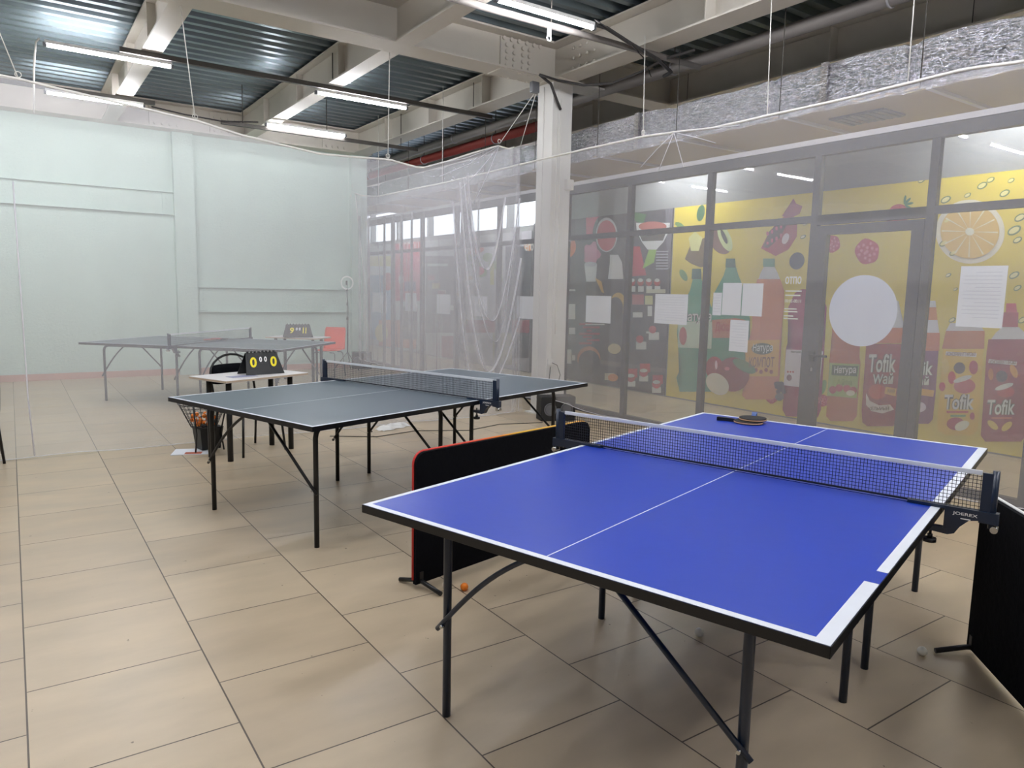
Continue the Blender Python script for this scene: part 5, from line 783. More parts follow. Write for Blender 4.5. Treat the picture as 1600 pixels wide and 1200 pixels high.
PRINT_DARK=([(1,(235,120,60),[[9.669,2.284],[9.676,2.23],[9.702,2.181],[9.745,2.141],[9.801,2.113],[9.867,2.099],[9.937,2.101],[10.005,2.118],[10.066,2.15],[10.115,2.194],[10.147,2.247],[10.16,2.303],[10.153,2.358],[10.125,2.408],[10.08,2.448],[10.022,2.476],[9.955,2.488],[9.885,2.484],[9.818,2.465],[9.759,2.433],[9.712,2.389],[9.682,2.338]]),
(1,(205,40,75),[[9.428,2.764],[9.045,2.736],[9.026,2.391],[9.409,2.409]]),
(2,(35,38,45),[[8.576,2.408],[8.579,2.335],[8.596,2.265],[8.626,2.201],[8.668,2.147],[8.721,2.105],[8.783,2.076],[8.85,2.062],[8.92,2.063],[8.991,2.081],[9.058,2.114],[9.119,2.162],[9.171,2.221],[9.211,2.29],[9.238,2.365],[9.249,2.443],[9.246,2.52],[9.227,2.592],[9.194,2.657],[9.148,2.711],[9.092,2.752],[9.028,2.778],[8.96,2.789],[8.89,2.783],[8.821,2.762],[8.756,2.727],[8.698,2.679],[8.65,2.621],[8.612,2.554],[8.588,2.482]]),
(3,(205,200,200),[[8.65,2.422],[8.653,2.366],[8.666,2.314],[8.689,2.266],[8.722,2.226],[8.764,2.194],[8.811,2.173],[8.863,2.163],[8.918,2.164],[8.972,2.178],[9.024,2.203],[9.07,2.239],[9.11,2.283],[9.141,2.335],[9.161,2.391],[9.17,2.449],[9.167,2.506],[9.153,2.56],[9.128,2.609],[9.093,2.649],[9.049,2.68],[9.0,2.7],[8.948,2.708],[8.893,2.704],[8.84,2.689],[8.79,2.662],[8.745,2.626],[8.707,2.582],[8.678,2.532],[8.659,2.478]]),
(4,(190,40,60),[[8.679,2.414],[8.681,2.364],[8.693,2.317],[8.714,2.275],[8.743,2.239],[8.78,2.211],[8.822,2.192],[8.868,2.183],[8.916,2.184],[8.963,2.197],[9.009,2.219],[9.05,2.251],[9.085,2.29],[9.112,2.336],[9.13,2.386],[9.138,2.437],[9.136,2.488],[9.123,2.536],[9.101,2.579],[9.07,2.615],[9.032,2.642],[8.989,2.66],[8.942,2.667],[8.894,2.664],[8.847,2.651],[8.803,2.627],[8.763,2.595],[8.73,2.556],[8.704,2.512],[8.687,2.463]]),
(2,(215,130,160),[[9.022,2.136],[9.052,2.081],[9.113,2.056],[9.132,2.015],[9.148,1.946],[9.206,1.927],[9.266,1.976],[9.308,2.005],[9.375,1.997],[9.44,2.026],[9.436,2.095],[9.406,2.148],[9.427,2.198],[9.449,2.269],[9.4,2.307],[9.326,2.291],[9.281,2.299],[9.23,2.345],[9.166,2.34],[9.137,2.273],[9.125,2.219],[9.071,2.189]]),
(2,(220,220,222),[[9.437,1.991],[9.372,1.694],[9.13,1.694],[9.114,1.984]]),
(3,(200,200,205),[[9.113,1.974],[9.119,1.962],[9.137,1.952],[9.166,1.943],[9.204,1.938],[9.248,1.935],[9.294,1.936],[9.338,1.94],[9.378,1.947],[9.409,1.957],[9.429,1.968],[9.436,1.98],[9.43,1.992],[9.411,2.002],[9.381,2.011],[9.342,2.016],[9.298,2.019],[9.252,2.018],[9.208,2.013],[9.17,2.006],[9.139,1.997],[9.12,1.985]]),
(2,(220,220,222),[[8.812,2.119],[8.805,1.998],[8.836,1.735],[8.479,1.734],[8.523,1.992],[8.618,2.113]]),
(1,(60,110,60),[[8.284,2.758],[8.035,2.692],[8.094,2.554],[8.276,2.614]]),
(3,(222,220,218),[[8.246,2.583],[8.225,2.467],[8.105,2.289],[7.976,2.17],[7.791,2.163],[7.656,2.269],[7.553,2.429],[7.548,2.537]]),
(4,(190,100,90),[[7.607,2.487],[7.617,2.467],[7.649,2.449],[7.7,2.437],[7.767,2.429],[7.845,2.427],[7.928,2.432],[8.008,2.442],[8.08,2.458],[8.137,2.478],[8.174,2.5],[8.187,2.522],[8.176,2.543],[8.142,2.56],[8.087,2.573],[8.017,2.58],[7.937,2.581],[7.854,2.575],[7.776,2.564],[7.707,2.548],[7.654,2.529],[7.62,2.508]]),
(4,(60,50,45),[[8.152,2.386],[7.993,2.435],[7.625,2.378],[7.67,2.288],[8.092,2.298]]),
(1,(110,105,115),[[7.649,2.754],[7.426,2.754],[7.381,1.876],[7.568,1.879]]),
(1,(190,30,60),[[8.309,2.23],[8.142,2.223],[7.98,1.789],[8.282,1.772]]),
(1,(150,190,70),[[7.949,2.169],[7.792,2.182],[7.832,1.977],[8.067,1.886]]),
(2,(170,165,175),[[7.803,2.145],[7.559,2.136],[7.558,2.118],[7.802,2.126]]),
(2,(170,165,175),[[7.8,2.103],[7.557,2.095],[7.556,2.077],[7.799,2.084]]),
(2,(170,165,175),[[7.798,2.06],[7.554,2.054],[7.553,2.035],[7.797,2.042]]),
(2,(170,165,175),[[7.795,2.018],[7.551,2.012],[7.55,1.994],[7.794,1.999]]),
(2,(170,165,175),[[7.792,1.976],[7.549,1.971],[7.548,1.952],[7.791,1.957]]),
(2,(170,165,175),[[7.79,1.934],[7.546,1.929],[7.545,1.911],[7.789,1.915]]),
(2,(170,165,175),[[7.787,1.891],[7.543,1.888],[7.542,1.869],[7.786,1.873]]),
(3,(180,60,60),[[8.206,1.684],[8.214,1.655],[8.238,1.633],[8.273,1.625],[8.309,1.633],[8.336,1.655],[8.347,1.684],[8.339,1.714],[8.315,1.735],[8.28,1.743],[8.244,1.735],[8.217,1.713]]),
(2,(225,222,215),[[8.33,1.625],[8.203,1.626],[8.198,1.538],[8.324,1.537]]),
(4,(225,222,215),[[8.222,1.713],[8.232,1.696],[8.259,1.686],[8.294,1.686],[8.323,1.696],[8.335,1.714],[8.325,1.731],[8.297,1.741],[8.262,1.741],[8.234,1.731]]),
(3,(180,60,60),[[8.027,1.684],[8.035,1.655],[8.058,1.634],[8.092,1.626],[8.127,1.634],[8.154,1.655],[8.165,1.684],[8.157,1.713],[8.133,1.734],[8.099,1.742],[8.065,1.734],[8.038,1.713]]),
(2,(225,222,215),[[8.147,1.626],[8.024,1.626],[8.019,1.54],[8.142,1.539]]),
(4,(225,222,215),[[8.043,1.713],[8.052,1.696],[8.079,1.686],[8.113,1.686],[8.141,1.696],[8.153,1.713],[8.143,1.73],[8.116,1.741],[8.082,1.741],[8.054,1.73]]),
(3,(180,60,60),[[7.853,1.684],[7.86,1.656],[7.883,1.635],[7.916,1.627],[7.95,1.635],[7.976,1.655],[7.987,1.684],[7.98,1.713],[7.956,1.734],[7.923,1.741],[7.889,1.734],[7.864,1.713]]),
(2,(225,222,215),[[7.97,1.627],[7.85,1.627],[7.844,1.542],[7.965,1.541]]),
(4,(225,222,215),[[7.868,1.713],[7.877,1.696],[7.903,1.686],[7.936,1.686],[7.964,1.696],[7.975,1.713],[7.966,1.73],[7.94,1.74],[7.907,1.74],[7.879,1.729]]),
(3,(180,60,60),[[7.683,1.684],[7.69,1.656],[7.713,1.635],[7.745,1.628],[7.778,1.635],[7.803,1.656],[7.814,1.684],[7.807,1.713],[7.784,1.733],[7.752,1.741],[7.719,1.733],[7.694,1.712]]),
(2,(225,222,215),[[7.797,1.628],[7.68,1.628],[7.674,1.544],[7.792,1.542]]),
(4,(225,222,215),[[7.698,1.712],[7.707,1.696],[7.732,1.686],[7.764,1.686],[7.791,1.696],[7.802,1.713],[7.793,1.729],[7.768,1.739],[7.736,1.739],[7.709,1.729]]),
(2,(190,110,115),[[8.265,1.498],[8.016,1.501],[8.007,1.347],[8.256,1.341]]),
(2,(220,215,190),[[7.967,1.579],[7.574,1.582],[7.571,1.526],[7.963,1.521]]),
(2,(215,210,150),[[7.988,1.483],[7.828,1.485],[7.819,1.352],[7.98,1.348]]),
(2,(225,222,215),[[8.235,1.223],[8.027,1.23],[8.022,1.153],[8.23,1.144]]),
(2,(225,222,215),[[7.925,1.33],[7.831,1.332],[7.822,1.18],[7.915,1.176]]),
(1,(205,160,60),[[8.399,1.347],[8.403,1.297],[8.421,1.25],[8.451,1.21],[8.491,1.181],[8.539,1.164],[8.589,1.162],[8.639,1.175],[8.683,1.202],[8.719,1.24],[8.743,1.287],[8.753,1.338],[8.749,1.39],[8.73,1.438],[8.699,1.478],[8.657,1.506],[8.61,1.521],[8.559,1.522],[8.51,1.508],[8.467,1.481],[8.432,1.443],[8.409,1.397]]),
(2,(50,45,50),[[8.453,1.276],[8.457,1.225],[8.475,1.178],[8.506,1.137],[8.546,1.108],[8.594,1.091],[8.645,1.089],[8.695,1.102],[8.74,1.128],[8.776,1.167],[8.8,1.214],[8.81,1.265],[8.806,1.317],[8.787,1.365],[8.755,1.406],[8.713,1.435],[8.665,1.45],[8.614,1.451],[8.565,1.437],[8.521,1.41],[8.486,1.372],[8.463,1.326]]),
(1,(60,50,50),[[9.391,1.747],[8.929,1.745],[8.914,1.468],[9.377,1.461]]),
(2,(225,170,70),[[9.149,1.757],[8.988,1.694],[8.916,1.509],[8.979,1.529]]),
(2,(225,222,215),[[9.858,1.563],[9.65,1.565],[9.649,1.533],[9.857,1.531]]),
(2,(225,222,215),[[9.846,1.311],[9.638,1.317],[9.625,1.056],[9.833,1.048]]),
(2,(225,222,215),[[9.791,0.906],[9.618,0.915],[9.613,0.806],[9.786,0.796]]),
(2,(225,222,215),[[9.844,0.525],[9.703,0.536],[9.691,0.293],[9.832,0.28]]),
(2,(225,222,215),[[9.681,0.438],[9.595,0.445],[9.591,0.358],[9.677,0.35]]),
(2,(165,35,55),[[9.52,0.996],[9.19,1.011],[9.188,0.979],[9.518,0.963]]),
(2,(165,35,55),[[9.417,0.947],[8.996,0.968],[8.994,0.937],[9.415,0.915]]),
(2,(165,35,55),[[9.315,0.898],[9.184,0.905],[9.183,0.874],[9.313,0.866]]),
(2,(165,35,55),[[9.512,0.834],[8.99,0.863],[8.989,0.832],[9.51,0.801]]),
(2,(165,35,55),[[9.408,0.786],[9.179,0.8],[9.177,0.768],[9.407,0.753]]),
(2,(165,35,55),[[9.306,0.738],[8.985,0.759],[8.983,0.728],[9.305,0.706]]),
(2,(165,35,55),[[9.504,0.671],[9.173,0.694],[9.172,0.662],[9.502,0.639]]),
(1,(200,120,80),[[8.952,0.446],[8.96,0.389],[8.991,0.334],[9.042,0.286],[9.11,0.248],[9.188,0.224],[9.272,0.215],[9.354,0.224],[9.428,0.248],[9.487,0.287],[9.526,0.338],[9.541,0.395],[9.531,0.455],[9.498,0.511],[9.444,0.56],[9.373,0.597],[9.293,0.619],[9.209,0.625],[9.129,0.615],[9.058,0.589],[9.003,0.55],[8.967,0.501]]),
(2,(40,40,48),[[8.949,0.383],[8.956,0.326],[8.985,0.271],[9.033,0.223],[9.097,0.185],[9.171,0.161],[9.25,0.153],[9.327,0.161],[9.397,0.186],[9.452,0.225],[9.489,0.275],[9.504,0.333],[9.495,0.392],[9.464,0.448],[9.413,0.497],[9.347,0.534],[9.271,0.556],[9.192,0.562],[9.116,0.552],[9.05,0.526],[8.997,0.487],[8.963,0.438]]),
(1,(210,190,140),[[8.475,0.64],[8.48,0.616],[8.496,0.594],[8.522,0.574],[8.557,0.559],[8.597,0.549],[8.64,0.546],[8.681,0.549],[8.718,0.559],[8.748,0.574],[8.767,0.594],[8.775,0.617],[8.77,0.641],[8.753,0.664],[8.725,0.683],[8.69,0.699],[8.649,0.708],[8.606,0.711],[8.565,0.707],[8.529,0.697],[8.501,0.682],[8.482,0.662]]),
(2,(205,190,160),[[8.83,0.215],[8.601,0.239],[8.595,0.126],[8.823,0.101]]),
(3,(225,130,60),[[8.508,0.177],[8.511,0.159],[8.525,0.142],[8.546,0.126],[8.574,0.113],[8.607,0.105],[8.641,0.101],[8.674,0.102],[8.704,0.108],[8.727,0.119],[8.743,0.134],[8.749,0.151],[8.745,0.169],[8.731,0.186],[8.709,0.202],[8.681,0.215],[8.648,0.223],[8.613,0.227],[8.58,0.225],[8.551,0.219],[8.528,0.208],[8.513,0.194]]),
(4,(185,45,55),[[7.717,0.984],[7.724,0.959],[7.744,0.938],[7.775,0.925],[7.81,0.923],[7.843,0.932],[7.867,0.951],[7.876,0.975],[7.87,1.001],[7.849,1.022],[7.817,1.035],[7.782,1.037],[7.75,1.027],[7.727,1.008]]),
(3,(225,222,215),[[7.874,0.937],[7.663,0.949],[7.656,0.835],[7.867,0.821]]),
(4,(185,45,55),[[7.975,0.824],[7.982,0.798],[8.003,0.776],[8.035,0.763],[8.072,0.76],[8.106,0.769],[8.131,0.788],[8.14,0.813],[8.134,0.839],[8.112,0.861],[8.079,0.875],[8.042,0.877],[8.009,0.868],[7.985,0.849]]),
(3,(225,222,215),[[8.138,0.774],[7.919,0.789],[7.911,0.672],[8.131,0.656]]),
(3,(225,222,215),[[7.928,0.944],[7.821,0.95],[7.819,0.921],[7.926,0.915]]),
(2,(190,40,60),[[8.312,0.34],[8.085,0.362],[8.077,0.223],[8.303,0.199]]),
(4,(180,40,55),[[8.119,0.219],[8.127,0.188],[8.153,0.16],[8.192,0.142],[8.236,0.137],[8.277,0.146],[8.306,0.168],[8.318,0.197],[8.31,0.229],[8.283,0.256],[8.244,0.274],[8.2,0.279],[8.159,0.269],[8.131,0.248]]),
(5,(225,222,215),[[8.135,0.247],[8.145,0.231],[8.175,0.217],[8.218,0.208],[8.261,0.208],[8.293,0.215],[8.305,0.229],[8.295,0.245],[8.264,0.26],[8.221,0.268],[8.179,0.269],[8.147,0.261]]),
(3,(225,222,215),[[8.315,0.147],[8.116,0.169],[8.111,0.08],[8.31,0.056]]),
(2,(190,40,60),[[8.035,0.446],[7.818,0.466],[7.809,0.331],[8.026,0.308]]),
(4,(180,40,55),[[7.85,0.326],[7.857,0.296],[7.882,0.269],[7.919,0.252],[7.961,0.248],[8.001,0.257],[8.029,0.278],[8.04,0.307],[8.033,0.338],[8.007,0.364],[7.97,0.381],[7.927,0.386],[7.888,0.376],[7.861,0.355]]),
(5,(225,222,215),[[7.865,0.354],[7.875,0.339],[7.904,0.325],[7.944,0.317],[7.985,0.316],[8.016,0.324],[8.028,0.338],[8.018,0.354],[7.989,0.367],[7.948,0.375],[7.907,0.375],[7.877,0.368]]),
(3,(225,222,215),[[8.037,0.258],[7.847,0.278],[7.841,0.19],[8.032,0.169]]),
(2,(190,40,60),[[7.754,0.297],[7.545,0.319],[7.537,0.186],[7.745,0.162]]),
(4,(180,40,55),[[7.575,0.182],[7.582,0.152],[7.606,0.125],[7.642,0.108],[7.683,0.103],[7.72,0.112],[7.748,0.132],[7.759,0.161],[7.751,0.191],[7.727,0.217],[7.691,0.235],[7.65,0.239],[7.613,0.23],[7.586,0.21]]),
(5,(225,222,215),[[7.59,0.209],[7.6,0.193],[7.627,0.18],[7.666,0.171],[7.706,0.171],[7.736,0.178],[7.747,0.191],[7.737,0.207],[7.709,0.221],[7.67,0.229],[7.631,0.229],[7.601,0.222]]),
(3,(225,222,215),[[7.756,0.112],[7.572,0.134],[7.567,0.048],[7.75,0.025]]),
(5,(225,222,215),[[9.353,0.993],[8.874,1.015],[8.872,0.995],[9.351,0.972]]),
(1,(58,58,66),[[9.839,3.303],[8.767,3.19],[8.743,2.754],[9.816,2.835]])],[
])
PRINT_FAR=([(1,(205,50,75),[[16.757,2.766],[15.319,2.696],[15.303,1.251],[16.756,1.221]]),
(1,(230,210,110),[[18.414,2.376],[16.83,2.33],[16.83,2.078],[18.417,2.105]]),
(1,(225,225,232),[[18.332,2.104],[16.905,2.079],[16.905,1.857],[18.335,1.867]]),
(1,(120,160,205),[[18.292,1.867],[16.905,1.857],[16.905,0.249],[18.309,0.158]]),
(1,(225,120,60),[[17.683,0.702],[15.561,0.792],[15.555,0.106],[17.687,-0.054]]),
(2,(240,220,110),[[17.133,0.398],[17.149,0.333],[17.195,0.27],[17.267,0.216],[17.361,0.174],[17.469,0.148],[17.583,0.141],[17.692,0.152],[17.79,0.182],[17.866,0.228],[17.914,0.287],[17.93,0.353],[17.913,0.421],[17.864,0.484],[17.787,0.539],[17.69,0.58],[17.58,0.604],[17.467,0.609],[17.36,0.596],[17.266,0.565],[17.194,0.519],[17.149,0.462]]),
(2,(220,60,50),[[16.83,1.697],[16.842,1.635],[16.877,1.577],[16.933,1.528],[17.005,1.493],[17.088,1.475],[17.175,1.474],[17.259,1.491],[17.333,1.526],[17.391,1.574],[17.428,1.633],[17.44,1.698],[17.428,1.762],[17.39,1.821],[17.332,1.869],[17.258,1.903],[17.174,1.921],[17.088,1.92],[17.005,1.901],[16.933,1.866],[16.877,1.818],[16.842,1.76]]),
(2,(215,90,120),[[15.909,2.303],[15.251,2.284],[15.242,1.549],[15.904,1.545]]),
(3,(225,225,230),[[16.217,1.744],[16.222,1.709],[16.239,1.677],[16.265,1.65],[16.299,1.631],[16.337,1.621],[16.378,1.621],[16.417,1.631],[16.451,1.65],[16.478,1.677],[16.495,1.709],[16.501,1.744],[16.495,1.779],[16.478,1.812],[16.452,1.838],[16.418,1.857],[16.379,1.867],[16.338,1.867],[16.3,1.856],[16.266,1.837],[16.239,1.81],[16.223,1.778]]),
(3,(90,70,130),[[16.181,1.697],[15.569,1.697],[15.567,1.472],[16.18,1.465]]),
(2,(90,80,75),[[16.249,1.076],[15.498,1.097],[15.49,0.34],[16.245,0.291]]),
(2,(120,150,70),[[12.902,2.191],[12.91,2.165],[12.933,2.143],[12.97,2.124],[13.018,2.111],[13.073,2.105],[13.132,2.106],[13.188,2.115],[13.239,2.13],[13.278,2.151],[13.303,2.176],[13.312,2.202],[13.305,2.228],[13.28,2.251],[13.242,2.27],[13.193,2.283],[13.137,2.288],[13.078,2.286],[13.022,2.277],[12.973,2.262],[12.935,2.241],[12.911,2.217]]),
(2,(120,150,70),[[12.675,2.031],[12.682,2.005],[12.704,1.983],[12.741,1.964],[12.788,1.95],[12.842,1.944],[12.899,1.945],[12.954,1.953],[13.003,1.968],[13.041,1.988],[13.066,2.012],[13.075,2.038],[13.068,2.064],[13.044,2.087],[13.007,2.106],[12.959,2.119],[12.904,2.125],[12.847,2.124],[12.792,2.115],[12.744,2.1],[12.707,2.08],[12.683,2.056]]),
(2,(120,150,70),[[12.452,1.874],[12.459,1.849],[12.481,1.826],[12.516,1.807],[12.562,1.794],[12.615,1.787],[12.671,1.787],[12.725,1.795],[12.773,1.809],[12.81,1.829],[12.835,1.852],[12.843,1.878],[12.836,1.904],[12.813,1.927],[12.777,1.946],[12.73,1.959],[12.676,1.966],[12.621,1.965],[12.567,1.957],[12.521,1.942],[12.484,1.923],[12.461,1.899]]),
(2,(120,150,70),[[12.249,2.173],[12.256,2.148],[12.277,2.126],[12.312,2.108],[12.356,2.096],[12.408,2.09],[12.462,2.091],[12.515,2.099],[12.561,2.114],[12.598,2.134],[12.622,2.158],[12.63,2.183],[12.623,2.208],[12.601,2.231],[12.565,2.249],[12.52,2.261],[12.467,2.267],[12.413,2.265],[12.361,2.256],[12.316,2.241],[12.28,2.221],[12.257,2.198]]),
(2,(120,150,70),[[12.037,2.019],[12.043,1.994],[12.064,1.972],[12.098,1.954],[12.141,1.941],[12.192,1.935],[12.245,1.936],[12.296,1.943],[12.342,1.958],[12.378,1.977],[12.401,2.001],[12.409,2.026],[12.402,2.05],[12.38,2.073],[12.346,2.091],[12.301,2.104],[12.25,2.11],[12.197,2.108],[12.146,2.1],[12.102,2.086],[12.067,2.066],[12.045,2.043]]),
(3,(210,90,60),[[12.576,2.354],[12.576,2.335],[12.599,2.315],[12.643,2.295],[12.704,2.277],[12.777,2.262],[12.858,2.251],[12.939,2.246],[13.014,2.247],[13.077,2.254],[13.122,2.266],[13.145,2.282],[13.144,2.302],[13.12,2.323],[13.074,2.343],[13.01,2.362],[12.935,2.376],[12.853,2.386],[12.773,2.391],[12.7,2.389],[12.64,2.382],[12.597,2.37]]),
(3,(210,60,80),[[12.55,1.913],[12.558,1.888],[12.583,1.865],[12.623,1.846],[12.675,1.833],[12.736,1.826],[12.799,1.827],[12.861,1.834],[12.915,1.849],[12.958,1.869],[12.986,1.893],[12.996,1.919],[12.987,1.945],[12.961,1.968],[12.919,1.987],[12.865,2.0],[12.804,2.006],[12.741,2.005],[12.68,1.997],[12.627,1.982],[12.586,1.962],[12.559,1.939]]),
(2,(190,195,110),[[12.134,2.195],[11.907,2.188],[11.89,1.695],[12.118,1.695]]),
(2,(200,190,90),[[12.339,2.05],[12.198,2.047],[12.185,1.633],[12.326,1.632]]),
(3,(225,222,220),[[13.284,2.095],[12.849,2.086],[12.848,2.047],[13.283,2.055]]),
(3,(225,222,220),[[13.281,1.976],[12.846,1.969],[12.845,1.93],[13.28,1.936]]),
(3,(225,222,220),[[13.278,1.856],[12.843,1.852],[12.842,1.813],[13.277,1.816]]),
(3,(225,222,220),[[13.275,1.736],[12.839,1.735],[12.838,1.696],[13.274,1.696]]),
(1,(150,30,50),[[13.575,0.877],[12.093,0.94],[12.084,0.687],[13.569,0.602]]),
(1,(165,55,65),[[14.305,0.488],[13.677,0.526],[13.666,0.039],[14.296,-0.015]]),
(3,(225,222,215),[[12.75,0.318],[12.758,0.291],[12.784,0.265],[12.826,0.241],[12.88,0.223],[12.943,0.21],[13.008,0.205],[13.072,0.207],[13.129,0.217],[13.173,0.234],[13.202,0.257],[13.212,0.283],[13.203,0.31],[13.176,0.337],[13.132,0.361],[13.077,0.379],[13.013,0.391],[12.948,0.396],[12.885,0.393],[12.83,0.382],[12.787,0.365],[12.759,0.343]]),
(3,(225,222,215),[[13.293,0.345],[13.083,0.36],[13.082,0.306],[13.292,0.291]]),
(1,(95,90,95),[[15.092,2.28],[13.366,2.23],[13.326,0.616],[15.07,0.516]]),
(1,(60,60,70),[[11.802,2.368],[10.92,2.333],[10.836,0.283],[11.726,0.207]]),
(2,(150,140,60),[[12.201,0.68],[11.523,0.719],[11.501,0.102],[12.181,0.038]]),
(3,(230,140,80),[[10.9,2.321],[10.905,2.301],[10.92,2.284],[10.946,2.27],[10.979,2.26],[11.017,2.256],[11.057,2.258],[11.096,2.265],[11.131,2.277],[11.158,2.293],[11.176,2.312],[11.183,2.332],[11.178,2.351],[11.161,2.369],[11.135,2.383],[11.102,2.392],[11.063,2.396],[11.023,2.394],[10.984,2.387],[10.95,2.375],[10.923,2.359],[10.906,2.34]]),
(3,(170,40,60),[[11.532,0.964],[10.905,0.991],[10.895,0.755],[11.523,0.719]]),
(2,(190,185,190),[[14.996,2.104],[14.045,2.084],[14.044,2.029],[14.996,2.046]]),
(2,(150,60,70),[[14.993,1.842],[14.625,1.839],[14.623,1.725],[14.991,1.726]]),
(2,(200,195,190),[[14.47,1.512],[14.12,1.515],[14.118,1.403],[14.468,1.398]]),
(2,(90,110,80),[[13.971,1.196],[13.637,1.204],[13.635,1.095],[13.969,1.084]]),
(2,(190,160,90),[[13.494,0.894],[13.175,0.907],[13.173,0.8],[13.491,0.785]]),
(2,(150,60,70),[[14.744,1.668],[14.384,1.668],[14.382,1.555],[14.742,1.552]]),
(2,(200,195,190),[[14.232,1.345],[13.89,1.351],[13.887,1.24],[14.23,1.232]]),
(2,(90,110,80),[[13.744,1.036],[13.417,1.047],[13.414,0.938],[13.741,0.925]]),
(2,(190,160,90),[[13.303,1.816],[12.993,1.814],[12.99,1.709],[13.3,1.709]]),
(2,(150,60,70),[[14.5,1.497],[14.148,1.5],[14.146,1.388],[14.498,1.383]]),
(2,(200,195,190),[[13.999,1.181],[13.664,1.19],[13.662,1.08],[13.997,1.069]]),
(2,(90,110,80),[[13.521,0.879],[13.201,0.893],[13.198,0.785],[13.518,0.77]]),
(2,(190,160,90),[[14.774,1.653],[14.413,1.654],[14.411,1.54],[14.772,1.538]])],[
(6,(225,222,215),'МСПОЦ',(16.467,2.412),0.232,1.055,-0.034,0),
(6,(225,222,215),'ero',(11.159,2.26),0.141,0.282,-0.009,0)])
def poster(name, bg, y0, y1, z1, data, lab, extra=()):
    """y0 > y1; panel plus its printed picture in one mesh, ink as a colour attribute"""
    bm = bmesh.new(); lay = bm.loops.layers.float_color.new('ink')
    def paint(fs, col):
        for f in fs:
            for l in f.loops: l[lay] = (*col, 1)
    def bx(a0, a1, b0, b1, c0, c1, col):
        r = bmesh.ops.create_cube(bm, size=1)
        bmesh.ops.transform(bm, matrix=Matrix.Translation(((a0+a1)/2, (b0+b1)/2, (c0+c1)/2)) @ Matrix.Diagonal((a1-a0, b1-b0, c1-c0, 1)), verts=r['verts'])
        paint({f for v in r['verts'] for f in v.link_faces}, col)
    bx(XP, XP+.012, y1, y0, .02, z1, lin(bg))
    for (a0, a1, b0, b1, hcol) in extra: bx(XP-.0004, XP, a0, a1, b0, b1, lin(hcol))
    polys = sorted(enumerate(data[0]), key=lambda t: (t[1][0], t[0])); rank = 0
    items = [(k, i, 'p', col, pts) for i, (k, col, pts) in enumerate(data[0])] + [(t[0], 1000+i, 't', None, t) for i, t in enumerate(data[1])]
    items.sort(key=lambda t: (t[0], t[1]))
    for rank, (k, i, ty, col, dat) in enumerate(items):
        x = XP-.0008-.00005*rank
        if ty == 'p':
            pts = [(min(max(a, y1+.002), y0-.002), min(max(b, .022), z1)) for a, b in dat]
            vs = [bm.verts.new((x, a, b)) for a, b in pts]
            f = bm.faces.new(vs); c_ = lin(col)
            r = bmesh.ops.triangulate(bm, faces=[f]); paint(r['faces'], c_)
        else:
            _, tcol, s, (ay, az), th, tw, dz, out = dat
            for (cc, bold, xx) in (([(out, .07, x+.00002)] if out else []) + [(tcol, .018, x-.00002)]):
                me, (a, b, c0, d0) = text_mesh(s, bold)
                vs = [bm.verts.new((xx, ay-(v.co.x-a)/(b-a)*tw, az+(v.co.y-c0)/(d0-c0)*th+(v.co.x-a)/(b-a)*dz)) for v in me.vertices]
                fs = []
                for p in me.polygons:
                    try: fs.append(bm.faces.new([vs[j] for j in p.vertices]))
                    except ValueError: pass
                paint(fs, lin(cc)); bpy.data.meshes.remove(me)
    me = bpy.data.meshes.new(name); bm.to_mesh(me); bm.free(); me.materials.append(M_print)
    o = bpy.data.objects.new(name, me); C.objects.link(o); return tag(o, lab, 'poster')
poster('poster', (226,200,74), 7.47, -3.0, 2.74, PRINT_YELLOW, 'huge yellow poster of drink bottles and fruit behind the glass')
poster('poster', (70,66,74), 10.9, 7.5, 2.74, PRINT_DARK, 'dark poster of coffee, cups and food packs behind the glass right of the column',
       extra=[(7.5, 10.8, .35, .42, (106,90,94))])
poster('poster', (192,187,194), 18.9, 10.95, 2.62, PRINT_FAR, 'colourful shop posters behind the glass left of the column')

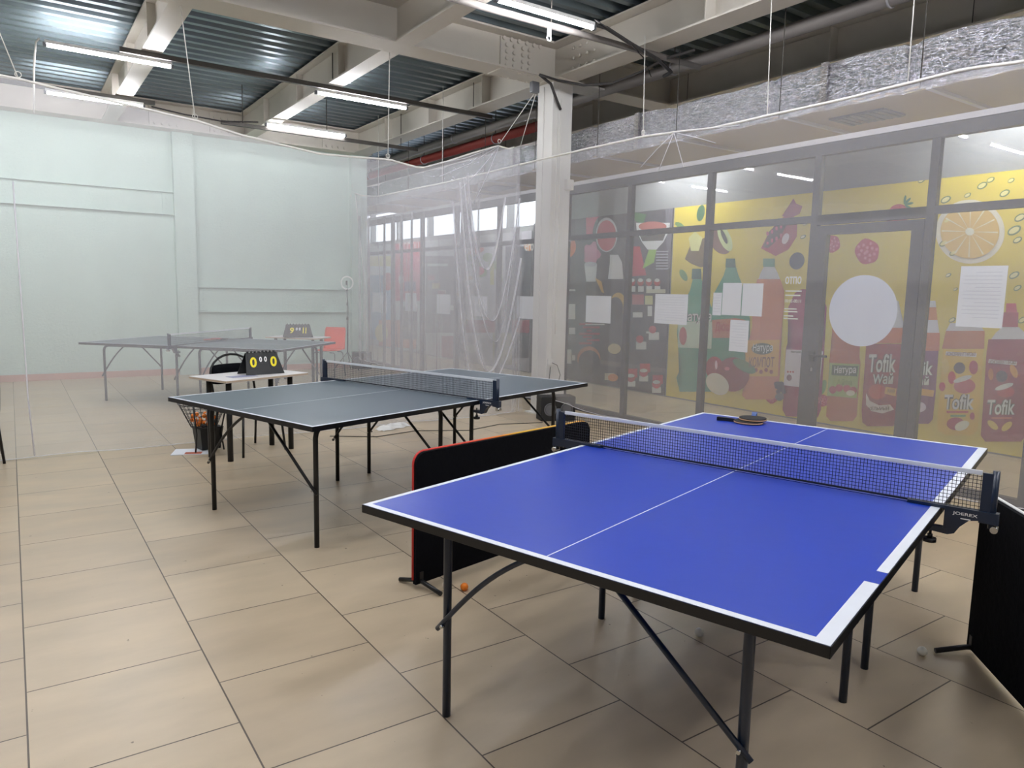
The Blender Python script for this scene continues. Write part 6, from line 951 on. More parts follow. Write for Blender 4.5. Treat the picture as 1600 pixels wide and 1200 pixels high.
# ---------------------------------------------------------------- table tennis tables
def line_seg(mb, u0, u1, v0, v1, z): mb.b6(u0, u1, v0, v1, z-.0008, z+.0006)
def tt_table(name, loc, rz, top, legm, label, u_leg, blue=False, z=.76):
    o = thing(name, loc, rz, label, 'table tennis table')
    for s in (-1, 1):
        v0, v1 = (s*1.37, s*.006) if s < 0 else (s*.006, s*1.37)
        mb = MB(); mb.b6(-.7605, .7605, v0+.002*(s<0), v1-.002*(s>0), z-.02, z)
        mb.setm(1)
        wl = .02; wr = .036 if blue else .02
        line_seg(mb, -.7605, -.7605+wl, v0+.002, v1-.002, z)
        if blue and s < 0:
            line_seg(mb, .7605-wr, .7605, v0+.002, -.93, z); line_seg(mb, .7605-wr*.8, .7605, -.83, v1-.002, z)
        else: line_seg(mb, .7605-wr, .7605, v0+.002, v1-.002, z)
        e = v0 if s < 0 else v1; line_seg(mb, -.7605+wl, .7605-wr, *sorted((e-s*.002, e-s*(.026 if blue else .02))), z)
        line_seg(mb, -.0018, .0018, v0+(.027 if s < 0 else .003), v1-(.027 if s > 0 else .003), z)
        mb.build('tabletop', [top, M_line], o)
        fr = MB(); z0 = z-.028
        for a in (-.7625, .7425): fr.b6(a, a+.02, v0, v1, z0, z-.0205)
        for a in (v0, v1-.02): fr.b6(-.7425, .7425, a, a+.02, z0, z-.0205)
        for a in (-.7625, .7607): fr.b6(a, a+.0018, v0, v1, z-.021, z-.001)
        a = v0 if s < 0 else v1-.0018; fr.b6(-.7625, .7625, a, a+.0018, z-.021, z-.001)
        fr.build('edge_frame', M_edge, o)
        for su in (-1, 1):
            u = su*u_leg
            r = .015
            vo, vi = s*1.19, s*.16
            zt = z-.046
            def arc(v, dv):
                return [(u, v, 0), (u, v, zt-.07)] + [(u, v+dv*(.07-.07*math.cos(t)), zt-.07+.07*math.sin(t)) for t in (PI/8, PI/4, PI*3/8, PI/2)] + [(u, v+dv*.12, zt)]
            MB().tube(arc(vo, -s), r, 12).build('leg', legm, o)
            MB().tube(arc(vi, s*.6), r, 12).build('leg', legm, o)
            MB().cyl((u, vo-s*.12, zt), (u, vi+s*.07, zt), r, 12).build('leg_rail', legm, o)
            for v in (vo, vi):
                zb = .34 if v == vo else .42
                zb = .34
                a = Vector((u+su*.03, v+s*.018, zb-.02)); b = Vector((su*.09, v+s*.018, zt)); k = 14
                cur = .045
                MB().tube([a.lerp(b, i/k)+Vector((0, 0, cur*math.sin(PI*i/k))) for i in range(k+1)] if (su < 0) else [a, b], .009, 10).build('brace', legm, o)
                MB().cyl((u, v-.018, zb), (u, v+s*.034, zb), .006, 8).build('bolt', M_chrome, o)
    return o
B = (2.484, 1.929, 0); BR = -1.28067; G = (2.357, 4.852, 0); GR_ = -1.26349; T3 = (2.18, 10.10, 0); TR = .78
tt_table('table_tennis_table', B, BR, M_bluetop, M_navy, 'blue table tennis table with white edges in the foreground', .527, True)
tt_table('table_tennis_table', G, GR_, M_greytop, M_black, 'slate grey table tennis table in the middle, in front of the sheer net', .55)
tt_table('table_tennis_table', T3, TR, M_greytop, mat('grey_leg_paint', (52,56,66), .4), 'slate grey table tennis table behind the sheer net by the mint wall', .55)
def tt_net(loc, rz, label, text, step, z=.76, w=.0016):
    o = thing('table_tennis_net', loc, rz, label, 'table tennis net')
    H = .1525; W = .915
    mb = MB(); k = int(2*W/step)
    for i in range(k+1):
        u = -W+.03+(2*W-.06)*i/k; mb.b6(u-w/2, u+w/2, -w/2, w/2, z+.012, z+H-.008)
    nz = int((H-.02)/step)
    for j in range(nz+1):
        zz = z+.012+(H-.02)*j/nz; mb.b6(-W+.03, W-.03, -w/2, w/2, zz-w/2, zz+w/2)
    mb.b6(-W+.03, W-.03, -.003, .003, z+.006, z+.013)
    mb.build('netting', M_net, o)
    MB().b6(-W+.04, W-.04, -.004, .004, z+H-.016, z+H, bev=.0015).build('top_tape', M_tape, o)
    for s in (-1, 1):
        pb = MB(); pb.b6(s*(W-.018)-.02, s*(W-.018)+.02, -.008, .008, z-.03, z+H-.006); pb.cyl((s*W, 0, z-.045), (s*W, 0, z+H+.006), .011, 12); pb.build('post', M_navy, o)
        # sleeve at the end of the netting
        MB().b6(s*(W-.075)-.035, s*(W-.075)+.035, -.002, .002, z+.01, z+H-.016).build('end_sleeve', M_fabric, o) if False else None
        cb = MB()
        prof = [(.66,.0), (.93,.0), (.93,-.045), (.9,-.05), (.86,-.03), (.83,-.035), (.805,-.06), (.795,-.085), (.775,-.095), (.70,-.088), (.70,-.07), (.755,-.07), (.765,-.022), (.66,-.012)]
        prof = [(.655,.012), (.935,.012), (.935,-.03), (.88,-.022), (.85,-.028), (.825,-.055), (.81,-.082), (.79,-.09), (.715,-.085), (.715,-.07), (.775,-.068), (.775,.001), (.655,.001)]
        pts = [(s*a, b) for a, b in prof]
        if s < 0: pts = pts[::-1]
        cb.prism(pts, Matrix.Translation((0, -.006+0.022, z)) @ Matrix.Rotation(PI/2, 4, 'X'), .032); cl = cb.build('clamp', M_navy, o)
        kn = MB(); kn.cyl((s*.735, 0, z-.125), (s*.735, 0, z-.055), .005, 8); kn.cyl((s*.735, 0, z-.132), (s*.735, 0, z-.118), .022, 14); kn.cyl((s*.735, 0, z-.118), (s*.735, 0, z-.103), .009, 10); kn.build('clamp_screw', M_black, o)
        MB().cyl((s*.925, -.02, z-.045), (s*.925, .02, z-.045), .012, 12).build('screw_knob', M_chrome, o)
    if text:
        tb = MB(); text_on(tb, 'JOEREX', Matrix.Translation((.80, -.0168, z-.016)) @ Matrix.Rotation(PI/2, 4, 'X'), .075, .014, .01)
        tb.b6(.825, .855, -.0169, -.0165, z-.026, z-.0225)
        tb.build('printed_mark', M_wdigit, o)
    return o
tt_net(B, BR, 'black net with white tape clamped across the blue table', True, .0125)
tt_net(G, GR_, 'black net with white tape clamped across the middle slate table', True, .0135)
tt_net(T3, TR, 'net clamped across the far slate table behind the sheer net', False, .02)

# ---------------------------------------------------------------- surround barriers
def edge_mat():
    m = mat('rainbow_piping', (220,90,60), .6); nt = m.node_tree; b = nt.nodes['Principled BSDF']
    tc = nt.nodes.new('ShaderNodeTexCoord'); s = nt.nodes.new('ShaderNodeSeparateXYZ'); r = nt.nodes.new('ShaderNodeValToRGB')
    mr = nt.nodes.new('ShaderNodeMapRange'); mr.inputs[1].default_value = 0; mr.inputs[2].default_value = 1.4
    nt.links.new(tc.outputs['Object'], s.inputs[0]); nt.links.new(s.outputs[0], mr.inputs[0]); nt.links.new(mr.outputs[0], r.inputs[0])
    e = r.color_ramp.elements; e[0].color = lin((205,52,48))+(1,); e[1].color = lin((236,176,96))+(1,)
    for p, c_ in ((.3, (222,78,52)), (.42, (232,130,50)), (.55, (236,186,60))): q = e.new(p); q.color = lin(c_)+(1,)
    nt.links.new(r.outputs[0], b.inputs['Base Color']); return m
M_edgecol = edge_mat()
def barrier(loc, rz, L, H, pipm, label):
    o = thing('surround_barrier', loc, rz, label, 'barrier')
    R = .06; pts = []
    for cx, cz, a0 in ((L-R, H-R, 0), (R, H-R, PI/2)):
        pts += [(cx+R*math.cos(a0+t*PI/12), cz+R*math.sin(a0+t*PI/12)) for t in range(7)]
    pts = [(L, .03)] + pts + [(0, .03)]
    MB().prism(pts, Matrix.Translation((0, .012, 0)) @ Matrix.Rotation(PI/2, 4, 'X'), .024).build('panel', M_fabric, o)
    path = [(L-.0, -.012, .03)] + [(a, -.002, b) for a, b in pts[1:-1]] + [(0, -.002, .03)]
    MB().tube([(L, 0.013, .05)] + [(a, .013, b+.001) for a, b in pts[1:-1]] + [(0, .013, .05)], .0065, 6).build('piping', pipm, o)
    for x in (.035, L-.035):
        f = MB(); f.tube([(x-.02, .135, .013), (x-.005, .03, .036), (x, 0, .04), (x-.0, -.03, .038), (x+.01, -.15, .013)], .0115, 8)
        f.b6(x-.012, x+.012, -.014, .014, .03, .09); f.build('foot', M_black, o)
    return o
bl = barrier((1.59, 3.125, 0), math.radians(12.5), 1.40, .70, M_edgecol, 'black barrier with orange and yellow piping left of the blue table')
bl.children[2].rotation_euler = (0, 0, 0)
br_ = barrier((3.305, 1.30, 0), math.radians(180+45), 1.4, .70, M_white, 'black barrier with white piping at the right edge of the picture')

# ---------------------------------------------------------------- desks, scoreboards, chairs
def desk(loc, rz, label):
    o = thing('small_desk', loc, rz, label, 'desk'); H = .715
    MB().b6(-.435, .435, -.255, .255, H-.022, H, bev=.003).build('desktop', M_plate, o)
    MB().b6(-.436, .436, -.256, .256, H-.019, H-.004).build('edge_band', mat('beige_edge', (188,170,150), .5), o)
    for x in (-.325, .325):
        for y in (-.135, .135):
            MB().cyl((x, y, 0), (x, y, H-.022), .024, 14).build('leg', M_black, o)
            MB().cyl((x, y, H-.03), (x, y, H-.022), .04, 14).build('mount_plate', M_black, o)
    return o
desk((1.735, 6.63, 0), math.radians(22.5), 'white topped desk with thick black legs holding the 0 - 0 scoreboard')
desk((3.78, 11.53, 0), math.radians(-48+180+0), 'white topped desk behind the sheer net holding the 9 - 11 scoreboard')
def scoreboard(loc, rz, digits, label, H=.19, W=.36):
    o = thing('flip_scoreboard', loc, rz, label, 'scoreboard')
    tilt = math.radians(24); Wb = W*.5; Wt = W*.40
    for s in (-1, 1):
        M = Matrix.Translation((0, s*(H*math.tan(tilt)+.006), 0)) @ Matrix.Rotation(PI/2+s*tilt, 4, 'X') if s < 0 else Matrix.Translation((0, H*math.tan(tilt)+.006, 0)) @ Matrix.Rotation(PI/2+tilt, 4, 'X')
        MB().prism([(-Wb,0), (Wb,0), (Wt,H/math.cos(tilt)), (-Wt,H/math.cos(tilt))], M, .006).build('panel', M_black, o)
    Mf = Matrix.Translation((0, -(H*math.tan(tilt)+.006), 0)) @ Matrix.Rotation(PI/2-tilt, 4, 'X')
    a, b, c_, d = digits
    for (s, x, w_, h_, m, z0) in ((a, -.125, .062, .098, M_yellow, .066), (b, -.034, .026, .05, M_wdigit, .115), (c_, .012, .026, .05, M_wdigit, .115), (d, .066, .062, .098, M_yellow, .066)):
        cd = MB(); cd.box((0,0,0), (1,1,1), M=Mf @ Matrix.Translation((x+w_/2, z0+h_/2, .0075)) @ Matrix.Diagonal((w_+.016, h_+.02, .002, 1))); card = cd.build('score_card', M_edge, o)
        t = MB(); text_on(t, s, Mf @ Matrix.Translation((x, z0, .0095)), w_, h_, .03, .15); t.build('digits', m, card)
    for i in range(8):
        x = -Wt+.02+(2*Wt-.04)*i/7
        MB().torus((x, 0, H-.0), .014, .0035, Matrix.Rotation(PI/2, 4, 'Y'), 16, 6).build('ring', M_black, o)
        MB().b6(x-.007, x+.007, -.006, .006, H+.002, H+.014).build('clip', M_black, o)
    return o
sb_r = math.atan2(6.612-6.546, 2.024-1.672)
scoreboard((1.835, 6.66, .716), sb_r, ('0','0','0','0'), 'black flip scoreboard reading 0 0 0 0 on the near desk')
scoreboard((3.73, 11.40, .716), math.radians(-14), ('9','0','0','11'), 'black flip scoreboard reading 9 0 0 11 on the far desk', H=.2, W=.45)
def black_chair(loc, rz, label, grp=None):
    o = thing('stacking_chair', loc, rz, label, 'chair', grp)
    # faces -y, origin on the floor under the seat
    sf = MB()
    def seat(u, v):
        x = (u-.5)*.42; y = (v-.5)*.42; return Vector((x, y, .455+.015*math.cos(PI*(u-.5))*math.cos(PI*(v-.5))))
    sf.box((0, 0, .44), (.42, .42, .05), bev=.02); sf.build('seat', M_fabric, o)
    bk = MB(); secs = []
    for k in range(9):
        t = -1+2*k/8; x = .2*t; y = .235-.04*(1-t*t)*-1
        hh = .09*(1-.12*t*t*t*t)
        secs.append([(x, y-.012, .69-hh), (x, y+.012, .69-hh), (x, y+.03, .69), (x, y+.03, .69+hh), (x, y+.004, .69+hh), (x, y-.012, .69)])
    bk.loft(secs); bk.build('backrest', M_fabric, o)
    fr = MB(); arc_ = [(-.215, .19, .44), (-.22, .235, .62)] + [(-.22*math.cos(a), .245+.02*math.sin(a), .70+.17*math.sin(a)) for a in [i*PI/10 for i in range(11)]] + [(.22, .235, .62), (.215, .19, .44)]
    fr.tube(arc_, .011, 8).build('back_frame', M_black, o)
    for x, y, fx, fy in ((-.19,-.18,-.225,-.215), (.19,-.18,.225,-.215), (-.2,.17,-.225,.235), (.2,.17,.225,.235)):
        MB().cyl((x, y, .43), (fx, fy, 0), .011, 10).build('leg', M_black, o)
    return o
black_chair((1.745, 6.74, 0), math.radians(21), 'black padded chair with a round tubular back tucked at the near desk')
ch = black_chair((-.36, 6.98, 0), math.radians(-6), 'black chair at the left edge of the picture, bottom of the stack', 'stacked black chairs at the left edge')
for i, lb in ((1, 'black chair at the left edge, middle of the stack'), (2, 'black chair at the left edge, top of the stack')):
    c2 = copy_tree(ch); c2.location = (-.36-.01*i, 6.98+.012*i, .085*i); c2['label'] = lb
def orange_chair(loc, rz, label):
    o = thing('plastic_chair', loc, rz, label, 'chair')
    def sh(u, v):
        x = (u-.5)
        if v < .5:
            t = v/.5; y = -.2+.4*t; z = .45-.02*math.sin(PI*t)+.02*abs(x)*2*abs(x)*2; w_ = .40
        else:
            t = (v-.5)/.5; y = .2+.07*t; z = .45+.04*t+.34*t; w_ = .40-.02*t*t
            if t > .9: w_ -= .03*(t-.9)*10
        return Vector((x*w_, y-.03*(1-4*x*x)*0, z))
    mb = MB().grid(sh, 10, 22); ob = mb.build('shell', M_orange, o)
    md = ob.modifiers.new('thick', 'SOLIDIFY'); md.thickness = .008
    for s in (-1, 1):
        for yy, fy in ((-.15, -.2), (.13, .2)):
            MB().tube([(s*.1, yy, .42), (s*.17, yy, .42), (s*.195, yy*1.05, .40), (s*.21, fy, .0)], .009, 8).build('leg', M_grey, o)
    return o
orange_chair((4.42, 11.92, 0), math.radians(-48), 'orange plastic chair with grey legs behind the far desk')

# ball basket on its box
o = thing('ball_basket', (1.40, 6.97, .0), .2, 'dark wire basket stand full of balls beside the near desk', 'basket')
for s in (-1, 1): MB().tube([(s*.13, -.11, .0), (s*.11, -.1, .17), (s*.15, -.14, .43)], .007, 6).build('leg', M_black, o)
mb = MB(); r0, r1, z0, z1 = .10, .185, .22, .43
for j in range(7):
    t = j/6; r = r0+(r1-r0)*t; z = z0+(z1-z0)*t
    mb.tube([(r*1.15*math.cos(a), r*.85*math.sin(a), z) for a in [i*2*PI/28 for i in range(29)]], .0022 if j < 6 else .005, 5, cap=False)
for i in range(22):
    a = i*2*PI/22; mb.tube([(r0*1.15*math.cos(a), r0*.85*math.sin(a), z0), (r1*1.15*math.cos(a), r1*.85*math.sin(a), z1)], .0022, 5)
for k in range(-3, 4): mb.tube([(k*.03, -.07, z0), (k*.03, .07, z0)], .0022, 5)
mb.build('wire_cage', M_black, o)
MB().tube([(.02, -.1, .42), (-.02, -.16, .38), (0, -.17, .30), (.05, -.13, .27)], .008, 6).build('strap', M_black, o)
pr = None; rb = random.Random(5); placed = []
for i in range(26):
    for _ in range(60):
        a = rb.random()*2*PI; q = math.sqrt(rb.random()); z = .245+.042*int(i/9)
        R_ = r0+(r1-r0)*((z-z0)/(z1-z0))-.028
        p = (1.40+R_*1.15*q*math.cos(a), 6.97+R_*.85*q*math.sin(a), z)
        if all((Vector(p)-Vector(s_)).length > .038 for s_ in placed): break
    else: continue
    placed.append(p)
    orange = i % 4 != 3
    if i == 0:
        ob = MB().ball((0,0,0), .02, 16).build('table_tennis_ball', M_ballo); first = ob
    else:
        ob = first.copy(); C.objects.link(ob)
        if not orange:
            if pr is None: pr = MB().ball((0,0,0), .02, 16).build('table_tennis_ball', M_ballw); C.objects.unlink(pr); pr_o = pr
            ob2 = pr_o.copy(); bpy.data.objects.remove(ob); ob = ob2; C.objects.link(ob)
    ob.location = p
    if orange: tag(ob, 'orange table tennis ball lying in the wire basket', 'ball', 'orange balls in the wire basket')
    else: tag(ob, 'white table tennis ball lying in the wire basket', 'ball', 'white balls in the wire basket')
o = thing('black_bin', (1.43, 6.97, .0), .2, 'black tapered bin standing under the wire basket', 'bin')
bs = []
for z, w1, w2 in ((.012, .085, .07), (.21, .105, .09)): bs.append([(-w1,-w2,z), (w1,-w2,z), (w1,w2,z), (-w1,w2,z)])
MB().loft(bs, smooth=False).build('body', M_black, o)
MB().b6(-.108, .108, -.093, .093, .205, .215).build('rim', M_rubber, o)
mb = MB(); mb.b6(-.19, .15, -.12, .12, 0, .006).setm(1); mb.b6(-.08, .06, -.112, -.03, .0062, .0072)
o = mb.build('paper_sheet', [M_paper, mat('terracotta_print', (190,104,80), .7)]); o.location = (1.31, 6.90, 0.001); o.rotation_euler = (0,0,-.35); tag(o, 'white paper with a reddish print under the black bin', 'paper')
mb = MB(); mb.b6(-.12, .12, -.06, .06, 0, .0015); o = mb.build('paper_sheet', mat('printed_blue_paper', (150,152,178), .6, noise=.25, nscale=25)); o.location = (1.63, 6.50, .7155); o.rotation_euler = (0,0,.3); tag(o, 'bluish leaflet lying on the near desk', 'paper')

# loose balls
for x, y, m, lb in ((1.80, 2.99, M_ballo, 'orange table tennis ball on the floor behind the blue table leg'), (1.735, 3.06, M_ballw, 'white table tennis ball at the foot of the left black barrier'),
                    (2.425, 2.02, M_ballw, 'white table tennis ball on the floor under the blue table'), (3.10, 1.395, M_ballw, 'white table tennis ball against the foot of the right barrier')):
    ob = MB().ball((0,0,0), .02, 24).build('table_tennis_ball', m); ob.location = (x, y, .02); tag(ob, lb, 'ball')

# bats
def bat(loc, rz, top, label, tilt=0, handle=M_black):
    o = thing('table_tennis_bat', loc, rz, label, 'bat'); o.rotation_euler = (tilt, 0, rz)
    ov = [(.078*math.cos(a)*(1 if abs(math.cos(a)) > .2 else .99), .082*math.sin(a)) for a in [i*2*PI/36 for i in range(36)]]
    MB().prism(ov, Matrix.Translation((0,0,.0035)), .006).build('blade', M_wood, o)
    MB().prism([(a*.985, b*.985) for a, b in ov], Matrix.Translation((0,0,.0096)), .004).build('rubber', top, o)
    MB().prism([(a*.985, b*.985) for a, b in ov], Matrix.Translation((0,0,0)), .0034).build('rubber', M_rubber, o)
    MB().loft([[(-.014,-.07,.0), (.014,-.07,.0), (.014,-.07,.014), (-.014,-.07,.014)], [(-.011,-.1,-.002), (.011,-.1,-.002), (.011,-.1,.018), (-.011,-.1,.018)], [(-.016,-.18,-.003), (.016,-.18,-.003), (.016,-.18,.019), (-.016,-.18,.019)]], smooth=False).build('handle', handle, o)
    return o
bat((3.516, 2.655, .7615), math.radians(205), M_rubber, 'black bat lying flat on the blue table with its handle to the left')
bat((3.555, 2.655, .7765), math.radians(124), M_rubber, 'black bat with a blue handle on top of the other bat on the blue table', handle=mat('blue_handle', (60,90,150), .5))
M_redrub = mat('red_rubber', (178,40,50), .55)
bat((2.20, 10.42, .7615), 1.9, M_redrub, 'red bat lying on the far table beside its net')
bat((2.28, 10.36, .7765), .6, M_redrub, 'red bat lying across the other bat on the far table')

# ring light, speakers
o = thing('ring_light', (5.08, 12.72, 0), .6, 'white ring light on a thin black tripod by the mint wall', 'ring light')
FM = Matrix.Rotation(-.55, 4, 'Z') @ Matrix.Rotation(PI/2, 4, 'X')
MB().torus((0, 0, 1.6), .115, .013, FM, 40, 8).build('ring', mat('ring_diffuser', (242,242,240), .4), o)
MB().cyl((0, 0, .32), (0, 0, .95), .011, 8).cyl((0, 0, .95), (0, 0, 1.48), .008, 8).cyl((0,0,.93),(0,0,.98),.017,8).cyl((0,0,1.2),(0,0,1.24),.014,8).build('pole', M_black, o)
MB().b6(-.012, .012, -.012, .012, 1.46, 1.49).cyl((0,0,1.48),(0,0,1.56),.005,6).box((-.015, 0, 1.6), (.03, .02, .08), bev=.004).build('phone_clamp', M_black, o)
for k in range(3):
    a = k*2*PI/3+.4
    MB().cyl((0, 0, .34), (.27*math.cos(a), .27*math.sin(a), .008), .007, 8).build('tripod_leg', M_black, o)
    MB().cyl((0, 0, .1), (.14*math.cos(a), .14*math.sin(a), .17), .004, 6).build('leg_strut', M_black, o)
MB().tube([(.012,0,1.3), (.04,.0,1.1), (.03,.0,.8), (.02,0,.4)], .003, 5).build('cable', M_cable, o)
def speaker(loc, rz, w_, d_, h_, label):
    o = thing('loudspeaker', loc, rz, label, 'loudspeaker')
    MB().box((0,0,h_/2), (w_, d_, h_), bev=.012).build('cabinet', M_rubber, o)
    for x in (-w_*.24, w_*.24):
        MB().torus((x, -d_/2-.002, h_*.48), h_*.24, .008, Matrix.Rotation(PI/2, 4, 'X'), 28, 8).cyl((x, -d_/2+.01, h_*.48), (x, -d_/2-.002, h_*.48), h_*.2, 24).build('speaker_cone', M_grey, o)
    return o
speaker((5.27, 6.71, 0), math.radians(-20), .42, .22, .29, 'black loudspeaker on the floor at the foot of the column')
speaker((5.44, 12.92, 0), math.radians(-20), .36, .26, .31, 'grey looking box speaker in the far corner below the ring light')

# power strip and floor cables
o = thing('plastic_bag', (3.36, 7.12, 0), .35, 'white crumpled bag on the floor under the middle table', 'bag')
mb = MB(); mb.grid(lambda u, v: Vector(((u-.5)*.42, (v-.5)*.14+.015*math.sin(u*17), .004+.045*math.sin(PI*v)*(1-(2*u-1)**6)+.008*math.sin(u*23+v*9)*math.sin(PI*v))), 30, 10)
mb.build('bag', M_white, o)
for pts, lb in (([(2.6,7.0,.004), (3.0,6.75,.004), (3.5,6.85,.004), (4.0,6.6,.004), (4.5,6.75,.004), (5.0,6.6,.004)], 'thin dark cable snaking over the floor to the column'),
                ([(4.9,6.3,.004), (5.1,6.45,.004), (5.28,6.5,.004)], 'short reddish cable on the floor by the black loudspeaker')):
    tag(MB().tube(pts, .004, 6).build('floor_cable', M_cable), lb, 'cable')

# ---------------------------------------------------------------- sheer nets
def interp(tab, s):
    for (a, za), (b, zb) in zip(tab, tab[1:]):
        if s <= b:
            t = (s-a)/(b-a) if b > a else 0; t = max(0, t); return za+(zb-za)*t
    return tab[-1][1]
ropeF = [(-4.5, 3.3), (-1.2, 3.2), (0.05, 3.12), (.14, 3.115), (.74, 3.05), (1.48, 2.985), (1.9, 2.905), (2.64, 2.83), (3.0, 2.84), (3.39, 2.86), (3.79, 2.815), (4.1, 2.92), (4.4, 3.04), (4.79, 3.18), (4.92, 3.16), (5.09, 3.215)]
def fold(s, z, seed):
    return .022*math.sin(s*5.1+seed)+.012*math.sin(s*13.7+seed*2)+.006*math.sin(s*31+z*2+seed)
def front(u, v):
    x = -4.5+u*(5.09+4.5); zt = interp(ropeF, x)
    z = zt*v
    k = .25+.75*(1-v)
    yy = 7.32+fold(x, z, 1)*k*.45-.03*(1-v)**8
    bot = .004+.012*max(0, math.sin(x*4))
    return Vector((x, yy, max(z, bot)))
o = thing('sheer_net', (0, 0, 0), 0, 'sheer white dividing net hanging across the hall before the far table', 'net curtain')
MB().grid(front, 360, 40).grid(lambda u, v: front(u, v)+Vector((0, .004, 0)), 360, 40).build('netting', M_sheer_x, o)
MB().tube([(x, 7.32+fold(x, 3, 1)*.35, interp(ropeF, x)+.004) for x in [-4.5+i*.08 for i in range(120)]], .0105, 6).build('hem_rope', M_cord, o)
MB().tube([tuple(front(i/400, 0)+Vector((0, -.003, .004))) for i in range(401)], .0035, 5).build('bottom_hem', M_hem, o)
MB().tube([(.07, 7.3, 2.3), (.075, 7.305, 1.4), (.08, 7.31, .5), (.1, 7.3, .02)], .007, 6).build('seam_fold', M_hem, o)
# pleats at the gathered end near the column
def endfold(u, v):
    t = 1-v
    x = 5.09-.02+(.0+.13*t**.7)*(u-.35)+.03*t; z = 3.2*v+.02
    return Vector((x, 7.30+.03*math.sin(u*18)*min(1, t*3+.1)+.0, z))
MB().grid(endfold, 40, 30).build('gathered_end', M_sheer_x, o)
# swags that sag between the knot and the column
def swag(x0, x1, z0, zlow, x2, z2, y, wdt, k):
    def fn(u, v):
        # piecewise catenary from (x0,z0) down to zlow and up to (x2,z2)
        x = x0+(x2-x0)*u
        c_ = (x1-x0)/(x2-x0)
        if u < c_: t = 1-u/c_; z = zlow+(z0-zlow)*t**2.2
        else: t = (u-c_)/(1-c_); z = zlow+(z2-zlow)*t**1.8
        return Vector((x+wdt*(v-.5)*.9, y+.015*math.sin(v*9+k), z-wdt*(v-.5)*.5))
    MB().grid(fn, 48, 4).build('swag_fold', M_sheer_y, o)
    wdt = .011
    MB().grid(fn, 48, 2).build('swag_edge', M_hem, o)
swag(4.28, 4.70, 2.75, 1.15, 5.05, 2.6, 7.24, .12, 0)
swag(4.22, 4.66, 2.7, .55, 5.08, 1.9, 7.22, .14, 1)
swag(4.34, 4.62, 2.8, 1.75, 4.86, 2.6, 7.26, .09, 2)
swag(4.38, 4.78, 2.3, .9, 5.02, 2.2, 7.27, .08, 4)
swag(4.15, 4.55, 2.5, .25, 5.1, 1.2, 7.25, .1, 3)
for x0, y0, z0, x1, y1, z1 in ((4.79,7.30,3.18,4.25,7.29,2.62), (4.79,7.30,3.18,4.0,7.29,2.75), (4.79,7.30,3.18,4.45,7.29,2.5), (4.79,7.30,3.18,3.9,7.29,2.86)):
    MB().tube([(x0,y0,z0), ((x0+x1)/2, y0, (z0+z1)/2-.03), (x1,y1,z1)], .004, 5).build('stretch_fold', M_hem, o)

XS = 5.2
ropeS = [(-4.6, 2.95), (0, 2.95), (2.08, 2.955), (2.4, 2.985), (3.35, 2.965), (4.5, 2.965), (4.94, 3.0), (5.4, 3.03), (6.79, 3.035), (8.88, 3.02), (9.3, 3.02), (11.64, 3.045), (12.3, 3.12), (12.6, 3.19)]
def side(u, v):
    y = -4.6+u*(12.6+4.6); zt = interp(ropeS, y); hem = .21+.02*math.sin(y*2.1)+.015*math.sin(y*5)
    z = hem+(zt-hem)*v
    if y > 12.0: y -= (y-12.0)*.75*(1-v)**.6
    k = .2+.8*(1-v)
    amp = 1.3 if y > 8.5 else .35
    return Vector((XS+fold(y, z, 4)*k*amp+(.028*math.sin(y*21)*k if y > 8.6 else .002*math.sin(y*17)*k), y, z))
o = thing('sheer_net', (0, 0, 0), 0, 'sheer white net hanging along the glass wall in front of the column', 'net curtain')
MB().grid(side, 900, 26).grid(lambda u, v: side(u, v)+Vector((.004, 0, 0)), 900, 26).build('netting', M_sheer_y, o)
MB().tube([(XS+fold(y, 3, 4)*.2, y, interp(ropeS, y)+.004) for y in [-4.6+i*.086 for i in range(201)]], .0105, 6).build('hem_rope', M_cord, o)
MB().tube([tuple(side(i/500, 0)+Vector((-.003, 0, 0))) for i in range(501)], .0035, 5).build('bottom_hem', M_hem, o)
for yk in (4.94,):
    for dy, dz, bend in ((.42, -.26, .03), (.18, -.33, .0), (-.14, -.33, .0), (-.5, -.17, .02), (-.75, -.06, .0)):
        MB().tube([(XS-.015, yk, 3.0), (XS-.015, yk+dy*.5, 3.0+dz*.5+bend*.3), (XS-.015, yk+dy, 3.0+dz)], .0035, 5).build('stretch_fold', M_hem, o)
def gather(y0, w0, w1, zt, zb, ph):
    def fn(u, v):
        t = 1-v; y = y0+(u-.5)*(w0+(w1-w0)*t); return Vector((XS-.03+.02*math.sin(u*14+ph), y, zb+(zt-zb)*v))
    MB().grid(fn, 24, 20).build('gathered_fold', M_sheer_y, o)
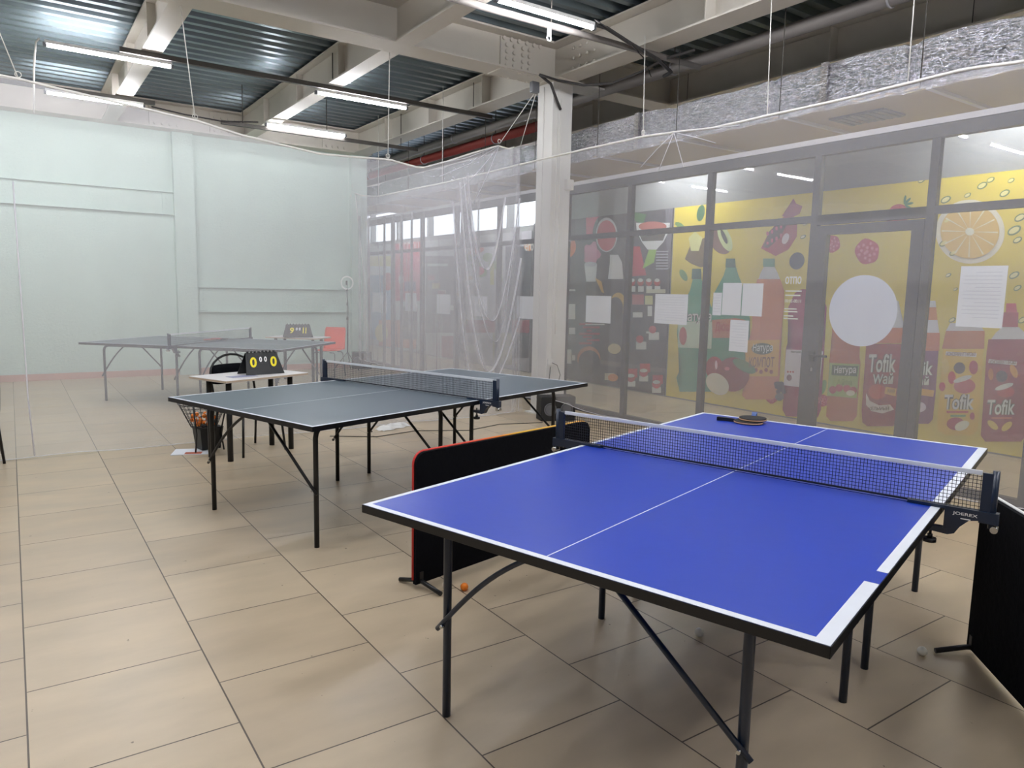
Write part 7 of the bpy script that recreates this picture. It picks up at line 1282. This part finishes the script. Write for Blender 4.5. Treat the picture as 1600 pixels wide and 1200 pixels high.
MB().grid(lambda u, v: Vector((XS-.02+.03*math.sin((8.5+u*3.9)*11.3)+.014*math.sin((8.5+u*3.9)*29), 8.5+u*(3.9-.45*(1-v)), .22+(interp(ropeS, 8.5+u*3.9)-.25)*v)), 300, 20).build('bunched_layer', M_sheer_y, o)
gather(8.75, .05, .22, 3.0, .3, 0); gather(8.35, .04, .08, 2.95, 1.5, 2)
for y, wdt in ((12.35,.05), (11.95,.06), (11.3,.04), (10.95,.05), (10.65,.06), (10.3,.06), (9.9,.05)): gather(y, wdt*.4, wdt, interp(ropeS, y)-.35, .22, y)
# edge cord of the side net at its far end
MB().tube([(XS, 12.6, 3.19), (XS, 12.45, 2.6), (XS, 12.2, 1.6), (XS, 12.12, .25)], .006, 6).build('edge_cord', M_cord, o)

# suspension cords
def cord(a, b, lab, knot=True):
    o = tag(empty('suspension_cord', b), lab, 'cord')
    d_ = Vector(a)-Vector(b)
    MB().cyl((0,0,0), d_, .0042, 6).build('cord', M_cord, o)
    if knot: MB().torus((0,0,.03), .022, .0035, Matrix.Rotation(PI/2, 4, 'X'), 14, 5).build('knot', M_cord, o)
cord((-.25,7.3,4.36), (.15,7.32,3.12), 'white cord holding the front net at the upper left corner')
cord((1.385,7.3,3.95), (1.48,7.32,2.99), 'white cord holding the front net below the leftmost beam')
cord((3.41,7.32,3.95), (3.39,7.32,2.87), 'white cord holding the front net below the middle beam')
cord((5.06,7.0,3.75), (4.79,7.30,3.2), 'slanting white cord left of the column to the net knot')
cord((5.08,7.0,3.75), (5.09,7.30,3.22), 'slanting white cord left of the column to the net end', False)
cord((5.2,5.39,3.98), (5.2,5.36,3.04), 'white cord holding the side net, nearest to the column')
cord((5.2,3.97,4.36), (5.2,3.93,2.98), 'white cord holding the side net over the sheets on the glass', False)
cord((5.2,2.8,4.36), (5.2,2.79,2.98), 'white cord holding the side net over the door', False)
cord((5.2,.9,4.36), (5.2,.9,2.96), 'white cord holding the side net, out of view at right', False)
cord((5.2,9.4,4.36), (5.2,9.4,3.03), 'white cord holding the side net left of the column', False)
cord((5.2,11.6,4.36), (5.2,11.6,3.05), 'white cord holding the far end of the side net', False)
